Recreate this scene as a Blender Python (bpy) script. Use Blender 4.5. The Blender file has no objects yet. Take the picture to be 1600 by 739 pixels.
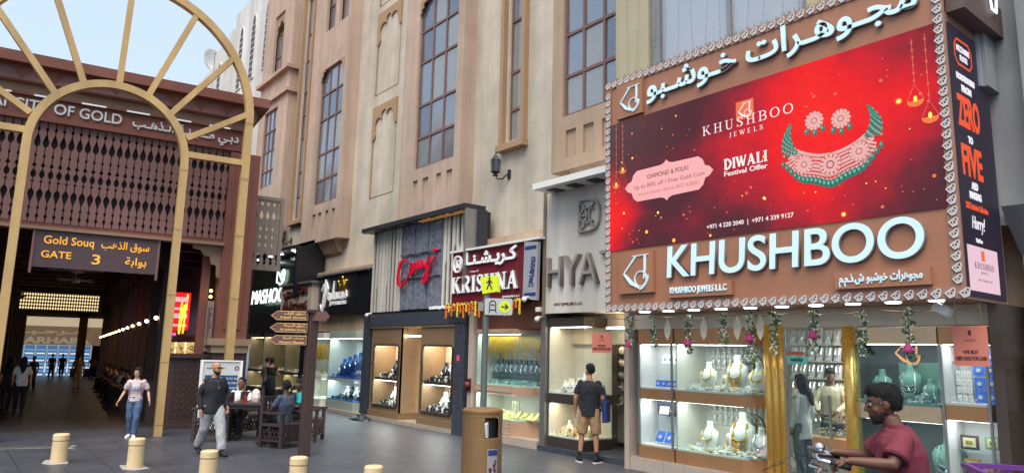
import bpy, bmesh, math, random
from mathutils import Vector, Matrix, noise
from math import sin, cos, pi, radians, sqrt, atan2
random.seed(7)
S = bpy.context.scene
COL = S.collection
# ---------------------------------------------------------------- camera
cd = bpy.data.cameras.new('camera'); cam = bpy.data.objects.new('camera', cd); COL.objects.link(cam)
yaw, pit, rol = radians(141.57), radians(9.25), radians(1.3)
fw = Vector((cos(pit)*cos(yaw), cos(pit)*sin(yaw), sin(pit)))
rt = Vector((sin(yaw), -cos(yaw), 0)); up = rt.cross(fw)
r2 = rt*cos(rol)+up*sin(rol); u2 = -rt*sin(rol)+up*cos(rol)
cam.matrix_world = Matrix(((r2.x, u2.x, -fw.x, 0), (r2.y, u2.y, -fw.y, 0), (r2.z, u2.z, -fw.z, 2.0), (0, 0, 0, 1)))
cd.sensor_fit = 'HORIZONTAL'; cd.sensor_width = 36; cd.lens = 36*1106/1600; cd.clip_start = .1; cd.clip_end = 3000
S.camera = cam
# ---------------------------------------------------------------- world, sun, exposure
W = bpy.data.worlds.new('World'); S.world = W; W.use_nodes = True
nt = W.node_tree; bg = nt.nodes['Background']; sk = nt.nodes.new('ShaderNodeTexSky')
SUN_EL, SUN_AZ = radians(62), radians(-50)     # azimuth measured as the direction of the sun in the xy plane
sk.sky_type = 'NISHITA'; sk.sun_disc = False; sk.sun_elevation = SUN_EL; sk.sun_rotation = pi/2 - SUN_AZ
sk.air_density = 1.0; sk.dust_density = 2.5; sk.ozone_density = 1.0
hz = nt.nodes.new('ShaderNodeMix'); hz.data_type = 'RGBA'; hz.inputs[0].default_value = .8; nt.links.new(sk.outputs[0], hz.inputs[6]); hz.inputs[7].default_value = (3.3, 4.05, 4.85, 1)   # evenly hazy sky
nt.links.new(hz.outputs[2], bg.inputs[0]); bg.inputs[1].default_value = .15
sd = bpy.data.lights.new('sun', 'SUN'); so = bpy.data.objects.new('sun', sd); COL.objects.link(so)
sd.energy = 3.0; sd.angle = radians(50); sd.color = (1, .93, .84)
sdir = Vector((cos(SUN_EL)*cos(SUN_AZ), cos(SUN_EL)*sin(SUN_AZ), sin(SUN_EL)))
so.rotation_euler = sdir.to_track_quat('Z', 'Y').to_euler(); so.location = (0, 0, 40)
S.view_settings.view_transform = 'Standard'; S.view_settings.look = 'None'; S.view_settings.exposure = .62; S.view_settings.gamma = 1
S.cycles.use_denoising = True; S.cycles.max_bounces = 7; S.cycles.transparent_max_bounces = 24; S.cycles.caustics_reflective = False; S.cycles.caustics_refractive = False
# ---------------------------------------------------------------- materials
def lin(c):
    return tuple(((x/255)/12.92 if x <= 10 else ((x/255+.055)/1.055)**2.4) for x in c)
MC = {}
def mat(name, col, rough=.6, metal=0, var=.12, scale=2.0, bump=0, bscale=30, emit=None, es=0, ior=None, coat=0, dirt=0, streak=0):
    if name in MC: return MC[name]
    m = bpy.data.materials.new(name); m.use_nodes = True; n = m.node_tree; P = n.nodes['Principled BSDF']
    c = lin(col); P.inputs['Base Color'].default_value = (*c, 1); P.inputs['Roughness'].default_value = rough; P.inputs['Metallic'].default_value = metal
    if ior: P.inputs['IOR'].default_value = ior
    if coat: P.inputs['Coat Weight'].default_value = coat
    geo = n.nodes.new('ShaderNodeNewGeometry')
    def nz(sc, det=5, stretch=None):
        t = n.nodes.new('ShaderNodeTexNoise'); t.inputs['Scale'].default_value = sc; t.inputs['Detail'].default_value = det; t.inputs['Roughness'].default_value = .6
        if stretch:
            mp = n.nodes.new('ShaderNodeMapping'); mp.inputs['Scale'].default_value = stretch
            n.links.new(geo.outputs['Position'], mp.inputs[0]); n.links.new(mp.outputs[0], t.inputs['Vector'])
        else: n.links.new(geo.outputs['Position'], t.inputs['Vector'])
        return t
    if var:
        last = None
        for sc, a, st in ((scale, var, None), (scale*9, var*.5, None)) + (((streak, .24, (1, 1, .07)),) if streak else ()) + (((.6, dirt, None),) if dirt else ()):
            t = nz(sc, 6, st); r = n.nodes.new('ShaderNodeMapRange'); r.inputs[1].default_value = .3; r.inputs[2].default_value = .7
            r.inputs[3].default_value = 1-a; r.inputs[4].default_value = 1+a*.7; n.links.new(t.outputs[0], r.inputs[0])
            mx = n.nodes.new('ShaderNodeMix'); mx.data_type = 'RGBA'; mx.blend_type = 'MULTIPLY'; mx.inputs[0].default_value = 1
            if last is None: mx.inputs[6].default_value = (*c, 1)
            else: n.links.new(last, mx.inputs[6])
            n.links.new(r.outputs[0], mx.inputs[7]); last = mx.outputs[2]
        n.links.new(last, P.inputs['Base Color'])
        t = nz(scale*4, 4); r = n.nodes.new('ShaderNodeMapRange'); r.inputs[3].default_value = max(0, rough-.1); r.inputs[4].default_value = min(1, rough+.12)
        n.links.new(t.outputs[0], r.inputs[0]); n.links.new(r.outputs[0], P.inputs['Roughness'])
    if bump:
        t = nz(bscale, 6); b = n.nodes.new('ShaderNodeBump'); b.inputs['Strength'].default_value = bump; b.inputs['Distance'].default_value = .02
        n.links.new(t.outputs[0], b.inputs['Height']); n.links.new(b.outputs[0], P.inputs['Normal'])
    if es:
        P.inputs['Emission Color'].default_value = (*lin(emit or col), 1); P.inputs['Emission Strength'].default_value = es
    MC[name] = m; return m
def glassmat(name, tint=(235, 245, 240), refl=1.0):
    if name in MC: return MC[name]
    m = bpy.data.materials.new(name); m.use_nodes = True; n = m.node_tree; n.nodes.clear()
    o = n.nodes.new('ShaderNodeOutputMaterial'); t = n.nodes.new('ShaderNodeBsdfTransparent'); g = n.nodes.new('ShaderNodeBsdfGlossy')
    t.inputs[0].default_value = (*lin(tint), 1); g.inputs['Roughness'].default_value = .02; g.inputs[0].default_value = (.9, .95, 1, 1)
    f0 = n.nodes.new('ShaderNodeLayerWeight'); f0.inputs[0].default_value = .5; pw = n.nodes.new('ShaderNodeMath'); pw.operation = 'POWER'; pw.inputs[1].default_value = 5; n.links.new(f0.outputs['Facing'], pw.inputs[0])
    f = n.nodes.new('ShaderNodeMath'); f.operation = 'MULTIPLY_ADD'; f.inputs[1].default_value = .9; f.inputs[2].default_value = .035; n.links.new(pw.outputs[0], f.inputs[0]); mu = n.nodes.new('ShaderNodeMath'); mu.operation = 'MULTIPLY'; mu.inputs[1].default_value = refl
    x = n.nodes.new('ShaderNodeMixShader'); n.links.new(f.outputs[0], mu.inputs[0]); n.links.new(mu.outputs[0], x.inputs[0]); n.links.new(t.outputs[0], x.inputs[1]); n.links.new(g.outputs[0], x.inputs[2]); n.links.new(x.outputs[0], o.inputs[0])
    MC[name] = m; return m
def emat(name, col, s):
    return mat(name, (10, 10, 10), .5, var=0, emit=col, es=s)
M_glass = glassmat('shop glass', (251, 254, 252)); M_cyan = glassmat('greenish glass', (243, 251, 248), 1.1)
# ---------------------------------------------------------------- object helpers
ORG = {}
def org(o):
    p = Vector((0, 0, 0))
    while o is not None: p += ORG.get(o.name, Vector((0, 0, 0))); o = o.parent
    return p
def tag(o, label=None, cat=None, group=None, kind=None):
    if label: o['label'] = label
    if cat: o['category'] = cat
    if group: o['group'] = group
    if kind: o['kind'] = kind
    return o
def T(name, label, cat, loc=(0, 0, 0), group=None, rz=0, kind=None):
    o = bpy.data.objects.new(name, None); COL.objects.link(o); o.location = loc; o.rotation_euler = (0, 0, rz); o.empty_display_size = .2
    ORG[o.name] = Vector(loc) if rz == 0 else Vector((0, 0, 0))
    return tag(o, label, cat, group, kind)
def link(name, me, m, parent=None):
    o = bpy.data.objects.new(name, me); COL.objects.link(o)
    if m is not None:
        me.materials.clear()
        for k in (m if isinstance(m, (list, tuple)) else [m]): me.materials.append(k)
    if parent is not None: o.parent = parent
    return o
def kids(o): return [c for c in list(o.children)]
def dup(o, parent=None, loc=None, rz=None, label=None, group=None, sc=None):
    c = o.copy(); COL.objects.link(c); c.parent = parent
    if loc is not None: c.location = loc
    if rz is not None: c.rotation_euler = (0, 0, rz)
    if sc is not None: c.scale = (sc, sc, sc) if not isinstance(sc, tuple) else sc
    if label: c['label'] = label
    if group: c['group'] = group
    for k in kids(o): dup(k, c)
    return c
class MB:
    def __init__(s): s.v = []; s.f = []; s.mi = []; s.cur = 0; s.X = None
    def V(s, p):
        p = Vector(p)
        if s.X is not None: p = s.X @ p
        s.v.append(p); return len(s.v)-1
    def F(s, *i): s.f.append(tuple(i)); s.mi.append(s.cur)
    def box(s, x0, x1, y0, y1, z0, z1):
        if x0 > x1: x0, x1 = x1, x0
        if y0 > y1: y0, y1 = y1, y0
        if z0 > z1: z0, z1 = z1, z0
        a = [s.V(p) for p in ((x0, y0, z0), (x1, y0, z0), (x1, y1, z0), (x0, y1, z0), (x0, y0, z1), (x1, y0, z1), (x1, y1, z1), (x0, y1, z1))]
        for q in ((0, 3, 2, 1), (4, 5, 6, 7), (0, 1, 5, 4), (1, 2, 6, 5), (2, 3, 7, 6), (3, 0, 4, 7)): s.F(*[a[i] for i in q])
        return s
    def prism(s, pts, o, u, v, d):
        # pts 2D counter-clockwise seen against direction of d; o origin, u/v axes, d extrusion vector
        o, u, v, d = Vector(o), Vector(u), Vector(v), Vector(d)
        a = [s.V(o+u*p[0]+v*p[1]) for p in pts]; b = [s.V(o+u*p[0]+v*p[1]+d) for p in pts]; n = len(pts)
        s.F(*a); s.F(*b[::-1])
        for i in range(n): j = (i+1) % n; s.F(a[j], a[i], b[i], b[j])
        return s
    def foot(s, pts, z0, z1): return s.prism(pts, (0, 0, z0), (1, 0, 0), (0, 1, 0), (0, 0, z1-z0))
    def ring(s, c, a, b, n): return [s.V(c+a*cos(2*pi*i/n)+b*sin(2*pi*i/n)) for i in range(n)]
    def loft(s, rings, n=12, cap=True):
        # rings: (centre, ax1, ax2)
        R = [s.ring(Vector(c), Vector(a), Vector(b), n) for c, a, b in rings]
        for A, B in zip(R, R[1:]):
            for i in range(n): j = (i+1) % n; s.F(A[i], A[j], B[j], B[i])
        if cap: s.F(*R[0][::-1]); s.F(*R[-1])
        return s
    def tube(s, pts, r, n=8, cap=True):
        pts = [Vector(p) for p in pts]; rs = r if isinstance(r, (list, tuple)) else [r]*len(pts); out = []; ref = None
        for i, p in enumerate(pts):
            d = (pts[min(i+1, len(pts)-1)]-pts[max(i-1, 0)]).normalized()
            if ref is None: ref = Vector((0, 0, 1)) if abs(d.z) < .9 else Vector((1, 0, 0))
            a = (ref-d*ref.dot(d))
            a = a.normalized() if a.length > 1e-4 else d.orthogonal().normalized()
            ref = a; b = d.cross(a); out.append((p, a*rs[i], b*rs[i]))
        return s.loft(out, n, cap)
    def lathe(s, prof, c=(0, 0, 0), n=20, sx=1, sy=1):
        return s.loft([((c[0], c[1], c[2]+z), (r*sx, 0, 0), (0, r*sy, 0)) for r, z in prof], n)
    def ball(s, c, rx, ry=None, rz=None, n=12, m=8):
        ry = ry or rx; rz = rz or rx
        return s.loft([((c[0], c[1], c[2]-rz*cos(pi*(k+.15)/(m+.3))), (rx*sin(pi*(k+.15)/(m+.3)), 0, 0), (0, ry*sin(pi*(k+.15)/(m+.3)), 0)) for k in range(m+1)], n)
    def ribbon(s, pts, w, o=(0, 0, 0), u=(1, 0, 0), v=(0, 0, 1), d=.01, closed=False):
        # flat stroke in the plane (u, v), width per point, raised by d along u x v
        o, u, v = Vector(o), Vector(u), Vector(v); k = u.cross(v).normalized()*d; n = len(pts); ws = w if isinstance(w, (list, tuple)) else [w]*n
        P = [Vector((p[0], p[1])) for p in pts]; Lf = []; Rt = []
        for i in range(n):
            if closed: a, b = P[i-1], P[(i+1) % n]
            else: a, b = P[max(i-1, 0)], P[min(i+1, n-1)]
            t = (b-a); t = t.normalized() if t.length > 1e-9 else Vector((1, 0)); nn = Vector((-t.y, t.x))
            m = 1.0
            if (closed or 0 < i < n-1):
                t1 = (P[i]-P[i-1]); 
                if t1.length > 1e-9: m = min(1.6, 1/max(.5, abs(t1.normalized().dot(t))))
            Lf.append(P[i]+nn*ws[i]*.5*m); Rt.append(P[i]-nn*ws[i]*.5*m)
        A = [s.V(o+u*p.x+v*p.y) for p in Lf]; B = [s.V(o+u*p.x+v*p.y) for p in Rt]; A2 = [s.V(o+u*p.x+v*p.y+k) for p in Lf]; B2 = [s.V(o+u*p.x+v*p.y+k) for p in Rt]
        r = range(n) if closed else range(n-1)
        for i in r:
            j = (i+1) % n
            s.F(B2[i], B2[j], A2[j], A2[i]); s.F(A[i], A2[i], A2[j], A[j]); s.F(B[j], B2[j], B2[i], B[i]); s.F(A[i], A[j], B[j], B[i])
        if not closed: s.F(A[0], B[0], B2[0], A2[0]); s.F(A2[-1], B2[-1], B[-1], A[-1])
        return s
    def build(s, name, m, parent=None, smooth=False, bevel=0, **kw):
        me = bpy.data.meshes.new(name)
        if parent is None and kw.get('cat') and not kw.get('raw'):
            xs = [p.x for p in s.v]; ys = [p.y for p in s.v]; zs = [p.z for p in s.v]
            b = Vector(((min(xs)+max(xs))/2, (min(ys)+max(ys))/2, min(zs)))
        else: b = org(parent) if parent is not None else Vector((0, 0, 0))
        kw.pop('raw', None)
        me.from_pydata([tuple(p-b) for p in s.v], [], s.f); me.update()
        o = link(name, me, m, parent)
        if isinstance(m, (list, tuple)):
            me.polygons.foreach_set('material_index', s.mi)
        if parent is None: o.location = b; ORG[o.name] = b
        if smooth: me.polygons.foreach_set('use_smooth', [True]*len(me.polygons))
        if bevel:
            bv = o.modifiers.new('b', 'BEVEL'); bv.width = bevel; bv.segments = 2; bv.limit_method = 'ANGLE'
        tag(o, **kw); return o
def box(name, m, b, parent=None, **kw): return MB().box(*b).build(name, m, parent, **kw)
# lettering -> mesh, fitted to a box at o spanning wd along u (and ht along v)
FE = str.maketrans({})
def text(body, m, o, wd=None, ht=None, u=(1, 0, 0), v=(0, 0, 1), d=.01, parent=None, name='lettering', bold=0, shear=0, b0=None, ar=False, **kw):
    cu = bpy.data.curves.new('t', 'FONT'); cu.body = body[::-1] if ar else body; cu.size = 1; cu.offset = bold; cu.extrude = .001; cu.resolution_u = 8 if (wd or 0) > 1.5 else 3; cu.shear = shear
    cu.materials.append(m)
    if ar:
        cu.materials.append(m)
        for i, ch in enumerate(cu.body_format): ch.material_index = i % 2
    t = bpy.data.objects.new('t', cu); COL.objects.link(t)
    me = bpy.data.meshes.new_from_object(t.evaluated_get(bpy.context.evaluated_depsgraph_get())); bpy.data.objects.remove(t)
    xs = [p.co.x for p in me.vertices]; ys = [p.co.y for p in me.vertices]
    x0, x1, y0, y1 = min(xs), max(xs), min(ys), max(ys); sx = wd/(x1-x0) if wd else None; sy = ht/(y1-y0) if ht else None
    sx = sx or sy; sy = sy or sx; u, v, o = Vector(u), Vector(v), Vector(o); k = u.cross(v).normalized(); b = org(parent) if parent is not None else Vector((0, 0, 0))
    odd = {i for f in me.polygons if f.material_index == 1 for i in f.vertices} if ar else ()
    for i, p in enumerate(me.vertices):
        p.co = o+u*((p.co.x-x0)*sx)+v*((p.co.y-y0)*sy)+k*((d if p.co.z > 0 else -.002)-(.0018 if i in odd else 0))-b
    ob = link(name, me, m, parent); tag(ob, **kw); return ob
# serif letters from strokes (unit height): thick T, thin t
def serif_word(mb, word, o, h, wd=None, u=(1, 0, 0), v=(0, 0, 1), d=.01, T_=.17, t_=.055, gap=.16, sf=.05):
    def arc(cx, cy, rx, ry, a0, a1, n=10): return [(cx+rx*cos(radians(a0+(a1-a0)*i/n)), cy+ry*sin(radians(a0+(a1-a0)*i/n))) for i in range(n+1)]
    def G(c):
        st = []; s = lambda x, y, w=.3: st.append(([(x-w/2, y), (x+w/2, y)], sf))
        def stem(x, y0=0, y1=1, w=T_, ser=True, sw=.34):
            st.append(([(x, y0), (x, y1)], w))
            if ser: s(x, sf/2+y0, sw); s(x, y1-sf/2, sw)
        if c == 'I': stem(.17); return st, .34
        if c == 'H': stem(.17); stem(.68); st.append(([(.17, .5), (.68, .5)], t_)); return st, .85
        if c == 'K':
            stem(.17); st.append(([(.22, .4), (.66, .98)], t_)); st.append(([(.36, .6), (.74, .02)], T_)); s(.66, 1-sf/2, .28); s(.76, sf/2, .28); return st, .88
        if c in 'RBPD':
            stem(.17)
            if c == 'D': b = arc(.17, .5, .55, .48, 90, -90, 14); st.append((b, [t_+(T_-t_)*max(0, cos(radians(90-180*i/14)))**.7 for i in range(15)])); return st, .8
            b = [(.17, .97)]+arc(.4, .74, .24, .23, 90, -90)+[(.17, .51)]; st.append((b, [t_]+[t_+(T_-t_)*max(0, cos(radians(90-18*i))) for i in range(11)]+[t_]))
            if c == 'R': st.append(([(.36, .5), (.7, .03)], T_)); s(.72, sf/2, .24); return st, .84
            if c == 'B': b = [(.17, .51)]+arc(.42, .27, .27, .24, 90, -90)+[(.17, .03)]; st.append((b, [t_]+[t_+(T_-t_)*max(0, cos(radians(90-18*i))) for i in range(11)]+[t_]))
            return st, .76
        if c == 'S':
            b = [(.52, .8), (.45, .93), (.3, .97), (.14, .9), (.1, .76), (.17, .62), (.32, .52), (.47, .41), (.54, .26), (.47, .1), (.3, .03), (.14, .08), (.07, .22)]
            st.append((b, [t_, t_, t_, .11, .14, .16, T_, .16, .14, .1, t_, t_, t_])); st.append(([(.54, .7), (.54, .98)], t_*.8)); st.append(([(.06, .02), (.06, .3)], t_*.8)); return st, .62
        if c == 'N':
            stem(.14, w=t_, sw=.28); stem(.74, w=t_, sw=.28); st.append(([(.14, .96), (.72, .04)], T_)); return st, .88
        if c == 'A': st.append(([(.1, .02), (.39, .97)], t_)); st.append(([(.39, .99), (.68, .02)], T_)); st.append(([(.2, .33), (.58, .33)], t_)); s(.1, sf/2, .24); s(.7, sf/2, .32); return st, .84
        if c == 'U':
            b = [(.17, .95), (.17, .3)]+arc(.42, .28, .25, .25, 180, 360)+[(.67, .3), (.67, .95)]; st.append((b, [T_, T_]+[T_-(T_-t_)*i/10 for i in range(11)]+[t_, t_])); s(.17, 1-sf/2, .34); s(.67, 1-sf/2, .26); return st, .84
        if c == 'O': b = arc(.42, .5, .37, .47, 0, 360, 28)[:-1]; st.append((b, [t_+(T_-t_)*abs(cos(2*pi*i/28)) for i in range(28)], 1)); return st, .86
        if c == 'J': b = [(.3, .96), (.3, .15), (.24, 0), (.1, -.1)]; st.append((b, [T_, T_, T_*.7, t_])); s(.3, 1-sf/2, .32); return st, .44
        if c == 'E': stem(.17); [st.append(([(.17, y), (.6, y)], sf)) for y in (sf/2, .5, 1-sf/2)]; return st, .66
        if c == 'L': stem(.17); st.append(([(.17, sf/2), (.6, sf/2)], sf)); st.append(([(.6, .02), (.6, .2)], sf)); return st, .64
        if c == 'W':
            for a, b2, w in (((.06, .97), (.3, .03), T_), ((.3, .03), (.52, .97), t_), ((.46, .97), (.72, .03), T_), ((.72, .03), (.96, .97), t_)): st.append(([a, b2], w))
            s(.06, 1-sf/2, .24); s(.5, 1-sf/2, .24); s(.96, 1-sf/2, .2); return st, 1.02
        return st, .3
    tot = sum(G(c)[1] for c in word)+gap*(len(word)-1); kx = (wd/(tot*h)) if wd else 1; x = 0
    for c in word:
        st, w = G(c)
        for q in st:
            pts = [((x+p[0])*h*kx, p[1]*h) for p in q[0]]; ws = [k*h for k in q[1]] if isinstance(q[1], list) else q[1]*h
            mb.ribbon(pts, ws, o, u, v, d, closed=len(q) > 2)
        x += w+gap
    return mb
def arcp(cx, cy, r, a0, a1, n, ry=None):
    ry = ry or r
    return [(cx+r*cos(radians(a0+(a1-a0)*i/n)), cy+ry*sin(radians(a0+(a1-a0)*i/n))) for i in range(n+1)]
ORD = ['first', 'second', 'third', 'fourth', 'fifth', 'sixth', 'seventh', 'eighth', 'ninth', 'tenth', 'eleventh', 'twelfth', 'thirteenth', 'fourteenth', 'fifteenth', 'sixteenth', 'seventeenth', 'eighteenth', 'nineteenth', 'twentieth', 'twenty-first', 'twenty-second', 'twenty-third', 'twenty-fourth', 'twenty-fifth', 'twenty-sixth', 'twenty-seventh', 'twenty-eighth']
# ================================================================ setting
GA = radians(83); G0 = Vector((-18.7, 4.3, 0)); GM = Matrix.Translation(G0) @ Matrix.Rotation(GA, 4, 'Z')
mg = mat('pavement', (74, 76, 84), .42, var=.16, scale=.8, bump=.15, bscale=25, dirt=.14)
n = mg.node_tree; P = n.nodes['Principled BSDF']   # slab joints and small stains
gq = n.nodes.new('ShaderNodeNewGeometry'); bt = n.nodes.new('ShaderNodeTexBrick'); bt.inputs['Scale'].default_value = 1; bt.inputs['Brick Width'].default_value = .6; bt.inputs['Row Height'].default_value = .6
bt.inputs['Mortar Size'].default_value = .011; bt.inputs['Color1'].default_value = (1, 1, 1, 1); bt.inputs['Color2'].default_value = (.84, .84, .85, 1); bt.inputs['Mortar'].default_value = (.5, .5, .5, 1)
n.links.new(gq.outputs['Position'], bt.inputs['Vector'])
mx = n.nodes.new('ShaderNodeMix'); mx.data_type = 'RGBA'; mx.blend_type = 'MULTIPLY'; mx.inputs[0].default_value = 1
src = P.inputs['Base Color'].links[0].from_socket; n.links.new(src, mx.inputs[6]); n.links.new(bt.outputs['Color'], mx.inputs[7]); n.links.new(mx.outputs[2], P.inputs['Base Color'])
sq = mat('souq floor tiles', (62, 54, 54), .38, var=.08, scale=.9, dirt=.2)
b = MB(); b.X = GM
def quad(b, s0, s1, t0, t1, z0=0, z1=0): b.F(b.V((s0, t0, z0)), b.V((s1, t0, z0)), b.V((s1, t1, z1)), b.V((s0, t1, z1)))
quad(b, -400, 400, -400, .6); quad(b, -400, -9, .6, 60); quad(b, 2.5, 400, .6, 60); quad(b, -400, 400, 60, 1500)
b.build('ground', mg, kind='structure')
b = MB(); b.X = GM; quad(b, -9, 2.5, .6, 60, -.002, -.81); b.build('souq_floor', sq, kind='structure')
# ================================================================ long facade building
beige = mat('beige plaster', (200, 188, 170), .85, var=.09, scale=1.2, bump=.12, bscale=12, dirt=.1, streak=1.2)
pink = mat('pink plaster', (188, 163, 144), .85, var=.09, scale=1.5, bump=.1, bscale=12, dirt=.09, streak=1.4)
tan = mat('tan plaster', (176, 151, 128), .85, var=.07, scale=1.5, bump=.1, bscale=12, dirt=.1, streak=1.5)
trimm = mat('tan window surround', (168, 136, 104), .8, var=.08)
muntin = mat('brown window metal', (122, 88, 78), .5, var=.08)
wglass = mat('blue grey window glass', (146, 153, 164), .1, metal=.5, var=.05, scale=.7)
WG = [wglass, wglass, mat('window glass with pale blind', (158, 160, 160), .14, metal=.4, var=.05, scale=1.5), mat('darker window glass', (122, 130, 142), .07, metal=.55, var=.08, scale=.9)]
FB = T('facade_building', 'long beige and pink plaster building with tall gridded windows above the shops', 'building', (-20, 10.75, 0))
def holed(mb, x0, x1, z0, z1, y0, y1, holes):
    xs = sorted({x0, x1, *[max(x0, min(x1, h[k])) for h in holes for k in (0, 1)]})
    for a, c in zip(xs, xs[1:]):
        if c-a < 1e-6: continue
        z = z0
        for h in sorted([h for h in holes if h[0] < (a+c)/2 < h[1]], key=lambda h: h[2]):
            if h[2] > z: mb.box(a, c, y0, y1, z, h[2])
            z = h[3]
        if z < z1: mb.box(a, c, y0, y1, z, z1)
    return mb
def window(par, x0, x1, z0, z1, y, xs, zs, gm=None, fm=None, t=.035):
    b = MB(); L = [x0]+list(xs)+[x1]; Zs = [z0]+list(zs)+[z1]
    for x in L: b.box(x-t, x+t, y-.03, y+.03, z0-t, z1+t)
    for z in Zs: b.box(x0-t, x1+t, y-.034, y+.026, z-t, z+t)
    w = b.build('window', fm or muntin, par)
    for a, c in zip(L, L[1:]):
        for d, e in zip(Zs, Zs[1:]):
            q = MB(); k = [random.uniform(-.007, .007) for _ in range(4)]
            i = [q.V(p) for p in ((a+t, y+k[0], d+t), (c-t, y+k[1], d+t), (c-t, y+k[2], e-t), (a+t, y+k[3], e-t), (a+t, y+.02, d+t), (c-t, y+.02, d+t), (c-t, y+.02, e-t), (a+t, y+.02, e-t))]
            for f in ((0, 1, 2, 3), (7, 6, 5, 4), (0, 4, 5, 1), (1, 5, 6, 2), (2, 6, 7, 3), (3, 7, 4, 0)): q.F(*[i[j] for j in f])
            q.build('pane', gm or random.choice(WG), w)
    return w
ROWS = [7.2, 8.15, 9.15, 10.5, 11.5, 12.48]
holed(MB(), -32.6, -8.9, 2.2, 18.5, 10.75, 11.3, [(-28.05, -27.15, 7.15, 16.9), (-13.85, -13.2, 7.3, 16.9)]).build('wall', beige, FB)
# blind arches: recessed niche shown by a raised scalloped surround piece at the top and thin side steps
def blind(x0, x1, z0, z1):
    b = MB(); b.box(x0-.07, x0, 10.71, 10.75, z0, z1-.25); b.box(x1, x1+.02, 10.735, 10.75, z0, z1-.25); b.box(x0-.02, x1, 10.74, 10.752, z0-.02, z0)
    lo = [(x0+.01, z1-1.16), (x0+.1, z1-1.1), (x0+.15, z1-.98), (x0+.12, z1-.86)]+arcp(x0+.36, z1-.66, .25, 195, 80, 7)+arcp(x0+.72, z1-.40, .2, 200, 60, 6)+arcp(x0+1.1, z1-.52, .26, 150, -5, 7)+[(x1-.13, z1-.66), (x1-.08, z1-.78), (x1-.0, z1-.84)]
    outl = [(x0-.09, z1-1.16)]+lo+[(x1+.06, z1-.84), (x1+.06, z1+.02), (x0-.09, z1+.02)]
    b.prism(outl, (0, 10.75, 0), (1, 0, 0), (0, 0, 1), (0, -.055, 0)); b.build('blind_arch', trimm, FB)
blind(-21.24, -19.74, 10.62, 13.55); blind(-21.24, -19.74, 7.0, 10.12); blind(-21.24, -19.74, 13.9, 17)
def bay(x0, x1, zb, m, win, cols, rows, niches, zt=18.5, extra=(), corbel=True):
    hol = [(win[0], win[1], rows[0], rows[-1])]+[(a, c, 6.25, 6.87) for a, c in niches]+list(extra)
    b = holed(MB(), x0, x1, zb, zt, 10.3, 10.42, hol)
    b.box(x0, x0+.12, 10.42, 10.75, zb, zt); b.box(x1-.12, x1, 10.42, 10.75, zb, zt); b.box(x0+.12, x1-.12, 10.42, 10.75, zb, zb+.1)
    for a, c in niches: b.box(a, c, 10.36, 10.42, 6.25, 6.87)
    if corbel: b.prism([(10.38, zb), (10.75, zb), (10.75, zb-.42), (10.62, zb-.42)], (x0+.5, 0, 0), (0, 1, 0), (0, 0, 1), (x1-x0-1, 0, 0))
    o = b.build('bay', m, FB)
    window(FB, win[0]+.03, win[1]-.03, rows[0]+.03, rows[-1]-.03, 10.40, cols, rows[1:-1]); return o
bay(-18.55, -15.3, 5.82, pink, (-17.72, -15.62), (-17.02, -16.32), ROWS, [(-17.72, -17.46), (-17.19, -16.88), (-16.48, -16.22), (-15.95, -15.66)])
bay(-26.0, -22.67, 5.78, pink, (-25.02, -23.0), (-24.34, -23.68), ROWS, [(-25.0, -24.7), (-24.5, -24.2), (-23.85, -23.6), (-23.3, -23.05)], extra=[(-24.95, -24.1, 14.05, 17.2), (-23.75, -22.95, 14.05, 17.2)])
bay(-11.62, -8.3, 5.97, tan, (-11.26, -9.4), (-10.66, -10.04), ROWS, [(-11.15, -10.82), (-10.6, -10.28), (-10.03, -9.72)])
for a, c in ((-24.93, -24.12), (-23.73, -22.97)): window(FB, a, c, 14.07, 17.18, 10.5, (a*.5+c*.5,), (15.2, 16.3))
# scalloped brackets in the upper window corners
for xa, sg in ((-17.72, 1), (-15.62, -1), (-25.02, 1), (-23.0, -1)):
    MB().prism([(0, 0), (0, -.42), (.07, -.42), (.09, -.3), (.17, -.26), (.19, -.13), (.32, -.1), (.34, 0)] if sg > 0 else [(0, 0), (-.34, 0), (-.32, -.1), (-.19, -.13), (-.17, -.26), (-.09, -.3), (-.07, -.42), (0, -.42)], (xa, 10.33, 12.5), (1, 0, 0), (0, 0, 1), (0, -.05, 0)).build('bracket', trimm, FB)
# far bay with ledges
b = holed(MB(), -32.0, -28.46, 5.8, 18.5, 10.3, 10.42, [(-31.2, -29.62, 8.85, 12.35), (-30.75, -29.6, 13.98, 16.85)])
b.box(-32, -31.88, 10.42, 10.75, 5.8, 18.5); b.box(-28.58, -28.46, 10.42, 10.75, 5.8, 18.5); b.box(-31.88, -28.58, 10.42, 10.75, 5.8, 5.9)
b.build('bay', pink, FB)
box('ledge', pink, (-32.15, -28.3, 10.1, 10.8, 13.72, 13.88), FB); box('ledge', pink, (-32.1, -28.34, 10.16, 10.8, 12.7, 12.83), FB)
window(FB, -31.17, -29.65, 8.88, 12.32, 10.39, (-30.66, -30.15), (9.6, 10.5, 11.4)); window(FB, -30.72, -29.63, 14.0, 16.0, 10.5, (-30.2,), (14.9,))
MB().prism([(-30.75, 16), (-30.7, 15.8)]+arcp(-30.45, 16.15, .2, 200, 70, 5)+arcp(-30.17, 16.4, .16, 160, 20, 5)+arcp(-29.9, 16.15, .2, 110, -20, 5)+[(-29.6, 16), (-29.6, 16.85), (-30.75, 16.85)], (0, 10.42, 0), (1, 0, 0), (0, 0, 1), (0, -.05, 0)).build('blind_arch', trimm, FB)
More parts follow.
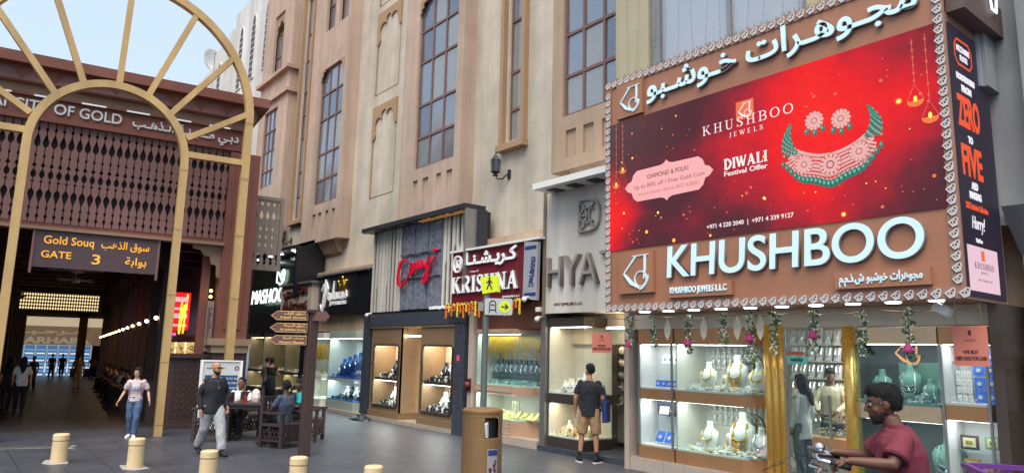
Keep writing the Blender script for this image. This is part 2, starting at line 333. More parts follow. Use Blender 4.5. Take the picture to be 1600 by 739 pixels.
# narrow framed windows
for x0, x1, z0, zs in ((-28.24, -26.97, 7.0, (8.1, 9.15, 10.6, 11.6, 12.6, 14, 15.2)), (-14.03, -13.03, 7.15, (8.14, 9.16, 10.59, 11.6, 12.6, 14, 15.2))):
    b = MB(); b.box(x0, x0+.14, 10.6, 10.9, z0, 17); b.box(x1-.14, x1, 10.6, 10.9, z0, 17); b.box(x0-.04, x1+.04, 10.55, 10.9, z0-.12, z0+.04); b.build('window_surround', trimm, FB)
    window(FB, x0+.2, x1-.18, z0+.07, 16.9, 10.86, (), zs)
# string course above the shop signs
box('string_course', tan, (-26.3, -20.3, 10.42, 10.76, 4.5, 4.66), FB); box('string_course', tan, (-14.3, -11.5, 10.45, 10.76, 4.62, 4.78), FB)
holed(MB(), -33, -2.5, 2.2, 4.3, 10.76, 11.2, [(-24, -8.9, 2, 2.9), (-8.8, -3, 2, 2.7)]).build('backing_wall', tan, FB)
b = MB()
for x0, x1, z0, z1 in ((-20.9, -19.6, 5.0, 5.05), (-18.6, -18.55, 5, 5.1)): b.box(x0, x1, 10.73, 10.75, z0, z1)
# ================================================================ wall lanterns
iron = mat('dark iron', (58, 56, 58), .5, metal=.6)
LN = T('wall_lantern', 'small iron lantern on the wall under the narrow window right of the gridded bay', 'lantern', (0, 0, 0), 'iron wall lanterns')
b = MB(); b.lathe([(.0, 0), (.09, .02), (.03, .08), (.12, .1), (.125, .13)], n=6); b.lathe([(.13, .42), (.06, .52), (.015, .6), (.02, .64), (0, .68)], n=6)
for k in range(6): a = k*pi/3; b.tube([(.115*cos(a), .115*sin(a), .12), (.13*cos(a), .13*sin(a), .42)], .008, 4)
b.build('housing', iron, LN); MB().lathe([(.1, .12), (.115, .42)], n=6).build('lantern_glass', mat('lantern glass', (70, 74, 78), .2, var=.1), LN)
b = MB(); b.tube([(0, 0, .03), (.0, .06, -.05), (.12, .14, -.06), (.2, .2, .05), (.2, .28, .05)], .018, 6); b.lathe([(.02, -.1), (.07, -.08), (.07, .12), (.02, .15)], (.2, .28, .05), 8, 1, .4); b.build('bracket_arm', iron, LN)
LN.location = (-13.9, 10.45, 6.35); dup(LN, loc=(-28.25, 10.45, 6.2), label='small iron lantern on the wall left of the pink bay with four niches')
# ================================================================ grey building right of the billboard
grey = mat('grey render', (150, 153, 154), .85, var=.08, scale=1.2, bump=.15, bscale=15, dirt=.1, streak=1.2); marb = mat('dark maroon marble', (78, 60, 62), .25, var=.3, scale=3)
RB = T('side_building', 'grey rendered building with a sloped ledge and dark marble base right of the billboard', 'building', (-2.5, 10.15, 0))
b = MB(); b.box(-3.03, 3, 10.2, 11.5, 3.7, 18.5); b.box(-2.6, 3, 10.0, 10.2, 3.9, 18.5); b.build('wall', grey, RB)
b = MB(); b.prism([(10.0, 3.9), (10.2, 3.7), (10.6, 3.35), (11.4, 3.35), (11.4, 3.7), (10.2, 3.9)], (-2.94, 0, 0), (0, 1, 0), (0, 0, 1), (6, 0, 0)); b.box(-2.9, 3, 10.5, 11.4, 2.1, 3.35); b.build('lower_wall', grey, RB)
b = MB(); b.box(-2.92, 3, 10.3, 11.4, 0, 2.1); b.build('marble_cladding', marb, RB)
b = MB()
for k in range(7): b.box(-2.9, -2.68, 10.26, 10.3, 1.45+.06*k, 1.48+.06*k)
b.box(-2.9, -2.7, 10.25, 10.3, 1.95, 2.0); b.build('inscription', mat('worn white lettering', (190, 185, 180), .7), RB)
MB().tube([(-2.62, 10.15, 0), (-2.62, 10.15, 3.0), (-2.5, 10.15, 3.2)], .05).build('drain_pipe', grey, RB)
# ================================================================ white building behind the gate
white = mat('white render', (214, 212, 206), .85, var=.06, scale=.8, dirt=.08, streak=.8); dark = mat('dark opening', (54, 56, 62), .4)
WB = T('white_building', 'pale stepped building with pointed arch windows rising behind the gate roof', 'building', (-40, 12, 0))
def steps(name, x0, x1, y0, z1, arches):
    MB().box(x0, x1, y0, y0+6, 3, z1).build(name, white, WB)
    for ax, az, w, h in arches:
        pts = [(-w/2, 0), (w/2, 0), (w/2, h*.6)]+[(w/2*cos(a), h*.6+h*.4*sin(a)**.8) for a in (.4, .8, 1.2)]+[(0, h)]+[(-w/2*cos(a), h*.6+h*.4*sin(a)**.8) for a in (1.2, .8, .4)]+[(-w/2, h*.6)]
        f = MB(); f.ribbon(pts, .12, (ax, y0-.002, az), (1, 0, 0), (0, 0, 1), .06, closed=True); f.build('window_frame', white, WB)
        p = MB().prism(pts, (ax, y0-.004, az), (1, 0, 0), (0, 0, 1), (0, -.02, 0)).build('window', dark, WB)
        q = MB()
        for k in range(1, int(h/.35)): q.box(ax-w/2, ax+w/2, y0-.05, y0-.025, az+k*.35, az+k*.35+.05)
        q.build('grille', white, p)
steps('wall', -41.6, -33.2, 11.6, 21.5, [(-40.1, 16.4, .8, 3.8), (-38, 16.4, .8, 3.8), (-35.8, 16.4, .8, 3.8), (-40.1, 11.5, .8, 3.6), (-38, 11.5, .8, 3.6)])
steps('wall', -42.5, -41.6, 11.5, 20.6, [])
steps('wall', -44.8, -42.5, 11.4, 20.0, [(-43.4, 15.6, .8, 3.4), (-43.4, 11, .8, 3.4)])
steps('wall', -50.5, -44.8, 11.3, 19.0, [(-46, 15, .8, 3.2), (-47.6, 15, .8, 3.2), (-49.2, 15, .8, 3.2)])
DS = T('satellite_dish', 'white satellite dish on the roof of the pale building behind the arch', 'satellite dish', (-46.2, 11.8, 19))
b = MB(); b.X = Matrix.Translation((-46.2, 11.8, 20.1)) @ Matrix.Rotation(radians(75), 4, 'Y') @ Matrix.Rotation(radians(-20), 4, 'X'); b.lathe([(.02, -.4), (.45, -.32), (.75, -.15), (.9, .05), (.88, .05), (.72, -.12), (.35, -.28), (.01, -.34)], n=24); b.build('reflector', white, DS, smooth=True)
MB().tube([(-46.2, 11.8, 18.9), (-46.2, 11.8, 20)], .07).build('mast', grey, DS); MB().tube([(-46, 11.7, 19.4), (-45.2, 11.5, 20.3)], .04).build('feed_arm', grey, DS)
MB().tube([(-33.7, 11.55, 6), (-33.4, 11.5, 22)], .03, 5).build('hanging_cable', iron, cat='cable', label='thin black cable running down the pale building beside the facade')
# ================================================================ building across the street (seen mirrored in the windows)
OB = T('opposite_building', 'cream building across the street mirrored in the gridded windows', 'building', (-48, -12, 0))
cream = mat('cream render', (240, 226, 192), .8, var=.06); b = MB(); b.box(-66, -40, -22, -6, 0, 17.6); b.box(-50, -44, -20, -8, 17.6, 19.6); b.build('wall', cream, OB)
for fl in range(5):
    for k in range(9): box('window', dark, (-65+k*2.8, -63.6+k*2.8, -5.98, -5.9, 2+fl*3.1, 3.6+fl*3.1), OB)
# ================================================================ shops
bronze = mat('bronze panel', (160, 132, 102), .38, metal=.35, var=.1); copper = mat('copper panel', (182, 134, 92), .35, metal=.35, var=.08, scale=1.5); dbron = mat('dark bronze', (78, 68, 62), .4, metal=.3)
champ = mat('champagne panel', (206, 178, 142), .3, metal=.4, var=.08); steel = mat('brushed frame metal', (150, 148, 146), .35, metal=.6); wpan = mat('white lacquer', (232, 230, 224), .4, var=.04)
cwall = mat('case back panel', (214, 210, 200), .5, var=.05, scale=4); bwall = mat('brown case back', (206, 176, 156), .5, var=.08, scale=3); slatw = mat('slat wall white', (214, 216, 218), .5, var=.04)
cool = emat('cool light strip', (246, 250, 248), 9); warm = emat('warm light strip', (255, 234, 200), 9); cyan = emat('blue white light strip', (234, 247, 250), 8.5); roomlight = emat('room light', (245, 250, 250), 8)
dlm = emat('downlight lens', (240, 248, 255), 9)
granite = mat('dark granite frame', (70, 74, 84), .35, var=.45, scale=14); tileb = mat('beige base tile', (188, 170, 154), .5, var=.08)
blackp = mat('black fascia', (28, 30, 36), .3, var=.1)
def showcase(par, fp, y1, lev, bm, back, lt, gl=None, tray=None, sh=None):
    """fp: footprint front polyline (x, y) left to right, closed at the back at y1. lev: ('band'|'glass', z0, z1)"""
    x0, x1 = fp[0][0], fp[-1][0]; full = list(fp)+[(x1, y1), (x0, y1)]
    for kind, z0, z1 in lev:
        if kind == 'band': MB().foot(full, z0, z1).build('band', bm, par)
        else:
            for p, q in zip(full[:-2], full[1:-1]):
                if abs(p[0]-q[0])+abs(p[1]-q[1]) < .02: continue
                d = (Vector((*q, 0))-Vector((*p, 0))).normalized(); nn = Vector((d.y, -d.x, 0))*-.008
                b = MB(); b.prism([(0, 0), ((Vector((*q, 0))-Vector((*p, 0))).length, 0), ((Vector((*q, 0))-Vector((*p, 0))).length, z1-z0), (0, z1-z0)], (p[0], p[1]+.012, z0), d, (0, 0, 1), nn); b.build('glass_pane', gl or M_glass, par)
            MB().box(x0+.01, x1-.01, y1-.03, y1-.005, z0, z1).build('back_panel', back, par)
            MB().box(x0, x0+.02, fp[0][1]+.03, y1-.03, z0, z1).build('side_panel', back, par)
            ym_ = min(p[1] for p in fp); xm_ = [p[0] for p in fp if p[1] <= ym_+.03]; MB().box(min(xm_)+.03, max(xm_)-.03, ym_+.07, ym_+.26, z1-.007, z1-.003).build('light_strip', lt, par)
            inner = [(p[0], p[1]+.03) for p in fp]; inner[-1] = (x1-.03, inner[-1][1])
            MB().foot([(x0+.02, inner[0][1])]+inner[1:]+[(x1-.03, y1-.03), (x0+.02, y1-.03)], z0+.002, z0+.03).build('display_deck', tray or wpan, par)
def trays(x0, x1, y0, y1, z, m, seed=0, n=None, h=.03):
    """sloped jewellery deck: many small pads and rings, joined"""
    b = MB(); r = random.Random(seed)
    for k in range(n or int((x1-x0)*(y1-y0)*160)):
        x, y = r.uniform(x0, x1), r.uniform(y0, y1); s = r.uniform(.012, .035); b.cur = r.choice([0, 0, 0, 1, 2])
        zz = z+(y-y0)/(y1-y0)*.07
        if r.random() < .6: b.box(x-s, x+s, y-s*.7, y+s*.7, zz, zz+r.uniform(.01, h))
        else: b.tube([(x-s, y, zz+.01), (x, y+s*.5, zz+.03), (x+s, y, zz+.01)], .005, 4)
    return b
gold = mat('gold jewellery', (232, 184, 72), .25, metal=.9, var=.1, scale=20); silver = mat('white gold jewellery', (226, 228, 230), .2, metal=.9, var=.1, scale=20)
whitev = mat('white display velvet', (238, 236, 230), .8, var=.03); greenv = mat('green display velvet', (112, 150, 134), .7, var=.06); greyv = mat('grey display velvet', (96, 106, 118), .7, var=.1); blackv = mat('black display velvet', (38, 38, 44), .7, var=.1); bluev = mat('blue display velvet', (40, 100, 190), .6, var=.1); creamv = mat('cream display', (228, 216, 180), .7, var=.06)
def bust_proto(name, m, nm, long=False, h=.36, pend=0):
    r = T(name, 'display bust', 'jewellery bust')
    b = MB()
    R = []
    for z, w, d in ((0, .085, .03), (.04, .10, .045), (.12, .12, .06), (.19, .125, .06), (.225, .11, .055), (.245, .075, .045), (.265, .045, .04), (.31, .036, .036), (.335, .04, .038), (.345, .03, .03)):
        R.append(((0, (-.02 if z < .2 else 0), z*h/.36), (w*h/.36, 0, 0), (0, d*h/.36, 0)))
    b.loft(R, 14); b.build('torso', m, r, smooth=True)
    nb = MB(); k = h/.36
    for j in range(3 if long else 1):
        dz = .06+.03*j if not long else .08+.028*j
        pts = [(-.055*k*(1+.1*j), -.045*k, .25*k)]+[(.075*k*sin(a)*1, -.075*k-.01*cos(a), (.235-dz-.06*cos(a)*(1+.25*j)) * k) for a in [(-1.2+i*.3) for i in range(9)]]+[(.055*k*(1+.1*j), -.045*k, .25*k)]
        nb.tube(pts, .007*k+.002, 5)
        if pend or long: nb.ball((0, -.085*k, (.235-dz-.085*(1+.25*j))*k), .014*k, n=8, m=5)
    nb.build('necklace', nm, r); return r
protos = {}
def bust(kind, loc, label, group, rz=0, sc=1):
    if kind not in protos:
        m, nm, lg, pe = {'w_gold': (whitev, gold, False, 1), 'w_long': (whitev, gold, True, 1), 'w_silver': (whitev, silver, False, 1), 'green': (greenv, silver, True, 1), 'grey': (greyv, silver, False, 0), 'black': (blackv, silver, False, 0), 'blue': (bluev, silver, False, 0)}[kind]
        protos[kind] = bust_proto('necklace_bust', m, nm, lg, pend=pe); o = protos[kind]
    else: o = dup(protos[kind])
    o.location = loc; o.rotation_euler = (0, 0, rz); o.scale = (sc, sc, sc); o['label'] = label; o['group'] = group; return o
# ---- billboard of the corner jeweller
bm_ = mat('terracotta brown fascia', (166, 112, 84), .45, var=.05, scale=.7, dirt=.05); bm2 = mat('pale brown border', (158, 118, 100), .5, var=.05); lett = mat('ice white letter face', (205, 232, 240), .3, var=0, emit=(200, 232, 245), es=.12); lside = mat('letter side', (120, 112, 108), .4)
BB = T('billboard', 'huge brown corner billboard with red jewellery screen and pale block letters', 'billboard', (-5.7, 9.5, 2.7))
MB().box(-8.46, -3.02, 8.84, 10.08, 2.72, 6.72).build('casing', bm_, BB)
MB().box(-8.34, -3.12, 8.815, 8.84, 2.83, 6.64).build('fascia', bm_, BB)
b = MB()
for q in ((-8.48, -2.99, 8.8, 8.84, 2.7, 2.83), (-8.48, -2.99, 8.8, 8.84, 6.64, 6.78), (-8.48, -8.35, 8.8, 8.84, 2.83, 6.64), (-3.12, -2.99, 8.8, 8.84, 2.83, 6.64)): b.box(*q)
b.box(-8.48, -2.99, 8.84, 9.3, 6.72, 6.78); BF = b.build('border_frame', bm2, BB)
# emblem of the border: an angled stroke with a ring
e = MB(); k = .05
e.ribbon([(.62*k, 1*k), (-1*k, -.1*k), (-.1*k, -1.0*k), (.75*k, -.75*k), (.95*k, .0), (.95*k, .85*k)], [.016, .017, .024, .016, .01, .01], (0, 0, 0), d=.02); e.ribbon(arcp(.25*k, -.12*k, .42*k, 0, 360, 10)[:-1], .010, (0, 0, 0), d=.018, closed=True); e.ribbon([(.3*k, 1*k), (.98*k, .9*k)], .012, (0, 0, 0), d=.02)
emb = e.build('emblem', mat('white emblem', (214, 208, 204), .4, var=.03, emit=(230, 228, 225), es=.0), BB)
em = [(-8.415+.1465*i, 2.765) for i in range(38)]+[(-8.415+.1465*i, 6.71) for i in range(38)]+[(-8.415, 2.92+.1285*i) for i in range(29)]+[(-3.055, 2.92+.1285*i) for i in range(29)]
for i, (x, z) in enumerate(em):
    c = emb if i == 0 else emb.copy()
    if i: COL.objects.link(c)
    c.parent = BB; c.location = Vector((x, 8.798, z))-Vector((-5.7, 9.5, 2.7)); c.scale = (1, 1, 1) if i < 76 else (.9, 1, .95)
for v in emb.data.vertices: v.co += Vector((5.7-5.7, 0, 0))+Vector((-5.7, 9.5, 2.7))
# screen
sm = bpy.data.materials.new('led screen'); sm.use_nodes = True; n = sm.node_tree; P = n.nodes['Principled BSDF']; P.inputs['Base Color'].default_value = (.02, .02, .02, 1); P.inputs['Roughness'].default_value = .6; P.inputs['IOR'].default_value = 1.15
g = n.nodes.new('ShaderNodeNewGeometry'); mp = n.nodes.new('ShaderNodeMapping'); mp.inputs['Location'].default_value = (8.4, 0, -3.74); mp.inputs['Scale'].default_value = (1, 0, 1); n.links.new(g.outputs['Position'], mp.inputs[0])
def ramp(sock, st):
    r = n.nodes.new('ShaderNodeValToRGB'); n.links.new(sock, r.inputs[0]); els = r.color_ramp.elements
    els[0].position, els[0].color = st[0][0], (*lin(st[0][1]), 1); els[1].position, els[1].color = st[-1][0], (*lin(st[-1][1]), 1)
    for p_, c_ in st[1:-1]: q_ = els.new(p_); q_.color = (*lin(c_), 1)
    return r
t1 = n.nodes.new('ShaderNodeTexNoise'); t1.inputs['Scale'].default_value = .9; t1.inputs['Detail'].default_value = 6; t1.inputs['Roughness'].default_value = .55; n.links.new(mp.outputs[0], t1.inputs['Vector'])
sx = n.nodes.new('ShaderNodeSeparateXYZ'); n.links.new(mp.outputs[0], sx.inputs[0])
def math_(op, a, b_=None, cl=False):
    q = n.nodes.new('ShaderNodeMath'); q.operation = op; q.use_clamp = cl
    for i, x in enumerate((a, b_)):
        if x is None: continue
        if isinstance(x, (int, float)): q.inputs[i].default_value = x
        else: n.links.new(x, q.inputs[i])
    return q.outputs[0]
X, Z = sx.outputs[0], sx.outputs[2]
gx = math_('DIVIDE', X, 5.3); gz = math_('DIVIDE', Z, 2.25)
dx = math_('ABSOLUTE', math_('SUBTRACT', gx, .72)); dz = math_('ABSOLUTE', math_('SUBTRACT', gz, .62))
glow = math_('SUBTRACT', 1.0, math_('ADD', math_('MULTIPLY', dx, 1.9), math_('MULTIPLY', dz, .9)), True)
lg = math_('MULTIPLY', math_('SUBTRACT', 1.0, math_('ADD', math_('MULTIPLY', gx, 5), math_('MULTIPLY', math_('ABSOLUTE', math_('SUBTRACT', gz, .25)), 1.5)), True), .9)
fac = math_('ADD', math_('MULTIPLY', math_('SUBTRACT', t1.outputs[0], .5), .8), math_('ADD', math_('MULTIPLY', glow, .85), lg))
rr = ramp(fac, [(.0, (78, 24, 38)), (.16, (112, 20, 38)), (.34, (182, 8, 36)), (.55, (236, 2, 18)), (.9, (250, 26, 8)), (1.0, (255, 80, 20))])
t2 = n.nodes.new('ShaderNodeTexNoise'); t2.inputs['Scale'].default_value = 6; t2.inputs['Detail'].default_value = 5; n.links.new(mp.outputs[0], t2.inputs['Vector'])
vm = n.nodes.new('ShaderNodeMix'); vm.data_type = 'RGBA'; vm.blend_type = 'MULTIPLY'; vm.inputs[0].default_value = .22; n.links.new(rr.outputs[0], vm.inputs[6])
r2_ = ramp(t2.outputs[0], [(.3, (175, 175, 175)), (.7, (255, 255, 255))]); n.links.new(r2_.outputs[0], vm.inputs[7])
gd = math_('MULTIPLY', math_('SUBTRACT', 1.0, math_('MULTIPLY', gx, 3.2), True), math_('SUBTRACT', math_('MULTIPLY', gz, 1.6), .5, True))
vg = n.nodes.new('ShaderNodeMix'); vg.data_type = 'RGBA'; n.links.new(math_('MULTIPLY', gd, .85, True), vg.inputs[0]); n.links.new(vm.outputs[2], vg.inputs[6]); vg.inputs[7].default_value = (*lin((82, 62, 64)), 1)
n.links.new(vg.outputs[2], P.inputs['Emission Color']); P.inputs['Emission Strength'].default_value = .7
SC = MB().box(-8.39, -3.1, 8.795, 8.815, 3.74, 5.97).build('screen', sm, BB)
YS = 8.793
def E_(c, s=.66): return emat('screen colour %d %d %d' % c, c, s)
def flat(name, m, fn, y=YS, par=None):
    b = MB(); fn(b); return b.build(name, m, par or SC)
pinkl, wl, redl, orl = E_((248, 176, 176)), E_((250, 236, 234)), E_((196, 60, 60)), E_((238, 110, 60))
pl = [(0, .34), (.05, .26), (.1, .22), (.3, .2), (.42, .22)]
def plaque(b):
    cx, cz, w, h = -7.13, 4.775, .89, .335
    q = [(0, h), (.05, h*.86), (.12, h*.8), (.62, h*.78), (.7, h*.6), (.74, h*.3), (.82, h*.22), (w, 0)]
    pts = [(cx+a, cz-c_) for a, c_ in q[::-1]]; pts = [(cx+a, cz+c_) for a, c_ in q]+[(cx+a, cz-c_) for a, c_ in q[-2::-1]]+[(cx-a, cz-c_) for a, c_ in q[1:]]+[(cx-a, cz+c_) for a, c_ in q[-2:0:-1]]
    b.prism(pts, (0, YS+.001, 0), (1, 0, 0), (0, 0, 1), (0, -.003, 0))
flat('pink_plaque', pinkl, plaque)
dkr = E_((120, 50, 56), .5)
text('DIAMOND & POLKI', dkr, (-7.52, YS-.003, 4.86), .82, .075, d=.002, parent=SC); text('Up to 80% off • Free Gold Coin', E_((170, 90, 90)), (-7.82, YS-.003, 4.70), 1.42, .09, d=.002, parent=SC); text('on purchases above AED 8,000/-', E_((214, 120, 120)), (-7.74, YS-.003, 4.585), 1.26, .075, d=.002, parent=SC)
sw = MB(); serif_word(sw, 'KHUSHBOO', (-6.42, YS, 5.335), .145, 1.5, d=.003, T_=.13, t_=.05, gap=.3, sf=.04); serif_word(sw, 'JEWELS', (-5.95, YS, 5.205), .07, .56, d=.003, T_=.13, t_=.06, gap=.5); sw.build('lettering', wl, SC)
MB().box(-5.82, -5.53, YS-.002, YS+.002, 5.43, 5.71).build('logo_square', orl, SC)
kj = MB()
def KJ(mb, x, z, s, y, d, m=1):
    mb.ribbon([(x+.52*s, z+.86*s), (x+.12*s, z+.44*s)], [.045*s*m, .03*s*m], (0, y, 0), d=d); mb.ribbon([(x+.12*s, z+.46*s), (x+.36*s, z+.22*s), (x+.62*s, z+.08*s)], [.04*s*m, .09*s*m, .03*s], (0, y, 0), d=d)
    mb.ribbon([(x+.8*s, z+.86*s), (x+.79*s, z+.5*s), (x+.76*s, z+.3*s)], [.06*s*m, .055*s*m, .03*s*m], (0, y, 0), d=d); mb.ribbon([(x+.64*s, z+.865*s), (x+.9*s, z+.87*s)], .02*s*m, (0, y, 0), d=d); mb.ribbon([(x+.4*s, z+.86*s), (x+.64*s, z+.86*s)], .018*s*m, (0, y, 0), d=d)
    mb.ribbon(arcp(x+.66*s, z+.3*s, .18*s, 0, 360, 20)[:-1], .022*s*m, (0, y, 0), d=d, closed=True); mb.ribbon(arcp(x+.6*s, z+.36*s, .29*s, -85, 5, 9, .3*s), [.05*s*m, .045*s*m, .035*s*m]+[.022*s*m]*7, (0, y, 0), d=d)
KJ(kj, -5.815, 5.43, .28, YS-.002, .003, 1.3); kj.build('logo', wl, SC)
dw = MB(); serif_word(dw, 'DIWALI', (-6.05, YS, 4.73), .16, .71, d=.003, T_=.22, t_=.12, gap=.1, sf=.08); dw.build('lettering', wl, SC)
text('Festival Offer', wl, (-6.05, YS, 4.63), .71, .075, d=.003, bold=.012, parent=SC); text('+971 4 220 2040  |  +971 4 339 9127', wl, (-6.38, YS, 3.86), 1.4, .085, d=.003, bold=.008, parent=SC)
# necklace: crescent of pink stones, green drops and green bead horns
pk = E_((236, 176, 170)); pk2 = E_((176, 84, 84), .55); gr = E_((40, 120, 100), .55); gr2 = E_((120, 190, 172), .6); gdl = E_((250, 196, 70))
def disc(b, x, z, r, rz=None, y=YS, n_=9, rot=0):
    rz = rz or r; b.prism([(r*cos(2*pi*i/n_)*cos(rot)-rz*sin(2*pi*i/n_)*sin(rot), r*cos(2*pi*i/n_)*sin(rot)+rz*sin(2*pi*i/n_)*cos(rot)) for i in range(n_)], (x, y, z), (1, 0, 0), (0, 0, 1), (0, -.002, 0))
nb = MB(); R_ = random.Random(3)
def crescent(a): return -4.45+.62*cos(a), 4.98+.62*sin(a)
NC = -4.44
zi = lambda q: 4.64+.17*q*q; zo = lambda q: 4.315+.30*q*q-.02*cos(q*9)
for j in range(7):
    for i in range(34):
        q = -1+2*(i+.5*(j % 2))/33.5; t = j/6; x = NC+q*(.50+.1*t); z = zi(q)*(1-t)+zo(q)*t; s_ = .021+.006*((i*3+j) % 3 == 0)
        nb.cur = 1; disc(nb, x, z, s_+.005, s_, YS+.0005); nb.cur = 0; disc(nb, x, z, s_-.001, s_-.005, YS-.001)
for cx_, cz_, rr_ in ((-4.44, 4.50, .13), (-4.80, 4.57, .11), (-4.06, 4.60, .11), (-4.63, 5.14, .11), (-4.27, 5.08, .11)):
    for i in range(13):
        a = i*2*pi/13
        for q, sz in ((.98, .024), (.62, .028)): nb.cur = 1; disc(nb, cx_+rr_*q*cos(a), cz_+rr_*q*sin(a), sz+.007, y=YS-.002); nb.cur = 0; disc(nb, cx_+rr_*q*cos(a), cz_+rr_*q*sin(a), sz, y=YS-.003)
    nb.cur = 1; disc(nb, cx_, cz_, rr_*.42, y=YS-.003); nb.cur = 0; disc(nb, cx_, cz_, rr_*.3, y=YS-.004)
for i in range(24):
    q = -1.06+2.12*i/23; x, z = NC+q*.62, zo(q)-.05; s_ = 1+.45*cos(q*1.4); nb.cur = 3; disc(nb, x, z, .03*s_, .042*s_, YS-.002); nb.cur = 4; disc(nb, x-.008, z+.012, .013*s_, .018*s_, YS-.003); nb.cur = 1; disc(nb, x, z+.05*s_, .012, y=YS-.002)
for cx_, cz_ in ((-4.63, 4.97), (-4.74, 5.01), (-4.52, 5.01), (-4.27, 4.91), (-4.38, 4.95), (-4.16, 4.95)): nb.cur = 3; disc(nb, cx_, cz_, .034, .05, YS-.002); nb.cur = 4; disc(nb, cx_-.006, cz_+.01, .015, .022, YS-.003)
for sg, x0, z0, x1, z1 in ((-1, -4.98, 4.74, -4.97, 5.17), (1, -3.88, 4.76, -3.91, 5.16)):
    for i in range(18):
        t = i/17; x, z = x0+(x1-x0)*t+sg*.06*sin(pi*t), z0+(z1-z0)*t; w = .11*(1-t*.9)
        for j in range(-3, 4): nb.cur = 3 if (i+j) % 3 else 4; disc(nb, x+j*w/3.2, z, .015*(1-t*.4), .017, YS-.002)
nb.build('necklace_picture', [pk, pk2, pk, gr, gr2], SC)
DL = []
for x, zt, zc in ((-8.22, 5.95, 4.86), (-8.07, 5.95, 5.1), (-3.36, 5.86, 5.07), (-3.21, 5.88, 4.83)):
    dy = MB(); DL.append(dy); dy.cur = 0; s = .075 if abs(x) > 8 else .095
    dy.ribbon([(x, zc+2.2*s), (x, zt)], .006, (0, YS, 0), d=.002); dy.ribbon([(x-s, zc+.1*s), (x, zc+2.2*s), (x+s, zc+.1*s)], .006, (0, YS, 0), d=.002)
    for i in range(6): disc(dy, x, zc+2.2*s+(zt-zc-2.2*s)*(i+.5)/6, .014)
    dy.cur = 1; dy.prism([(-s, .1*s)]+[(-s*cos(q), -s*.75*sin(q)) for q in (.3, .8, 1.57, 2.3, 2.8)]+[(s, .1*s)], (x, YS, zc), (1, 0, 0), (0, 0, 1), (0, -.003, 0)); dy.cur = 2; disc(dy, x, zc+.3*s, .022, .04, YS-.002)
dy = MB()
R_ = random.Random(11)
for i in range(150):
    x, z = R_.uniform(-8.3, -3.2), R_.uniform(3.8, 5.85); r = R_.choice([.008, .008, .01, .01, .014, .022]); dy.cur = R_.choice([3, 1, 2, 0, 3])
    if -6.5 < x < -4.9 and 4.55 < z < 5.8: continue
    if abs(x+4.44) < .75 and 4.2 < z < 5.3 or (abs(x+7.1) < .95 and abs(z-4.77) < .36): continue
    disc(dy, x, z, r)
for x, z, r in ((-7.55, 3.98, .028), (-7.0, 3.78, .03), (-6.32, 3.78, .02), (-5.38, 4.8, .03), (-7.85, 5.28, .02), (-3.55, 5.12, .035), (-4.3, 3.82, .03)): dy.cur = 4; disc(dy, x, z, r*1.3); dy.cur = 2; disc(dy, x, z, r*.8, y=YS-.001)
DYM = [E_((220, 110, 80)), E_((240, 120, 50)), E_((255, 214, 90), .9), E_((238, 90, 90)), E_((240, 90, 20))]; dy.build('spark_picture', DYM, SC, kind='stuff'); [q.build('diya_picture', DYM, SC) for q in DL]
# raised letters
def raised(body, x, z, w, h, d, par=BB, y=8.815, fm=None, **k):
    text(body, lside, (x+.012, y, z-.006), w, h, d=d-.012, parent=par, **k); return text(body, fm or lett, (x, y-d+.01, z), w, h, d=.012, parent=par, **k)
raised('KHUSHBOO', -7.12, 3.19, 3.76, .50, .06, bold=.012, shear=.05)
raised('ﻣﺠـﻮﻫـﺮات ﺧـﻮﺷـﺒﻮ', -7.5, 6.12, 4.25, .5, .06, ar=True, bold=.02)
for x, z, w, h in ((-8.17, 6.02, .58, .6), (-8.13, 2.99, .74, .68), (-7.09, 2.88, 1.14, .2), (-4.44, 2.87, 1.12, .21)):
    MB().box(x, x+w, 8.75, 8.815, z, z+h).build('raised_panel', bm_, BB)
kj = MB(); KJ(kj, -8.14, 6.05, .55, 8.75, .02); KJ(kj, -8.09, 3.01, .68, 8.75, .02); kj.build('logo', lett, BB)
text('KHUSHBOO JEWELS L.L.C', lett, (-7.05, 8.75, 2.915), 1.02, .125, d=.015, bold=.02, parent=BB); text('ﻣﺠﻮﻫﺮات ﺧﻮﺷﺒﻮ ش.ذ.م.م', lett, (-4.38, 8.75, 2.89), .98, .165, d=.015, ar=True, bold=.02, parent=BB)
for i in range(10): MB().lathe([(.0, -.012), (.085, -.012), (.095, 0)], (-8.0+i*.505, 9.25, 2.72), 16).build('downlight', dlm, BB)
# side screen on the corner
sd_m = emat('navy screen', (44, 36, 58), .4); XS = -2.985; MP = T('side_screen', 'tall narrow navy screen with orange and white offer words on the billboard end', 'screen', (-3, 9.5, 2.7))
b = MB(); b.box(-3.02, -3.0, 8.84, 10.15, 2.7, 6.1); b.build('casing', bm2, MP)
b = MB(); b.box(-3.0, XS, 8.88, 10.08, 2.74, 5.98); b.build('screen', sd_m, MP); MB().box(-3.0, XS+.004, 8.93, 9.86, 2.8, 3.32).build('pink_panel', E_((244, 206, 220), .6), MP)
U_ = dict(u=(0, 1, 0), v=(0, 0, 1), d=.003, parent=MP); w9, or9 = E_((240, 236, 246)), E_((240, 84, 40))
b = MB(); b.ribbon([(9.12+.0, 5.52), (9.48, 5.52), (9.56, 5.6), (9.56, 5.76), (9.48, 5.84), (9.12, 5.84), (9.04, 5.76), (9.04, 5.6)], .022, (XS, 0, 0), (0, 1, 0), (0, 0, 1), .003, closed=True); b.build('badge', or9, MP)
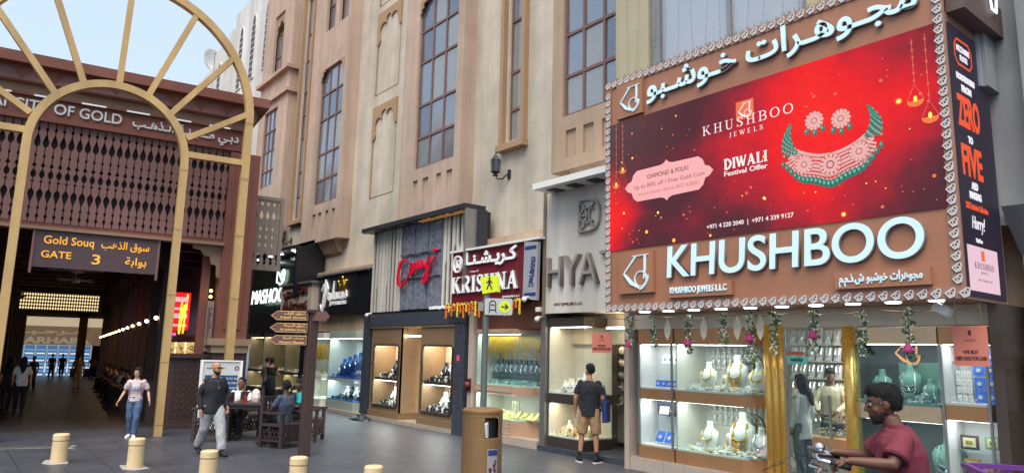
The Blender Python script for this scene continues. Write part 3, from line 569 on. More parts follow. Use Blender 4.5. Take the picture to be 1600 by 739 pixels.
for s_, y_, z_, w_, h_, m_, bo in (('MEZZANINE', 9.1, 5.69, .4, .075, w9, .02), ('FLOOR', 9.19, 5.58, .23, .075, w9, .02), ('PROMOTION ITEMS', 9.03, 5.32, .56, .08, w9, .04), ('FROM', 9.16, 5.18, .3, .09, w9, .05), ('ZERO', 8.98, 4.73, .68, .4, or9, .03), ('TO', 9.24, 4.56, .14, .09, w9, .05), ('FIVE', 9.0, 4.14, .62, .38, or9, .03), ('AED', 9.22, 4.0, .2, .09, w9, .05), ('MAKING', 9.14, 3.88, .36, .09, w9, .05), ('22K Exclusive Collection', 9.0, 3.75, .68, .075, or9, .02), ('Visit Now', 9.22, 3.37, .2, .05, w9, .01), ('JEWELS', 9.28, 3.0, .24, .035, E_((120, 90, 110)), 0), ('Gold • Diamond • Pearl', 9.18, 2.92, .44, .03, E_((120, 90, 110)), 0)):
    text(s_, m_, (XS+.002, y_, z_), w_, h_, bold=bo, **U_)
text('Hurry!', w9, (XS+.002, 9.14, 3.48), .4, .2, bold=.0, shear=.3, **U_)
b = MB(); serif_word(b, 'KHUSHBOO', (XS+.006, 9.1, 3.06), .075, .6, u=(0, 1, 0), d=.002, T_=.14, t_=.06, gap=.3); b.build('lettering', E_((110, 80, 100)), MP); MB().box(-3, XS+.007, 9.33, 9.43, 3.16, 3.28).build('logo_square', orl, MP)
FN = T('fascia_frame', 'brown metal housing with a small white lamp above the narrow navy screen', 'metal housing', (-3, 9.6, 6.1))
b = MB(); b.box(-3.0, -2.8, 8.9, 10.2, 6.1, 6.5); b.box(-3.3, -2.85, 9.1, 10.3, 6.55, 8.2); b.build('casing', mat('brown housing', (98, 78, 74), .5), FN)
b = MB(); b.ribbon([(9.75, 6.35), (9.9, 6.35), (9.95, 6.6), (9.88, 6.9), (9.76, 6.9), (9.7, 6.6)], .03, (-2.78, 0, 0), (0, 1, 0), (0, 0, 1), .02, closed=True); b.build('lamp_outline', emat('white tube', (240, 244, 250), 1.0), FN)
# upper storey behind the billboard
UP = T('corner_upper_storey', 'pale pier and large grey glass wall hung with light strings above the billboard', 'building', (-6, 9.7, 6))
MB().box(-8.98, -8.17, 9.6, 10.9, 5.4, 18.5).build('pier', mat('pale yellow render', (178, 168, 140), .8, var=.06, bump=.2, bscale=30), UP); MB().box(-8.17, -7.95, 9.66, 10.9, 5.4, 18.5).build('side_strip', steel, UP)
gg = mat('pale grey glass wall', (172, 180, 190), .2, metal=.15, var=.04, scale=.6)
for a, c in ((-7.95, -6.55), (-6.47, -5.2), (-5.12, -3.9), (-3.82, -2.95)): MB().box(a, c, 9.75, 9.8, 5.4, 18).build('glass_panel', gg, UP)
for a in (-6.55, -5.2, -3.9): MB().box(a, a+.08, 9.7, 9.8, 5.4, 18).build('mullion', steel, UP)
MB().box(-5.1, -4.4, 9.62, 9.75, 5.4, 18).build('pier', mat('pale yellow render', (178, 168, 140)), UP); MB().box(-8.17, -2.9, 9.8, 10.9, 5.4, 18.5).build('wall', grey, UP)
wire = mat('thin wire', (110, 105, 95), .6, var=0); bulb = mat('small clear bulb', (176, 170, 150), .2, var=0); LS = None
for i in range(20):
    x = -8.93+i*.285; y = 9.55 if x < -8.15 else 9.66; b = MB(); pts = [(x+random.uniform(-.05, .05), y-.02, 6.85+j*.55) for j in range(11)]; b.tube(pts, .003, 4); q = T('light_string', ORD[i]+' hanging string of tiny bulbs from the left above the billboard', 'light string', (x, y, 6.8), 'light strings hung down the pier and glass'); b.build('wire', wire, q)
    c = MB()
    for p_ in range(46): z = 6.9+p_*.12; c.box(x-.006, x+.006, y-.032, y-.02, z, z+.014)
    c.build('bulbs', bulb, q)
gm_ = mat('green wire grass', (120, 118, 84), .7); b = MB(); R_ = random.Random(5)
for i in range(420): x = R_.uniform(-8.45, -3.0); h = R_.uniform(.04, .16); b.tube([(x, 8.95+R_.uniform(0, .3), 6.77), (x+R_.uniform(-.05, .05), 8.95, 6.77+h)], .003, 3)
b.build('bird_spikes', gm_, kind='stuff', label='thin wire spikes along the top edge of the billboard', cat='wire spikes')
# ================================================================ corner jeweller's shopfront
SK = T('jewellery_shopfront', 'corner shopfront of glass cases with copper bands under the brown billboard', 'shopfront', (-6, 9.9, 0))
def tiles(par, x0, x1, y0, y1, z0, z1, m, w=.45):
    nn = max(1, round((x1-x0)/w)); w = (x1-x0)/nn; base = None
    for i in range(nn):
        if base is None: base = MB().box(x0+.003, x0+w-.003, y0, y1, z0, z1).build('tile', m, par); me = base.data
        else:
            c = base.copy(); COL.objects.link(c); c.parent = par; c.location = (base.location.x+w*i, base.location.y+random.uniform(-.002, .002), base.location.z)
tiles(SK, -8.97, -6.0, 9.84, 10.9, 0, .22, tileb); tiles(SK, -6.0, -3.05, 9.88, 10.9, 0, .1, tileb)
L4 = [('band', .22, .43), ('glass', .43, 1.23), ('band', 1.23, 1.41), ('glass', 1.41, 2.19), ('band', 2.19, 2.45)]
showcase(SK, [(-8.72, 9.9), (-7.94, 9.9), (-7.94, 9.92)], 10.45, L4, copper, slatw, cool)
showcase(SK, [(-7.9, 9.9), (-6.62, 9.9), (-6.34, 10.25)], 10.75, L4, copper, cwall, cool, M_cyan)
for x in (-8.7, -7.96): MB().box(x-.02, x+.02, 9.88, 9.9, .43, 2.19).build('frame_post', steel, SK)
L5 = [('band', .1, .3), ('glass', .3, 1.23), ('band', 1.23, 1.43), ('glass', 1.43, 2.22), ('band', 2.22, 2.44)]
drkb = mat('dark case back', (104, 108, 104), .5, var=.1)
showcase(SK, [(-5.02, 10.2), (-4.75, 9.9), (-3.74, 9.9)], 10.8, L5, champ, drkb, cyan, M_cyan, greenv)
showcase(SK, [(-3.72, 9.9), (-3.2, 9.9), (-3.2, 9.92)], 10.5, [('band', .1, .3), ('glass', .3, 1.29), ('band', 1.29, 1.47), ('glass', 1.47, 2.22), ('band', 2.22, 2.44)], copper, slatw, cool)
MB().box(-3.1, -2.98, 9.75, 10.9, 0, 2.7).build('end_frame', dbron, SK); MB().box(-8.97, -8.86, 9.8, 10.9, 0, 2.8).build('pier', tileb, SK)
MB().box(-8.86, -3.1, 9.95, 10.3, 2.46, 2.72).build('header_beam', mat('cream header', (196, 188, 168), .5), SK)
for x in (-3.71, -3.2): MB().box(x-.015, x+.015, 9.875, 9.9, .3, 2.22).build('frame_post', steel, SK)
onyx = mat('gold onyx', (196, 162, 94), .28, metal=.65, var=.12, scale=2, streak=3, emit=(230, 170, 50), es=.1)
for x in (-6.18, -6.06, -5.94): MB().lathe([(.06, .1), (.06, 2.5)], (x, 9.98, 0), 14, 1, .8).build('gold_column', onyx, SK, smooth=True)
MB().lathe([(.08, .1), (.08, 2.5)], (-4.98, 10.1, 0), 14).build('gold_column', onyx, SK, smooth=True)
# interior of the shop
b = MB(); b.box(-8.8, -3.0, 14.0, 14.1, 0, 2.8); b.build('back_wall', cwall, SK); MB().box(-8.8, -3, 10.8, 14, 2.7, 2.75).build('ceiling', wpan, SK); MB().box(-8.8, -3, 10.2, 14, .08, .1).build('floor', tileb, SK)
for x in (-5.8, -5.0): MB().box(x-.3, x+.3, 11.4, 13.6, 2.66, 2.69).build('ceiling_light', roomlight, SK)
MB().box(-8.8, -8.75, 10.8, 14, .1, 2.7).build('side_wall', cwall, SK)
# wall racks of necklaces in the entrance
for r_ in range(5):
    b = trays(-7.8, -5.1, 13.4, 13.9, 1.0+.34*r_, 0, r_, 1); b = MB()
    for k in range(16):
        x = -7.85+.18*k; z = .98+.33*r_; b.cur = 0; b.prism([(0, 0), (.13, 0), (.13, .27), (0, .27)], (x, 13.5, z), (1, 0, 0), (0, .3, .95), (0, .02, -.01)); b.cur = 1
        b.tube([(x+.02, 13.55, z+.24), (x+.03, 13.5, z+.12), (x+.065, 13.47, z+.05), (x+.1, 13.5, z+.12), (x+.11, 13.55, z+.24)], .009, 4)
    b.cur = 0; b.box(-7.9, -5.0, 13.5, 13.9, .95+.33*r_, .97+.33*r_); b.build('necklace_rack', [wpan, silver], SK, kind='stuff')
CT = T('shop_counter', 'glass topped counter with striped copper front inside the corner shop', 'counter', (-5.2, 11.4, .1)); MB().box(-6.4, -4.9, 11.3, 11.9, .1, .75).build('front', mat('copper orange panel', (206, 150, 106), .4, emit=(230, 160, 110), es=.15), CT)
for k in range(6): MB().box(-6.3+k*.24, -6.18+k*.24, 11.28, 11.3, .2, .62).build('stripe', wpan, CT)
MB().box(-6.4, -4.9, 11.28, 11.95, .78, .98).build('glass_box', M_glass, CT); trays(-6.35, -4.95, 11.35, 11.9, .79, 0, 5, 120).build('jewellery', [silver, whitev, gold], CT, kind='stuff'); MB().box(-6.42, -4.88, 11.27, 11.95, .98, 1.01).build('top', M_cyan, CT)
# glass door with stickers
GD = T('glass_door', 'open glass door of the corner shop with payment stickers', 'door', (-5.86, 9.95, .1)); MB().box(-5.86, -5.1, 9.93, 9.945, .12, 2.4).build('glass', M_cyan, GD); MB().box(-5.87, -5.84, 9.92, 9.95, .12, 2.4).build('edge', steel, GD); MB().box(-5.2, -5.17, 9.88, 9.92, .9, 1.5).build('handle', steel, GD)
MB().box(-5.82, -5.5, 9.915, 9.925, 1.92, 2.03).build('sticker', mat('mint sticker', (120, 210, 180), .5), GD); text('tabby', mat('sticker ink', (40, 34, 50), .5), (-5.76, 9.912, 1.945), .2, .065, d=.003, bold=.03, parent=GD); MB().box(-5.82, -5.55, 9.915, 9.925, 2.05, 2.1).build('sticker', mat('orange sticker', (205, 90, 60), .5), GD)
MB().lathe([(.04, 0), (.04, .01)], (0, 0, 0), 12).build('sticker', mat('amber sticker', (230, 170, 50), .5), GD).matrix_local = Matrix.Translation((.5, -.03, 1.88)) @ Matrix.Rotation(pi/2, 4, 'X')
# busts: left main case (upper and lower) and green case
for i, (x, k, sc, z) in enumerate(((-7.45, 'w_gold', 1.3, 1.46), (-6.95, 'w_long', 1.55, 1.5), (-6.5, 'w_gold', 1.35, 1.46))): bust(k, (x, 10.25+.1*(i == 1), z), ['white bust with gold choker, left on the upper deck, copper banded case', 'tall white bust before the round lattice on the upper deck of the corner case', 'white bust with gold pendant by the case corner, upper deck'][i], 'white busts in the copper banded case', -.0, sc)
for i, (x, k, sc, z) in enumerate(((-7.42, 'w_gold', 1.35, .47), (-6.86, 'w_long', 1.8, .5), (-6.46, 'w_silver', 1.3, .47))): bust(k, (x, 10.2+.12*(i == 1), z), ['white bust with gold pendant, left on the lower deck of the corner case', 'large white bust with layered gold chains before the lower round lattice', 'white bust with fine chain at the lower case corner'][i], 'white busts in the copper banded case', 0, sc)
for i, (x, y, z, sc, l) in enumerate(((-7.68, 10.5, 1.46, .75, 'small white bust at the back left of the upper deck, copper banded case'), (-7.18, 10.55, 1.5, .9, 'white bust at the back between left and tall busts, upper deck'), (-6.7, 10.55, 1.47, .8, 'small white bust at the back near the corner, upper deck'), (-7.68, 10.5, .48, .8, 'small white bust at the back left of the lower deck, copper banded case'), (-7.14, 10.55, .5, .95, 'white bust at the back middle of the lower deck, copper banded case'))): bust('w_gold', (x, y, z), l, 'white busts in the copper banded case', 0, sc)
for i, (x, z, w, h) in enumerate(((-7.2, 1.47, .09, .24), (-6.72, 1.47, .1, .26), (-7.16, .48, .1, .3), (-6.64, .48, .11, .34), (-7.6, .48, .07, .16), (-7.62, 1.47, .1, .1))):
    q = T('earring_stand', ['white stand between the left and tall busts, upper deck', 'white stand between the tall and corner busts, upper deck', 'white stand left of the large layered bust, lower deck', 'tall white stand right of the large layered bust, lower deck', 'small white stand far left on the lower deck', 'low white cushion far left on the upper deck'][i], 'jewellery stand', (x, 10.2, z), 'white stands among the busts'); MB().prism([(0, 0), (w, 0), (w, h*.9), (w*.7, h), (w*.3, h), (0, h*.9)], (x, 10.2, z), (1, 0, 0), (0, .25, .97), (0, .02, 0)).build('panel', whitev, q, bevel=.004)
    b = MB(); [b.box(x+w*a_-.004, x+w*a_+.004, 10.2+.0, 10.2+.006, z+h*.15, z+h*.8) for a_ in (.3, .5, .7)]; b.X = None; b.build('earrings', gold, q, kind='stuff').location = (0, .02, 0)
for z in (1.46, .48):
    LT = T('lattice_screen', 'round topped lattice screen behind the %s white busts' % ('upper' if z > 1 else 'lower'), 'lattice screen', (-6.85, 10.55, z)); b = MB(); b.ribbon([(-7.1, z), (-7.1, z+.35)]+arcp(-6.85, z+.36, .25, 180, 0, 14)+[(-6.6, z)], .018, (0, 10.55, 0), d=.02)
    for cx_ in (-7.0, -6.85, -6.7):
        for cz_ in (.1, .24, .38, .5):
            if cx_ == -6.85 or cz_ < .45: b.ribbon(arcp(cx_, z+cz_, .085, 0, 360, 8)[:-1], .01, (0, 10.55, 0), d=.015, closed=True)
    b.build('lattice', dbron, LT)
box_ = lambda nm, m, b, **k: box(nm, m, b, **k)
for z, sd_ in ((1.445, 1), (.465, 2)):
    trays(-7.8, -6.45, 9.97, 10.3, z, 0, sd_, 420).build('jewellery_tray', [whitev, gold, silver], label='white deck crowded with gold pieces in the copper banded case, %s tier' % ('upper' if z > 1 else 'lower'), cat='jewellery tray', kind='stuff')
bb_ = mat('blue coin card', (52, 104, 200), .4, emit=(52, 110, 220), es=.12); sb = mat('silver coin', (214, 216, 220), .3, metal=.5); nvy = mat('navy box', (30, 34, 56), .6)
def card(x, y, z, w, h, m, dm, label, group, tilt=.25, disc_=True):
    r = T('coin_card', label, 'coin card', (x, y, z), group); MB().prism([(0, 0), (w, 0), (w, h), (0, h)], (x, y, z), (1, 0, 0), (0, sin(tilt), cos(tilt)), (0, .012, 0)).build('card', m, r)
    b = MB(); c = Vector((x+w/2, y-.004, z))+Vector((0, sin(tilt), cos(tilt)))*h*.5
    b.prism([(w*.24*cos(a*pi/5), w*.24*sin(a*pi/5)) for a in range(10)], c, (1, 0, 0), (0, sin(tilt), cos(tilt)), (0, -.006, 0)); b.build('coin', dm, r); return r
for i in range(3): card(-8.42+.12*i, 10.2, 1.86, .1, .15, whitev, bb_, ORD[i]+' pale card on the glass ledge of the narrow left cabinet', 'cards on the upper ledge')
MB().box(-8.5, -8.02, 10.12, 10.36, 1.84, 1.852).build('glass_ledge', M_cyan, SK)
for i in range(4): card(-8.5+.125*i, 10.1, 1.45, .11, .12, bb_, sb, ORD[i]+' blue coin card standing on the upper floor of the narrow left cabinet', 'blue cards left')
for i in range(3): card(-8.46+.11*i, 10.15, .98, .09, .13, nvy if i == 2 else whitev, sb, ORD[i]+' coin card in the dark case on the lower glass ledge', 'cards on the lower ledge')
MB().box(-8.6, -8.0, 10.1, 10.4, .955, .968).build('glass_ledge', M_cyan, SK); box('presentation_case', nvy, (-8.55, -8.16, 10.2, 10.34, .97, 1.2), cat='presentation case', label='dark open presentation case behind cards on the lower ledge', bevel=.02)
for i in range(2): card(-8.5+.2*i, 10.08, .5, .16, .2, bb_, sb, ORD[i]+' large blue card leaning on the lowest floor of the narrow left cabinet', 'large blue cards', .5)
for i in range(8): card(-3.47+.125*(i % 2), 10.25, 1.5+.165*(3-i//2), .115, .15, bb_, sb, ['top', 'second', 'third', 'bottom'][i//2]+' %s blue coin card in the block of eight, right cabinet' % ('left hand', 'right hand')[i % 2], 'block of blue coin cards', .05)
for i in range(12): card(-3.68+.062*(i % 3), 10.27, 1.53+.1*(3-i//3)-.02, .052, .085, [whitev, whitev, mat('red bar card', (180, 60, 60), .5), creamv][(i*5) % 4 if i in (4, 9) else 0], sb, '%s small bar card of the %s row beside the blue block' % (['left', 'middle', 'right'][i % 3], ['top', 'second', 'third', 'bottom'][i//3]), 'small bar cards', .05)
fr1, fr2, frg = mat('dark picture frame', (66, 56, 54), .4), mat('green picture mat', (110, 150, 120), .5), mat('gold picture frame', (196, 150, 70), .35, metal=.5)
for x, z, w, h, m, l in ((-3.66, .93, .2, .17, fr1, 'dark framed gold coin, upper left of the right cabinet'), (-3.39, .95, .17, .16, fr2, 'green framed gold picture, upper right of the right cabinet'), (-3.63, .62, .17, .2, frg, 'gold framed picture, lower left of the right cabinet'), (-3.38, .6, .16, .18, frg, 'gold framed picture, lower right of the right cabinet')):
    r = T('picture_frame', l, 'picture frame', (x, 10.2, z), 'framed gifts'); MB().box(x, x+w, 10.2, 10.225, z, z+h).build('frame', m, r); MB().box(x+.03, x+w-.03, 10.192, 10.2, z+.03, z+h-.03).build('picture', mat('frame picture', (190, 190, 150), .4), r); MB().box(x+w/2-.035, x+w/2+.035, 10.186, 10.192, z+h/2-.02, z+h/2+.02).build('gold_bar', gold, r)
MB().box(-3.7, -3.22, 10.1, 10.45, .9, .912).build('glass_ledge', M_cyan, SK)
text('P A M P', dbron, (-3.68, 10.2, 1.96), .2, .05, d=.01, parent=SK); text('P A M P', wpan, (-3.66, 9.98, 1.515), .3, .05, d=.01, parent=SK)
for i, (x, z, sc, l) in enumerate(((-4.66, 1.5, .85, 'green bust partly behind the cyclist head, left'), (-4.28, 1.54, .95, 'tall green bust under the glowing emblem'), (-4.02, 1.48, .65, 'small green bust beside the tall one'), (-3.82, 1.5, .8, 'green bust with silver lariat near the case edge'), (-3.86, .5, 1.3, 'large green bust with long silver strands on the lower deck'), (-4.6, .45, 1.0, 'green bust low behind the handlebar'))): bust('green', (x, 10.4-.05*(i == 2), z), l, 'green busts in the right case', 0, sc*1.3)
trays(-4.75, -3.78, 9.98, 10.35, 1.46, 0, 9, 260, .07).build('jewellery_tray', [greenv, silver, silver], label='green deck of silver rings and bracelets behind the cyclist', cat='jewellery tray', kind='stuff')
MB().box(-4.5, -3.98, 10.56, 10.6, 1.5, 1.98).build('picture_board', greenv, SK); b = MB(); KJ(b, -4.56, 1.92, .42, 10.5, .015); b.build('glowing_logo', emat('orange neon', (255, 170, 110), .7), SK)
def wallrack(x0, x1, y, z0, z1, nx, nz, par, m=None):
    b = MB(); w, h = (x1-x0)/nx, (z1-z0)/nz
    for i in range(nx):
        for j in range(nz):
            x, z = x0+w*i, z0+h*j; b.cur = 0; b.prism([(w*.1, h*.04), (w*.9, h*.04), (w*.85, h*.92), (w*.15, h*.92)], (x, y-.02, z), (1, 0, 0), (0, .08, 1), (0, .008, 0)); b.cur = 1
            b.tube([(x+w*.25, y-.02, z+h*.85), (x+w*.3, y-.035, z+h*.5), (x+w*.5, y-.04, z+h*.22), (x+w*.7, y-.035, z+h*.5), (x+w*.75, y-.02, z+h*.85)], .006, 4)
    b.build('necklace_wall', [m or wpan, silver], par, kind='stuff')
wallrack(-7.75, -6.5, 10.7, 1.78, 2.17, 11, 2, SK); wallrack(-7.75, -6.5, 10.7, .85, 1.21, 11, 2, SK)
# hanging garlands and leaves
lf, wf, pf = mat('artificial leaf', (74, 106, 66), .6, var=.3, scale=20), mat('white blossom', (226, 222, 200), .6), mat('magenta rose', (190, 60, 120), .6, var=.2, scale=20)
b = MB(); b.tube([(-8.7+i*.57, 9.2, 2.62-.04*(i % 2)) for i in range(11)], .006, 4); b.build('garland_cord', mat('cord', (150, 110, 70), .7), cat='cord', label='thin cord strung under the billboard holding the garlands')
def garland(x, y, z, L_, seed, fl):
    r = T('hanging_garland', '', 'garland', (x, y, z), 'garlands hanging under the billboard'); R_ = random.Random(seed); b = MB(); w = MB(); b.tube([(x, y, z), (x+.01, y, z-L_)], .005, 4)
    for i in range(int(L_*170)):
        t = R_.random(); q = Vector((x+R_.gauss(0, .032), y+R_.gauss(0, .025), z-t*L_)); a = R_.uniform(0, 6.3); s = R_.uniform(.02, .042)
        if R_.random() < .45: b.prism([(-s, 0), (0, -s*.6), (s, 0), (0, s*.7)], q, (cos(a), sin(a)*.4, .3), (-.3, .2, 1), (0, .004, 0))
        else: w.ball(q, s*.45, n=5, m=3)
    for k in range(5): t = .3+.17*k; a = (-1)**k; b.prism([(-.03, 0), (0, -.03), (.035, 0), (0, .028)], (x+a*.05, y-.02, z-L_*t), (1, 0, .4*a), (0, .2, 1), (0, .004, 0))
    b.build('leaves', lf, r, kind='stuff'); w.build('blossoms', wf, r, kind='stuff')
    if fl:
        f = MB(); c = (x-.01, y-.02, z-L_*fl); f.lathe([(.012, .09), (.05, .04), (.062, 0), (.055, -.03), (.02, -.035)], c, 9)
        for k in range(6): f.ball((c[0]+.045*cos(k), c[1]+.045*sin(k), c[2]-.01), .025, n=6, m=4)
        f.build('rose', pf, r)
    return r
for i, (x, L_, fl, l) in enumerate(((-8.25, .42, .95, 'garland with a magenta rose, leftmost under the billboard'), (-7.72, .42, 0, 'plain leafy garland right of the leftmost rose garland'), (-7.02, .5, .75, 'garland with a magenta rose over the white bust case'), (-6.38, .42, 0, 'plain garland above the corner of the white bust case'), (-5.92, .58, .55, 'long garland with a rose before the gold columns'), (-5.55, .5, 0, 'white blossom garland before the glass door'), (-4.96, .46, .62, 'garland with a rose before the single gold column'), (-4.32, .5, 0, 'plain garland over the green case header'), (-3.76, .5, .85, 'garland with a magenta rose beside the right cabinet'))):
    garland(x, 9.15, 2.64, L_*1.2, i, fl)['label'] = l
cv = mat('dry cream leaf', (226, 214, 184), .6, var=.15, scale=20)
for i, (x, l) in enumerate(((-7.42, 'left of the three hanging dry leaves over the case'), (-6.72, 'thin hanging dry leaf between two garlands'), (-6.13, 'large hanging dry leaf before the gold columns'), (-5.75, 'pale hanging dry leaf beside the glass door'))):
    MB().prism([(0, 0), (.035, -.08), (.055, -.18), (.04, -.28), (.0, -.36), (-.045, -.27), (-.055, -.16), (-.025, -.07)], (x, 9.12, 2.6), (.9, .3, 0), (0, 0, 1), (0, .008, 0)).build('dry_leaf', cv, cat='hanging leaf', label=l, group='dry leaves hung under the billboard')
# notices
tagm = mat('salmon notice card', (214, 126, 106), .6, var=.04); ink = mat('dark red ink', (90, 34, 34), .6)
for x, y, z, w, h, l in ((-9.45, 9.45, 2.02, .5, .36, 'salmon notice hanging at the left end of the billboard'), (-3.32, 9.25, 1.96, .36, .46, 'salmon notice hanging under the right end of the billboard')):
    r = T('hanging_notice', l, 'notice', (x, y, z), 'notices about used gold'); MB().box(x, x+w, y, y+.006, z, z+h).build('card', tagm, r)
    for cx_ in (x+.05, x+w-.05): MB().tube([(cx_, y, z+h), (cx_, y, 2.72)], .004, 4).build('cord', wire, r)
    text('WE BUY', ink, (x+w*.28, y, z+h*.3), w*.44, .04, d=.004, bold=.03, parent=r); text('USED GOLD FOR CASH', ink, (x+w*.06, y, z+h*.14), w*.88, .045, d=.004, bold=.03, parent=r)
    MB().box(x+w*.46, x+w*.54, y-.004, y, z+h*.76, z+h*.88).build('emblem_print', ink, r); text('JEWELS', mat('faint ink', (176, 96, 84)), (x+w*.35, y, z+h*.6), w*.3, .03, d=.004, parent=r)
FL = T('flood_light', 'small white floodlight under the right end of the billboard', 'floodlight', (-3.3, 9.1, 2.6)); b = MB(); b.X = Matrix.Translation((-3.35, 9.1, 2.6)) @ Matrix.Rotation(.5, 4, 'Y'); b.box(-.1, .1, -.06, .06, -.05, .05); b.build('housing', wpan, FL, bevel=.01); MB().tube([(-3.35, 9.1, 2.64), (-3.3, 9.12, 2.72)], .012).build('bracket', steel, FL)
# ================================================================ neighbouring jeweller with grey sign (left of the billboard)
HS = T('grey_sign_board', 'tall grey sign board with large metal letters left of the billboard', 'sign', (-10, 10, 2.82)); gpan = mat('warm grey panel', (208, 201, 190), .5, metal=0, var=.05, scale=1, streak=1.5); mlet = mat('brushed letters', (172, 166, 158), .35, metal=.35)
MB().box(-11.4, -8.45, 10.0, 10.7, 2.82, 5.42).build('panel', gpan, HS); MB().box(-11.48, -11.4, 9.97, 10.7, 2.78, 5.5).build('edge', mat('edge metal', (130, 112, 92), .5), HS)
for ch, x, w in (('H', -11.29, .44), ('Y', -10.78, .48), ('A', -10.32, .52), ('T', -9.72, .46), ('T', -9.2, .46)): text(ch, lside, (x+.02, 10.0, 3.37), w, .62, d=.07, parent=HS, bold=-.01); text(ch, mlet, (x, 9.92, 3.38), w, .62, d=.015, parent=HS, bold=-.01)
text('HYATT JEWELLERS (L.L.C.)', ink, (-11.12, 10.0, 2.96), .84, .07, d=.008, bold=.02, parent=HS); text('(ش.ذ.م.م)', ink, (-9.6, 10.0, 2.97), .4, .08, d=.008, ar=True, parent=HS)
b = MB()
D_ = [(0, 0), (0, .64)]+[(.3, .64)]+arcp(.3, .4, .27, 60, 0, 5, .24)+arcp(.3, .24, .27, 0, -60, 5, .24)+[(.3, 0)]
b.ribbon(D_, .035, (-10.34, 10.0, 4.45), d=.07, closed=True)
for q in ([(0, 0), (.14, .12), (.24, .32), (.14, .52), (0, .64)], [(0, .32), (.1, .2), (.24, .16), (.4, .2)], [(0, .32), (.1, .44), (.24, .48), (.4, .44)], [(0, .32), (.24, .32)], [(.42, .08), (.3, .2), (.28, .32), (.3, .44), (.42, .56)]): b.ribbon(q, .028, (-10.34, 10.0, 4.45), d=.06)
b.build('rose_emblem', mlet, HS)
CH = T('white_canopy', 'white slab canopy with square downlights over the grey sign board', 'canopy', (-10.3, 10, 5.5)); MB().box(-11.25, -8.5, 9.45, 10.3, 5.40, 5.53).build('slab', wpan, CH)
for x in (-10.9, -10.3, -9.7, -9.1): MB().box(x-.14, x+.14, 9.65, 9.95, 5.385, 5.4).build('square_downlight', iron, CH)
SH = T('jewellery_shopfront', 'bronze framed shopfront with a lit corner case under the grey sign board', 'shopfront', (-10.2, 10.1, 0))
MB().box(-11.6, -8.98, 10.0, 10.9, 0, .1).build('step', granite, SH); MB().box(-11.6, -11.44, 10.05, 10.9, .1, 2.8).build('frame', steel, SH); MB().box(-8.99, -8.86, 10.05, 10.9, .1, 2.8).build('frame', gpan, SH)
LH = [('band', .1, .3), ('glass', .3, .98), ('band', .98, 1.17), ('glass', 1.17, 2.54), ('band', 2.54, 2.73)]
showcase(SH, [(-11.4, 10.1), (-10.33, 10.1), (-10.3, 10.75)], 10.9, LH, dbron, cwall, warm)
for x, z, sc, k in ((-10.95, 1.22, .55, 'w_silver'), (-10.78, 1.22, .6, 'w_silver'), (-10.52, 1.22, 1.05, 'w_silver'), (-10.4, 1.22, .7, 'w_gold')): bust(k, (x, 10.4, z), '%s white bust from the left on the upper deck, bronze framed case' % ORD[[-10.95, -10.78, -10.52, -10.4].index(x)], 'white busts in the bronze framed case', 0, sc*1.35)
for i, (x, y, sc) in enumerate(((-11.2, 10.55, .8), (-11.08, 10.3, .7), (-10.68, 10.55, 1.5))): bust('w_silver', (x, y, 1.2), ['small white bust deep at the left end of the bronze framed case', 'low white bust near the glass at the left of the bronze framed case', 'tall white bust at the back of the bronze framed case'][i], 'white busts in the bronze framed case', 0, sc)
for i, (x, y, sc) in enumerate(((-11.15, 10.5, .8), (-10.85, 10.55, .9), (-10.55, 10.5, .85))): bust('w_gold', (x, y, .34), '%s white bust with gold on the lower tier, bronze framed case' % ORD[i], 'gold busts on the lower tier', 0, sc)
trays(-11.3, -10.4, 10.16, 10.7, 1.21, 0, 21, 200).build('jewellery_tray', [whitev, silver, whitev], label='white deck of silver sets, upper tier of the bronze framed case', cat='jewellery tray', kind='stuff'); trays(-11.3, -10.4, 10.16, 10.7, .34, 0, 22, 300, .12).build('jewellery_tray', [creamv, gold, whitev], label='cream deck of gold sets, lower tier of the bronze framed case', cat='jewellery tray', kind='stuff')
MB().box(-11.5, -8.9, 11.9, 12, .1, 2.8).build('back_wall', cwall, SH); MB().box(-11.5, -8.9, 10.9, 12, 2.7, 2.75).build('ceiling', wpan, SH); MB().box(-11.3, -9.1, 11.0, 11.6, 2.66, 2.68).build('ceiling_light', warm, SH); MB().box(-9.9, -9.1, 10.3, 10.5, 2.5, 2.53).build('ceiling_light', warm, SH)
for k in range(7): MB().box(-11.48, -8.99, 11.72, 11.9, .9+.27*k, .925+.27*k).build('shelf', dbron, SH)
MB().box(-10.75, -10.68, 11.25, 11.45, .1, 2.7).build('mullion', dbron, SH); MB().box(-8.99, -9.0, 11, 12, .1, 2.7).build('side_wall', cwall, SH)
for r_ in range(6):
    for k in range(6):
        x = -11.35+.24*k
        c = dup(protos['w_silver']); c.location = (x, 11.8, .93+.27*r_); c.scale = (.62, .62, .62); c.rotation_euler = (0, 0, 0); c['label'] = '%s small white bust on the %s back shelf behind the man in shorts' % (ORD[k], ['lowest', 'second lowest', 'third lowest', 'third highest', 'second highest', 'highest'][r_]); c['group'] = 'small busts on the back shelves'; c['category'] = 'jewellery bust'
b = MB()
for k in range(40): b.box(-9.9+.02*k, -9.892+.02*k, 11.2, 11.21, .3, .88)
b.build('bead_curtain', champ, SH, kind='stuff'); MB().lathe([(.07, 0), (.07, .01)], n=14).build('round_sticker', mat('pink sticker', (230, 90, 110)), SH).matrix_local = Matrix.Translation((1.1, .5, .5)) @ Matrix.Rotation(pi/2, 4, 'X')
MB().box(-10.3, -8.99, 10.7, 10.72, .1, 2.54).build('glass_pane', M_glass, SH)
box('alarm_box', wpan, (-11.62, -11.5, 9.9, 10.0, 2.86, 2.96), cat='alarm box', label='small white box on the left edge of the grey sign board', bevel=.01)
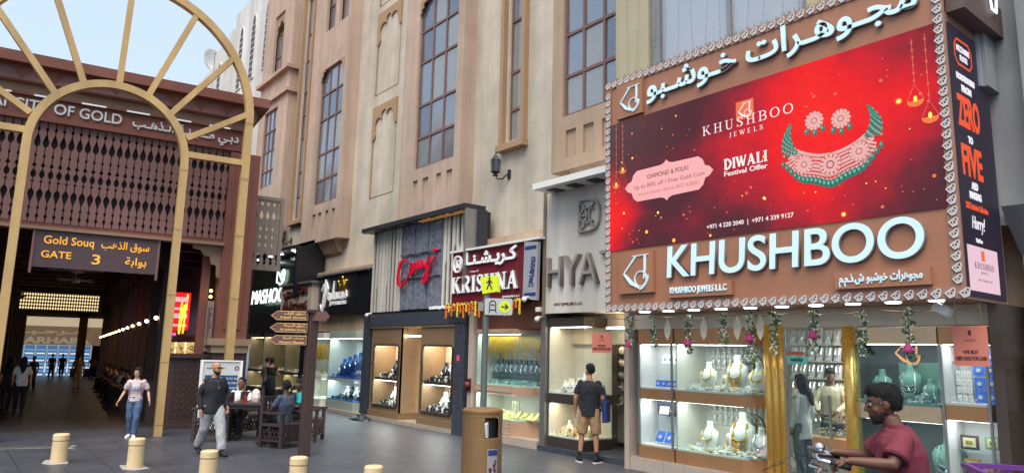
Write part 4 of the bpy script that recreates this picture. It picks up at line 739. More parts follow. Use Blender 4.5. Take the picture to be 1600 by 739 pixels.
def camera_(x, y, z, l):
    r = T('security_camera', l, 'security camera', (x, y, z), 'dome cameras'); MB().ball((x, y, z), .06, n=10, m=6).build('dome', wpan, r, smooth=True); MB().tube([(x, y, z+.04), (x, y+.15, z+.06)], .025).build('mount', wpan, r)
camera_(-11.55, 9.9, 2.7, 'white dome camera under the left edge of the grey sign board')
camera_(-19.3, 9.85, 2.98, 'white dome camera at the left corner of the granite frame'); camera_(-11.75, 9.7, 3.12, 'white dome camera under the tilted grey banner')
# ================================================================ maroon sign jeweller
mar = mat('maroon sign panel', (112, 34, 46), .35, var=.06); wlet = mat('white letter', (240, 238, 236), .4, var=.02, emit=(240, 238, 236), es=.12)
KS = T('maroon_sign_board', 'maroon sign board with white serif letters above hanging marigold garlands', 'sign', (-13.4, 9.85, 3.1))
MB().box(-14.86, -12.0, 9.9, 10.6, 3.12, 4.42).build('panel', mar, KS); MB().box(-14.9, -11.4, 9.82, 10.75, 4.42, 4.47).build('canopy_strip', wpan, KS)
text('ﻛـﺮﻳـﺸـﻨـﺎ', lside, (-14.22, 9.9, 3.96), 2.0, .42, d=.04, ar=True, bold=.035, parent=KS); text('ﻛـﺮﻳـﺸـﻨـﺎ', wlet, (-14.24, 9.86, 3.97), 2.0, .42, d=.012, ar=True, bold=.035, parent=KS)
for m_, y_, d_, x_ in ((lside, 9.9, .05, .012), (wlet, 9.85, .012, 0)):
    b = MB(); serif_word(b, 'KRISHNA', (-14.8+x_, y_, 3.40), .40, 2.62, d=d_, T_=.24, t_=.1, gap=.1, sf=.08); b.build('lettering', m_, KS)
b = MB(); b.ribbon(arcp(-14.6, 4.13, .18, 0, 360, 24, .2)[:-1], .035, (0, 9.9, 0), d=.05, closed=True); serif_word(b, 'KJ', (-14.7, 9.9, 4.04), .2, .2, d=.03, gap=-.1); b.build('round_emblem', wlet, KS)
text('JEWELLERS L.L.C', wlet, (-12.78, 9.9, 3.2), .62, .055, d=.01, parent=KS); text('اﻟﻤﺠﻮﻫﺮات', wlet, (-14.1, 9.9, 3.88), .35, .05, d=.008, ar=True, parent=KS)
BN = T('tilted_banner', 'grey upright banner with blue writing at the right end of the maroon sign', 'banner', (-11.7, 9.85, 3.1)); MB().prism([(-11.96, 3.16), (-11.5, 3.1), (-11.47, 4.36), (-11.93, 4.4)], (0, 9.9, 0), (1, 0, 0), (0, 0, 1), (0, -.08, 0)).build('panel', mat('grey banner', (160, 162, 168), .5), BN)
navy = mat('navy print', (44, 52, 110), .5)
for z in (4.22, 3.2): MB().box(-11.9, -11.52, 9.812, 9.82, z, z+.07).build('stripe', navy, BN)
text('ALUBANG', navy, (-11.63, 9.818, 3.45), .6, .13, u=(.13, 0, .99), v=(-.99, 0, .13), d=.006, bold=.03, parent=BN); b = MB(); b.ribbon([(-11.75, 3.42), (-11.68, 3.62), (-11.6, 3.42)], .02, (0, 9.815, 0), d=.005, closed=True); b.ribbon([(-11.6, 3.6), (-11.54, 4.0)], .012, (0, 9.815, 0), d=.005); b.build('logo', navy, BN)
mgo, mgy, mgr = mat('orange marigold', (238, 110, 30), .7, var=.2, scale=20), mat('yellow marigold', (246, 200, 40), .7, var=.2, scale=20), mat('garland leaf green', (50, 110, 50), .7)
def marig(x0, x1, l, seed):
    r = T('marigold_garland', l, 'garland', (x0, 9.8, 3.1), 'marigold garlands under the maroon sign'); R_ = random.Random(seed); b = MB(); k = 0
    nst = int((x1-x0)/.12)
    for i in range(nst+1):
        x = x0+(x1-x0)*i/nst; L_ = [.32, .18, .26, .14, .3, .2][i % 6]
        for j in range(int(L_/.035)): b.cur = 0 if (i % 3 != 1) else 1; b.ball((x+R_.uniform(-.01, .01), 9.78, 3.08-j*.035), .03, n=6, m=4)
        b.cur = 2; b.ball((x, 9.78, 3.1-L_), .03, n=6, m=4); b.ball((x+.05, 9.8, 3.12), .035, n=6, m=4)
    for i in range(nst*3): b.cur = R_.choice([0, 1, 1, 2]); b.ball((x0+(x1-x0)*R_.random(), 9.79, 3.12+R_.uniform(-.03, .03)), .03, n=6, m=4)
    b.build('flowers', [mgo, mgy, mgr], r, kind='stuff')
marig(-14.9, -13.65, 'long orange and yellow marigold garland left under the maroon sign', 1); marig(-13.5, -13.1, 'short yellow marigold garland behind the street sign pole', 4); marig(-12.5, -12.0, 'orange marigold garland at the right end of the maroon sign', 2)
SR = T('jewellery_shopfront', 'shopfront with hanging gold chains and lattice bands under the maroon sign', 'shopfront', (-13, 10.05, 0))
tiles(SR, -13.95, -11.62, 10.0, 10.9, 0, .17, tileb); MB().box(-14.2, -14.02, 10.0, 10.9, 0, 3.1).build('frame', tileb, SR); MB().box(-11.9, -11.62, 10.6, 10.9, .17, 2.8).build('frame', tileb, SR); MB().box(-14.0, -11.62, 10.1, 10.9, 2.52, 3.1).build('header', mat('reddish wood', (104, 62, 48), .5), SR)
LK = [('band', .17, .49), ('glass', .49, 1.05), ('band', 1.05, 1.23), ('glass', 1.23, 2.4), ('band', 2.4, 2.52)]
showcase(SR, [(-13.95, 10.05), (-12.55, 10.05), (-11.75, 10.5)], 10.95, LK, mat('pale copper band', (190, 150, 120), .4), cwall, cyan, M_cyan)
lat = mat('pale lattice', (214, 204, 184), .4)
def band_lattice(x0, x1, z0, z1, step):
    b = MB(); r = step*.5; nx = int((x1-x0)/step); nz = max(1, int((z1-z0)/step))
    for i in range(nx):
        for j in range(nz):
            cx_, cz_ = x0+(i+.5)*(x1-x0)/nx, z0+(j+.5)*(z1-z0)/nz
            b.ribbon([(cx_+r*cos(a*pi/4)*(1 if a % 2 else .6), cz_+r*sin(a*pi/4)*(1 if a % 2 else .6)) for a in range(8)], r*.22, (0, 10.045, 0), d=.01, closed=True)
    b.build('lattice', lat, SR, kind='stuff')
band_lattice(-13.92, -12.58, .19, .47, .13); band_lattice(-13.92, -12.58, 1.07, 1.21, .07); band_lattice(-13.92, -12.58, 2.41, 2.51, .06)
gd_ = mat('bright gold chain', (206, 156, 50), .3, metal=.8, var=.15, scale=8)
gc = None
for i in range(22):
    x = -13.85+i*.088; b = MB()
    for q in (-.02, .005, .02): b.tube([(x+q, 10.4, 2.36), (x+q*1.1, 10.36, 2.08), (x+q*.4, 10.36, 1.80+.06*((i*7) % 4))], .009, 5)
    b.build('gold_chain', gd_, cat='gold chain', label='%s hanging gold chain bundle from the left in the maroon sign case' % ORD[i], group='hanging gold chains')
for i in range(10): bust('grey', (-13.75+i*.18, 10.55, 1.38), '%s grey necklace bust from the left below the gold chains' % ORD[i], 'grey busts below the gold chains', random.uniform(-.2, .2), 1.3)
trays(-13.9, -11.9, 10.14, 10.5, 1.27, 0, 31, 260).build('jewellery_tray', [mat('turquoise velvet', (110, 170, 170), .6), silver, whitev], label='turquoise deck of silver rings in front of the grey busts', cat='jewellery tray', kind='stuff')
yl = mat('yellow display', (236, 226, 150), .7, emit=(230, 220, 130), es=.1)
for i in range(9):
    x = -13.7+i*.21; b = MB(); b.prism([(-.02, 0), (.16, 0), (.12, .2), (.02, .2)], (x, 10.2, .55), (1, 0, .2*((i % 3)-1)), (0, .7, .7), (0, .03, -.03)); b.build('yellow_display_pad', yl, cat='display pad', label='%s slanted yellow pad from the left in the lower maroon sign case' % ORD[i], group='yellow display pads')
trays(-13.9, -11.9, 10.14, 10.7, .54, 0, 33, 150, .06).build('jewellery_tray', [yl, gold, yl], label='yellow deck of gold pieces in the lower maroon sign case', cat='jewellery tray', kind='stuff')
for i in range(3): MB().box(-12.85+i*.1, -12.8+i*.1, 10.3, 10.33, .57, .9).build('cream_card', creamv, cat='display card', label='%s upright cream card in the lower maroon sign case' % ORD[i], group='upright cream cards')
fe = T('fire_alarm_bell', 'red bell on the post between the granite frame and the chain case', 'alarm bell', (-14.1, 9.95, 1.1)); MB().lathe([(.02, -.05), (.07, -.05), (.085, 0), (.065, .07), (.02, .08)], (-14.1, 9.93, 1.2), 12).build('bell', mat('red enamel', (104, 30, 36), .4), fe, smooth=True); MB().box(-14.16, -14.04, 9.96, 10.0, 1.05, 1.35).build('plate', mat('red enamel', (104, 30, 36)), fe)
# ================================================================ slatted facade jeweller with red script
CS = T('slatted_fascia', 'tall fascia of grey slats and blue granite with red script under a black canopy', 'sign', (-17, 10, 3)); slm = mat('grey beige slat', (212, 206, 194), .5, var=.06, streak=1.5)
bgm = mat('blue grey granite', (124, 130, 142), .45, var=.55, scale=10)
MB().box(-19.6, -14.25, 10.12, 10.6, 3.0, 5.5).build('backing', mat('black gap', (40, 38, 38), .6), CS)
def slats(x0, x1, n_):
    w = (x1-x0)/n_
    for i in range(n_):
        a, c = x0+w*i, x0+w*(i+1); zt = 5.5-(0); zb = 3.08; k = random.uniform(.3, .7); z1 = zb+(zt-zb)*k; e1, e2 = w*random.choice([.78, .5]), w*random.choice([.45, .74])
        MB().prism([(a, zb), (a+e1, zb), (a+e1, z1-.12), (a+e2, z1+.05), (a+e2, zt), (a, zt)], (0, 10.12, 0), (1, 0, 0), (0, 0, 1), (0, -.035, 0)).build('slat', slm, CS)
slats(-19.55, -17.75, 9); slats(-15.62, -14.2, 7)
for i in range(6):
    a = -17.75+i*.355; b = MB(); b.prism([(a+.015, 3.1), (a+.34, 3.1), (a+.34, 5.5), (a+.015, 5.5)], (0, 10.12, 0), (1, 0, 0), (0, 0, 1), (0, -.05-.02*(i % 2), 0)); b.build('granite_panel', bgm, CS)
for z in (3.95, 4.62): MB().box(-17.75, -15.63, 10.0, 10.045, z, z+.025).build('metal_line', steel, CS)
redm = mat('red script', (206, 24, 60), .35, emit=(206, 24, 60), es=.12)
sc_ = [([(.0, .1), (.02, .5), (.12, .75), (.3, .85), (.42, .8)], [.04, .09, .1, .08, .03]), ([(.0, .3), (.05, .05), (.2, -.02), (.38, .06), (.52, .22), (.62, .4)], [.09, .11, .08, .04, .03, .03]), ([(.62, .3), (.7, .45), (.74, .62), (.7, .7), (.66, .5), (.74, .36), (.84, .45), (.9, .68)], .08), ([(.9, .68), (.95, .5), (1.02, .5), (1.06, .72), (1.12, .52), (1.2, .5), (1.26, .7), (1.32, .55)], .08), ([(1.32, .56), (1.4, .5), (1.5, .6), (1.56, .8), (1.52, .4), (1.46, .08), (1.34, .0), (1.3, .12), (1.42, .3)], [.06, .06, .08, .07, .09, .09, .08, .05, .04]), ([(1.56, .62), (1.74, .66), (1.86, .8)], [.05, .06, .03]), ([(1.78, .95), (1.86, 1.02)], .1)]
b = MB()
for p_, w_ in sc_: b.ribbon(p_, w_, (-17.75, 10.0, 3.78), (1.05, 0, 0), (0, 0, .85), d=.06)
b.build('red_script', redm, CS)
blkc = mat('black canopy metal', (52, 54, 60), .4, metal=.2); CC = T('black_canopy', 'black canopy slab over the slatted fascia turning down at its right end', 'canopy', (-17, 9.6, 5.5))
b = MB(); b.box(-19.75, -14.2, 9.75, 10.4, 5.5, 5.62); b.build('slab', blkc, CC); MB().box(-14.2, -14.12, 10.14, 10.4, 4.5, 5.5).build('end_leg', blkc, CC); MB().box(-14.24, -14.2, 9.78, 10.3, 3.6, 5.5).build('steel_edge', steel, CC)
for i in range(8): MB().box(-19.8+i*.7, -19.5+i*.7, 9.82, 9.98, 5.49, 5.5).build('square_downlight', steel, CC)
b = MB()
for i in range(14): b.box(-16.5+i*.15, -16.38+i*.15, 9.8+.03*(i % 3), 9.95, 5.44, 5.46+.02*(i % 2))
b.build('lit_strip', mat('gold lit strip', (180, 130, 70), .3, metal=.5, emit=(255, 190, 110), es=.12), CC)
text('COSMOS JEWELLERY', wlet, (-16.0, 9.97, 3.03), 1.1, .1, d=.02, bold=.05, parent=CS)
SCs = T('jewellery_shopfront', 'bronze shopfront with rounded windows inside a dark granite frame', 'shopfront', (-17, 10.05, 0))
for q in ((-19.65, -19.35, 9.95, 10.9, 0, 2.66), (-14.75, -14.3, 9.95, 10.9, 0, 2.68), (-19.65, -14.3, 9.95, 10.9, 2.66, 3.0)): MB().box(*q).build('granite_frame', granite, SCs)
tiles(SCs, -19.3, -14.75, 9.95, 10.9, 0, .1, mat('marble base tile', (176, 162, 148), .35, var=.15, scale=6))
def ccase(x0, x1, y, g0, g1):
    MB().box(x0, x1, y-.04, y+.85, .1, .27).build('base', bronze, SCs)
    holed(MB(), x0, x1, .27, 2.6, y, y+.05, [(g0, g1, .42, 2.12)]).build('front_panel', bronze, SCs)
    f = MB(); w, h = g1-g0, 1.7; c = .09; pts = arcp(g0+c, .42+c, c, 180, 270, 4)+arcp(g1-c, .42+c, c, 270, 360, 4)+arcp(g1-c, 2.12-c, c, 0, 90, 4)+arcp(g0+c, 2.12-c, c, 90, 180, 4); f.ribbon(pts, .05, (0, y-.002, 0), d=.03, closed=True); f.build('window_frame', dbron, SCs)
    MB().box(g0, g1, y+.01, y+.02, .42, 2.12).build('glass_pane', M_glass, SCs); MB().box(x0, x0+.03, y+.05, y+.85, .27, 2.6).build('side_panel', bronze, SCs); MB().box(x1-.03, x1, y+.0, y+.85, .27, 2.6).build('side_panel', champ, SCs)
    MB().box(x0, x1, y+.8, y+.85, .27, 2.6).build('back_panel', bwall, SCs); MB().box(x0+.03, x1-.03, y+.06, y+.8, 1.12, 1.2).build('shelf', dbron, SCs); MB().box(x0+.03, x1-.03, y+.06, y+.4, 2.15, 2.155).build('light_strip', cool, SCs); MB().box(x0+.03, x1-.03, y+.06, y+.4, 1.112, 1.116).build('light_strip', cool, SCs); MB().box(x0+.1, x1-.1, y+.42, y+.7, 2.145, 2.15).build('light_strip', warm, SCs); MB().box(x0+.03, x1-.03, y+.05, y+.8, 2.16, 2.2).build('case_ceiling', bwall, SCs); MB().box(x0+.03, x1-.03, y+.06, y+.8, .4, .43).build('display_deck', blackv, SCs)
ccase(-19.2, -17.45, 10.02, -19.0, -17.55); ccase(-16.45, -14.78, 10.02, -16.3, -14.88)
MB().box(-17.45, -16.45, 10.85, 10.9, .1, 2.62).build('door', champ, SCs); MB().box(-17.4, -17.36, 10.8, 10.84, .3, 2.5).build('light_strip', warm, SCs); MB().box(-19.3, -14.8, 9.98, 10.9, 2.6, 2.66).build('header', champ, SCs)
MB().box(-17.45, -16.45, 10.2, 10.22, 2.35, 2.39).build('light_strip', warm, SCs)
j = 0
for x0, zs in ((-18.35, (1.2, .44)), (-15.75, (1.2, .44))):
    for z in zs:
        for k in range(3):
            bust('black' if (z > 1) == (k != 1) else 'w_silver', (x0+k*.26, 10.42+.08*k, z+.03+.07*k), '%s velvet set, %s shelf of the %s rounded window' % (ORD[k], 'upper' if z > 1 else 'lower', 'left' if x0 < -17 else 'right') if z > 1 else '%s silver laden bust, lower shelf of the %s rounded window' % (ORD[k], 'left' if x0 < -17 else 'right'), 'sets in the rounded windows', 0, 1.35+.14*k)
        trays(x0-.45, x0+.6, 10.12, 10.5, z, 0, j, 220, .12).build('jewellery_tray', [blackv, whitev, silver], label='dark stepped tray of white gold, %s shelf, %s rounded window' % ('upper' if z > 1 else 'lower', 'left' if x0 < -17 else 'right'), cat='jewellery tray', kind='stuff'); j += 1
box('door_sticker', mat('pink sticker'  , (230, 90, 110)), (-14.6, -14.5, 9.94, 9.95, 1.75, 1.9), cat='sticker', label='pink sticker on the granite post by the chain case')
# ================================================================ black sign jeweller with crown
PS = T('black_sign_board', 'black sign board with white script and a gold crown', 'sign', (-21.5, 10, 3.1)); MB().box(-23.2, -20.45, 10.0, 10.5, 3.1, 4.38).build('panel', blackp, PS); MB().box(-20.42, -19.68, 10.06, 10.5, 3.05, 4.45).build('side_panel', blackp, PS); MB().box(-23.4, -19.7, 9.95, 10.6, 4.4, 4.46).build('top_strip', steel, PS)
pw = [([(.0, .5), (.1, .32), (.3, .42), (.42, .8), (.36, 1.3), (.22, .6), (.18, .1)], [.04, .05, .06, .06, .05, .07, .06]), ([(.05, .95), (.2, 1.15), (.42, 1.2), (.55, 1.0), (.45, .78), (.3, .75)], [.03, .05, .06, .07, .05, .03]), ([(.75, .8), (.64, .85), (.6, .68), (.7, .62), (.78, .8), (.8, .62), (.9, .66)], .055), ([(.9, .66), (1.0, 1.2), (.98, .66), (1.08, .64)], .05), ([(1.24, .82), (1.12, .84), (1.1, .68), (1.2, .64), (1.27, .82), (1.28, .66), (1.36, .66)], .05), ([(1.56, .82), (1.44, .84), (1.42, .68), (1.52, .64), (1.62, .7)], .05), ([(1.62, .7), (1.76, .78), (1.7, .86), (1.62, .76), (1.7, .64), (1.84, .7)], .05), ([(1.84, .7), (1.96, .86), (2.0, .7), (1.9, .64)], .05)]
b = MB()
for p_, w_ in pw: b.ribbon(p_, w_, (-23.0, 10.0, 2.95), d=.05)
b.build('script', wlet, PS); text('JEWELLERS', wlet, (-22.3, 10.0, 3.36), 1.25, .16, d=.03, bold=.03, parent=PS)
b = MB(); b.prism([(0, 0), (.42, 0), (.5, .3), (.36, .16), (.21, .42), (.06, .16), (-.08, .3)], (-21.55, 10.0, 3.82), (1, 0, 0), (0, 0, 1), (0, -.05, 0)); [b.ball((x, 9.96, z), .045, n=8, m=5) for x, z in ((-21.63, 4.14), (-21.34, 4.26), (-21.05, 4.14))]; b.build('crown', gold, PS)
SP = T('jewellery_shopfront', 'green tinted corner case with blue displays under the black sign', 'shopfront', (-21, 10, 0)); tiles(SP, -24, -19.7, 9.95, 10.9, 0, .1, tileb)
LP = [('band', .1, .38), ('glass', .38, .98), ('band', .98, 1.06), ('glass', 1.06, 2.3), ('band', 2.3, 2.55)]
showcase(SP, [(-22.15, 10.0), (-20.2, 10.0), (-19.8, 10.4)], 10.9, LP, mat('pale green band', (170, 182, 170), .4), wpan, cyan, M_cyan, bluev); showcase(SP, [(-24.2, 10.0), (-22.6, 10.0), (-22.5, 10.2)], 10.9, [('band', .1, .3), ('glass', .3, .98), ('band', .98, 1.06), ('glass', 1.06, 2.3), ('band', 2.3, 2.5)], wpan, cwall, cool, M_cyan)
MB().box(-24.6, -19.68, 10.2, 10.9, 2.55, 3.1).build('header_beam', tan, SP)
for i in range(4): bust('blue', (-21.35+i*.36, 10.22, 1.12+.07*i), '%s blue velvet bust from the left in the green tinted case' % ORD[i], 'blue velvet busts', 0, 1.6); bust('black' if i % 2 else 'w_silver', (-21.3+i*.33, 10.35, .42), '%s bust on the lower deck of the green tinted case' % ORD[i], 'lower busts of the green tinted case', 0, 1.15)
trays(-22, -20.2, 10.05, 10.5, 1.1, 0, 41, 170, .09).build('jewellery_tray', [bluev, bluev, silver], label='blue stepped tray in the green tinted case', cat='jewellery tray', kind='stuff'); trays(-24.1, -22.7, 10.05, 10.5, 1.1, 0, 42, 130, .07).build('jewellery_tray', [whitev, silver, gold], label='white tray of gold left of the green tinted case', cat='jewellery tray', kind='stuff'); trays(-22, -20.2, 10.05, 10.5, .42, 0, 43, 130, .07).build('jewellery_tray', [blackv, greenv, silver], label='dark lower tray in the green tinted case', cat='jewellery tray', kind='stuff')
for i in range(5): MB().tube([(-23.9+i*.25, 10.4, 2.1), (-23.9+i*.25, 10.35, 1.6)], .05, 6).build('gold_bangle_stack', gd_, cat='bangle stack', label='%s hanging gold bangle stack from the left near the sign post' % ORD[i], group='hanging bangle stacks')
# ================================================================ beige and dark green shops beside the gate
AS = T('beige_sign_board', 'pale sign board with brown letters jutting between the green and black signs', 'sign', (-24.7, 9.7, 3.2)); MB().box(-26.2, -23.4, 9.8, 10.4, 3.2, 4.2).build('panel', mat('pale sign', (202, 186, 172), .5, var=.04), AS); MB().box(-26.3, -23.3, 9.72, 10.5, 4.2, 4.28).build('top_strip', steel, AS)
brl = mat('brown letter', (96, 56, 52), .4); text('اﻷﻣﻴﺮي', brl, (-25.9, 9.8, 3.74), 2.2, .4, d=.06, ar=True, bold=.05, parent=AS); text('Al Ameeri', brl, (-25.9, 9.8, 3.28), 2.2, .36, d=.06, bold=.05, parent=AS)
MS = T('green_fascia', 'deep green black fascia with a glowing white name and ceiling spots', 'sign', (-28, 10, 2.6)); dgm = mat('dark green marble', (26, 48, 44), .2, var=.5, scale=3, streak=4)
MB().box(-32.3, -24.6, 10.3, 10.6, 2.5, 5.9).build('back_panel', dgm, MS); MB().box(-32.3, -24.5, 9.5, 10.6, 5.5, 5.6).build('soffit', blackp, MS); MB().box(-24.6, -24.45, 9.6, 10.6, 3.8, 5.5).build('cheek', blackp, MS); MB().box(-32.3, -26.1, 10.0, 10.3, 2.5, 3.3).build('lower_band', blackp, MS)
for x in (-29.2, -27.6, -26.6, -25.5, -25.2): MB().lathe([(0, -.01), (.11, -.01), (.12, 0)], (x, 9.8+.25*(x == -25.5), 5.49), 12).build('downlight', dlm, MS)
neon = emat('white neon', (235, 255, 245), 1.2); b = MB(); T_n = [[(0, 0), (.12, 1), (.3, .2), (.5, 1), (.6, 0)], [(0, 0), (.22, 1), (.4, 0), (.31, .4), (.08, .4)], [(.34, .9), (.2, 1), (.06, .85), (.12, .6), (.3, .4), (.32, .12), (.16, 0), (0, .1)]]
text('MASHOO', neon, (-30.0, 10.0, 3.7), 3.6, .56, d=.04, shear=.12, parent=MS)
b = MB()
for q in ([(0, 0), (0, .5), (.5, 0), (.5, .5)], [(.08, .02), (.3, -.1), (.55, .05), (.62, .35), (.55, .5)], [(0, .5), (.25, .25), (.5, .5)]): b.ribbon(q, .05, (-27.95, 10.25, 4.5), (1.3, 0, 0), (0, 0, 1), d=.04)
b.build('emblem', neon, MS)
SM = T('jewellery_shopfront', 'dim warm lit shopfront under the deep green fascia', 'shopfront', (-27, 10, 0)); LM = [('band', .0, .4), ('glass', .4, 1.0), ('band', 1.0, 1.1), ('glass', 1.1, 2.35), ('band', 2.35, 2.5)]
mw = emat('soft warm strip', (255, 236, 200), 6)
for x0, x1 in ((-29.9, -28.6), (-28.3, -26.9), (-26.0, -24.9)): showcase(SM, [(x0, 10.0), (x1-.1, 10.0), (x1, 10.2)], 10.9, LM, mat('dark grey band', (70, 70, 68), .4), mat('ochre case back', (150, 140, 116), .5), mw)
for i, x0 in enumerate((-29.8, -28.2, -25.9)): trays(x0, x0+1.1, 10.05, 10.7, 1.12, 0, 50+i, 80, .06).build('jewellery_tray', [whitev, gold, mat('red velvet', (150, 40, 40), .6)], label='%s tray of small gold items from the left under the green fascia' % ORD[i], cat='jewellery tray', kind='stuff')
MB().box(-32.5, -19.7, 11.5, 11.6, 0, 3).build('back_wall', drkb, SM); MB().box(-24.8, -24.3, 10.1, 10.9, 0, 2.6).build('pier', blackp, SM); MB().box(-26.9, -26.0, 10.6, 10.65, 0, 2.5).build('door', drkb, SM)
MB().box(-15, -8.8, 12.1, 12.2, 0, 3).build('rear_wall', drkb, SR)
wh = T('flood_light', 'round silver floodlight on the wall left of the green fascia shop windows', 'floodlight', (-30, 9.8, 2.5)); MB().lathe([(.16, 0), (.2, .05), (.2, .1), (.02, .12)], n=14).build('housing', steel, wh).matrix_local = Matrix.Translation((-.6, -.1, 0)) @ Matrix.Rotation(-pi/2, 4, 'X')
# ================================================================ gate building (local frame: x along the front, y deeper, z up)
wood = mat('gate red brown', (132, 78, 64), .55, var=.1, scale=1.5, bump=.05); woodd = mat('gate dark wood', (70, 50, 48), .6, var=.15, scale=2); mauve = mat('lattice mauve wood', (132, 94, 88), .6, var=.08, scale=1.5); tanb = mat('tan ledge', (150, 122, 98), .6, var=.08); capm = mat('beige capital', (160, 136, 108), .6, var=.08)
silv = mat('silver letter', (206, 208, 206), .35, metal=.3, var=.03, emit=(200, 205, 205), es=.08)
def local(r, m4=GM):
    r.matrix_world = m4; return r
GB = T('souq_gate', 'red brown wooden gate hall with lattice front and silver lettering', 'gate building', (0, 0, 0))
MB().box(-9, 1.55, -.35, .1, 7.75, 8.3).build('cornice', wood, GB); MB().box(-9, 1.8, -.6, -.35, 8.12, 8.36).build('cornice_lip', wood, GB); MB().box(1.55, 1.8, -.35, 3, 8.12, 8.36).build('cornice_lip', wood, GB); MB().box(-9, 1.45, -.2, .1, 7.55, 7.75).build('moulding', tanb, GB)
for i in range(17):
    x = 1.1-i*.62; b = MB(); b.prism([(x-.3, 7.78)]+[(x-.3+.6*t, 7.78+.28*sin(pi*t)**.8) for t in (.12, .3, .5, .7, .88)]+[(x+.3, 7.78)], (0, -.35, 0), (1, 0, 0), (0, 0, 1), (0, -.03, 0)); b.build('arch_ornament', mauve, GB)
MB().box(-9, 1.5, -.12, .12, 6.98, 7.55).build('beam', wood, GB); MB().box(-9, 1.5, -.22, -.12, 7.5, 7.56).build('moulding', wood, GB)
for i in range(9): MB().box(-7+i*.93, -6.5+i*.93, -.25, -.22, 7.5, 7.53).build('light_tube', emat('pale tube', (225, 230, 240), .55), GB)
text('DUBAI CITY OF GOLD', silv, (-4.68, -.12, 7.17), 3.18, .25, d=.05, bold=.012, parent=GB); text('دﺑـﻲ ﻣـﺪﻳـﻨـﺔ اﻟـﺬﻫـﺐ', silv, (-1.27, -.12, 7.06), 2.45, .36, d=.05, ar=True, bold=.02, parent=GB)
# lattice boards: each board has the shaped edge of the slots on both sides
ZL0, ZL1 = 4.66, 6.98
def half(z):
    t = (z-ZL0)/(ZL1-ZL0); w = .010
    def dia(c, h, W): return W*max(0, 1-abs(t-c)/h)
    w = max(w, dia(.93, .022, .045), dia(.06, .03, .04), dia(.14, .018, .042), dia(.40, .014, .045), dia(.66, .014, .045))
    for c, s in ((.80, 1), (.27, -1)):
        u_ = (t-c)*s    # teardrop: point up for s = 1
        if -.055 < u_ < .085: w = max(w, .064*(sqrt(max(0, 1-(u_/.055)**2)) if u_ < 0 else (1-u_/.085)**.8*1))
    for c in (.56, .49):
        if c == .56:
            if 0 <= t-.545 < .04: w = max(w, .055*(1-(t-.545)/.04)**.5)
        elif abs(t-.475) < .038: w = max(w, .06*(1-.25*abs(sin((t-.475)*160)))*sqrt(max(0, 1-((t-.475)/.038)**2))+.004)
    return w
zs = [ZL0+(ZL1-ZL0)*i/90 for i in range(91)]; pit_ = .166
for side, (xa, xb) in enumerate(((-5.6, 1.03),)):
    b = MB(); Lq = [half(z) for z in zs]; pts = [(w, z) for w, z in zip(Lq, zs)]+[(pit_-w, z) for w, z in list(zip(Lq, zs))[::-1]]
    n_ = int((xb-xa)/pit_); first = None
    for i in range(n_):
        if first is None: b.prism(pts, (xb-pit_*n_, 0, 0), (1, 0, 0), (0, 0, 1), (0, .03, 0)); first = b.build('lattice_board', mauve, GB)
        else: c = first.copy(); COL.objects.link(c); c.parent = GB; c.location = (pit_*i, random.uniform(-.003, .003), 0)
MB().box(-9, 1.03, .02, .1, 4.55, 4.66).build('rail', wood, GB); MB().box(-9, 1.05, -.2, .1, 4.48, 4.55).build('ledge', tanb, GB); MB().box(-9, -5.6, 0, .1, 4.66, 6.98).build('side_panel', mauve, GB)
b = MB(); b.box(1.03, 1.78, -.1, .8, 2.17, 6.95); b.build('column', wood, GB); MB().box(1.2, 1.6, -.13, -.1, 2.4, 6.7).build('column_panel', wood, GB); MB().box(.85, 1.9, -.25, .9, 2.0, 2.17).build('capital', capm, GB); MB().box(.95, 1.84, -.2, .85, 1.82, 2.0).build('capital', capm, GB); MB().box(1.0, 1.8, -.15, .8, .12, 1.82).build('plinth', woodd, GB); MB().box(.9, 1.9, -.25, .9, 0, .12).build('base', woodd, GB)
MB().box(.1, .93, .1, .9, .1, 1.68).build('pedestal', woodd, GB); MB().box(.02, 1.0, .02, 1.0, 1.68, 1.78).build('pedestal_cap', woodd, GB); MB().box(.02, 1.0, .02, 1.0, 0, .1).build('pedestal_base', woodd, GB)
b = MB()
for i in range(5):
    for j in range(9): b.ribbon([(.24+i*.14+.06*cos(a), .3+j*.15+.06*sin(a)) for a in (0, pi/2, pi, 3*pi/2)], .014, (0, .1, 0), d=.012, closed=True)
b.build('carved_pattern', woodd, GB, kind='stuff')
MB().box(.66, .86, .35, .5, 1.78, 4.5).build('inner_post', wood, GB); MB().box(.95, 1.1, .85, 1.0, 1.78, 4.5).build('inner_post', woodd, GB)
b = MB(); b.prism([(1.03, 4.5), (.35, 4.5), (.35, 4.38), (.55, 4.34), (.62, 4.22), (.76, 4.2), (.8, 4.02), (.93, 3.98), (.95, 3.7), (1.03, 3.66)][::-1], (0, .0, 0), (1, 0, 0), (0, 0, 1), (0, .08, 0)); b.build('scalloped_bracket', tanb, GB)
b = MB(); b.box(.84, 1.0, .2, .22, 1.85, 3.1); b.build('notice_strip', mat('grey notice', (150, 138, 132), .5), GB)
b = MB()
for i in range(34): z = 2.92-.03*i; b.box(.86, .86+random.uniform(.05, .12), .195, .2, z, z+.012)
b.build('notice_text', ink, GB, kind='stuff')
for z in (3.35, 3.2): MB().ball((.88, .1, z), .04, n=8, m=5).build('bulb', emat('warm bulb', (255, 210, 130), 5), GB)
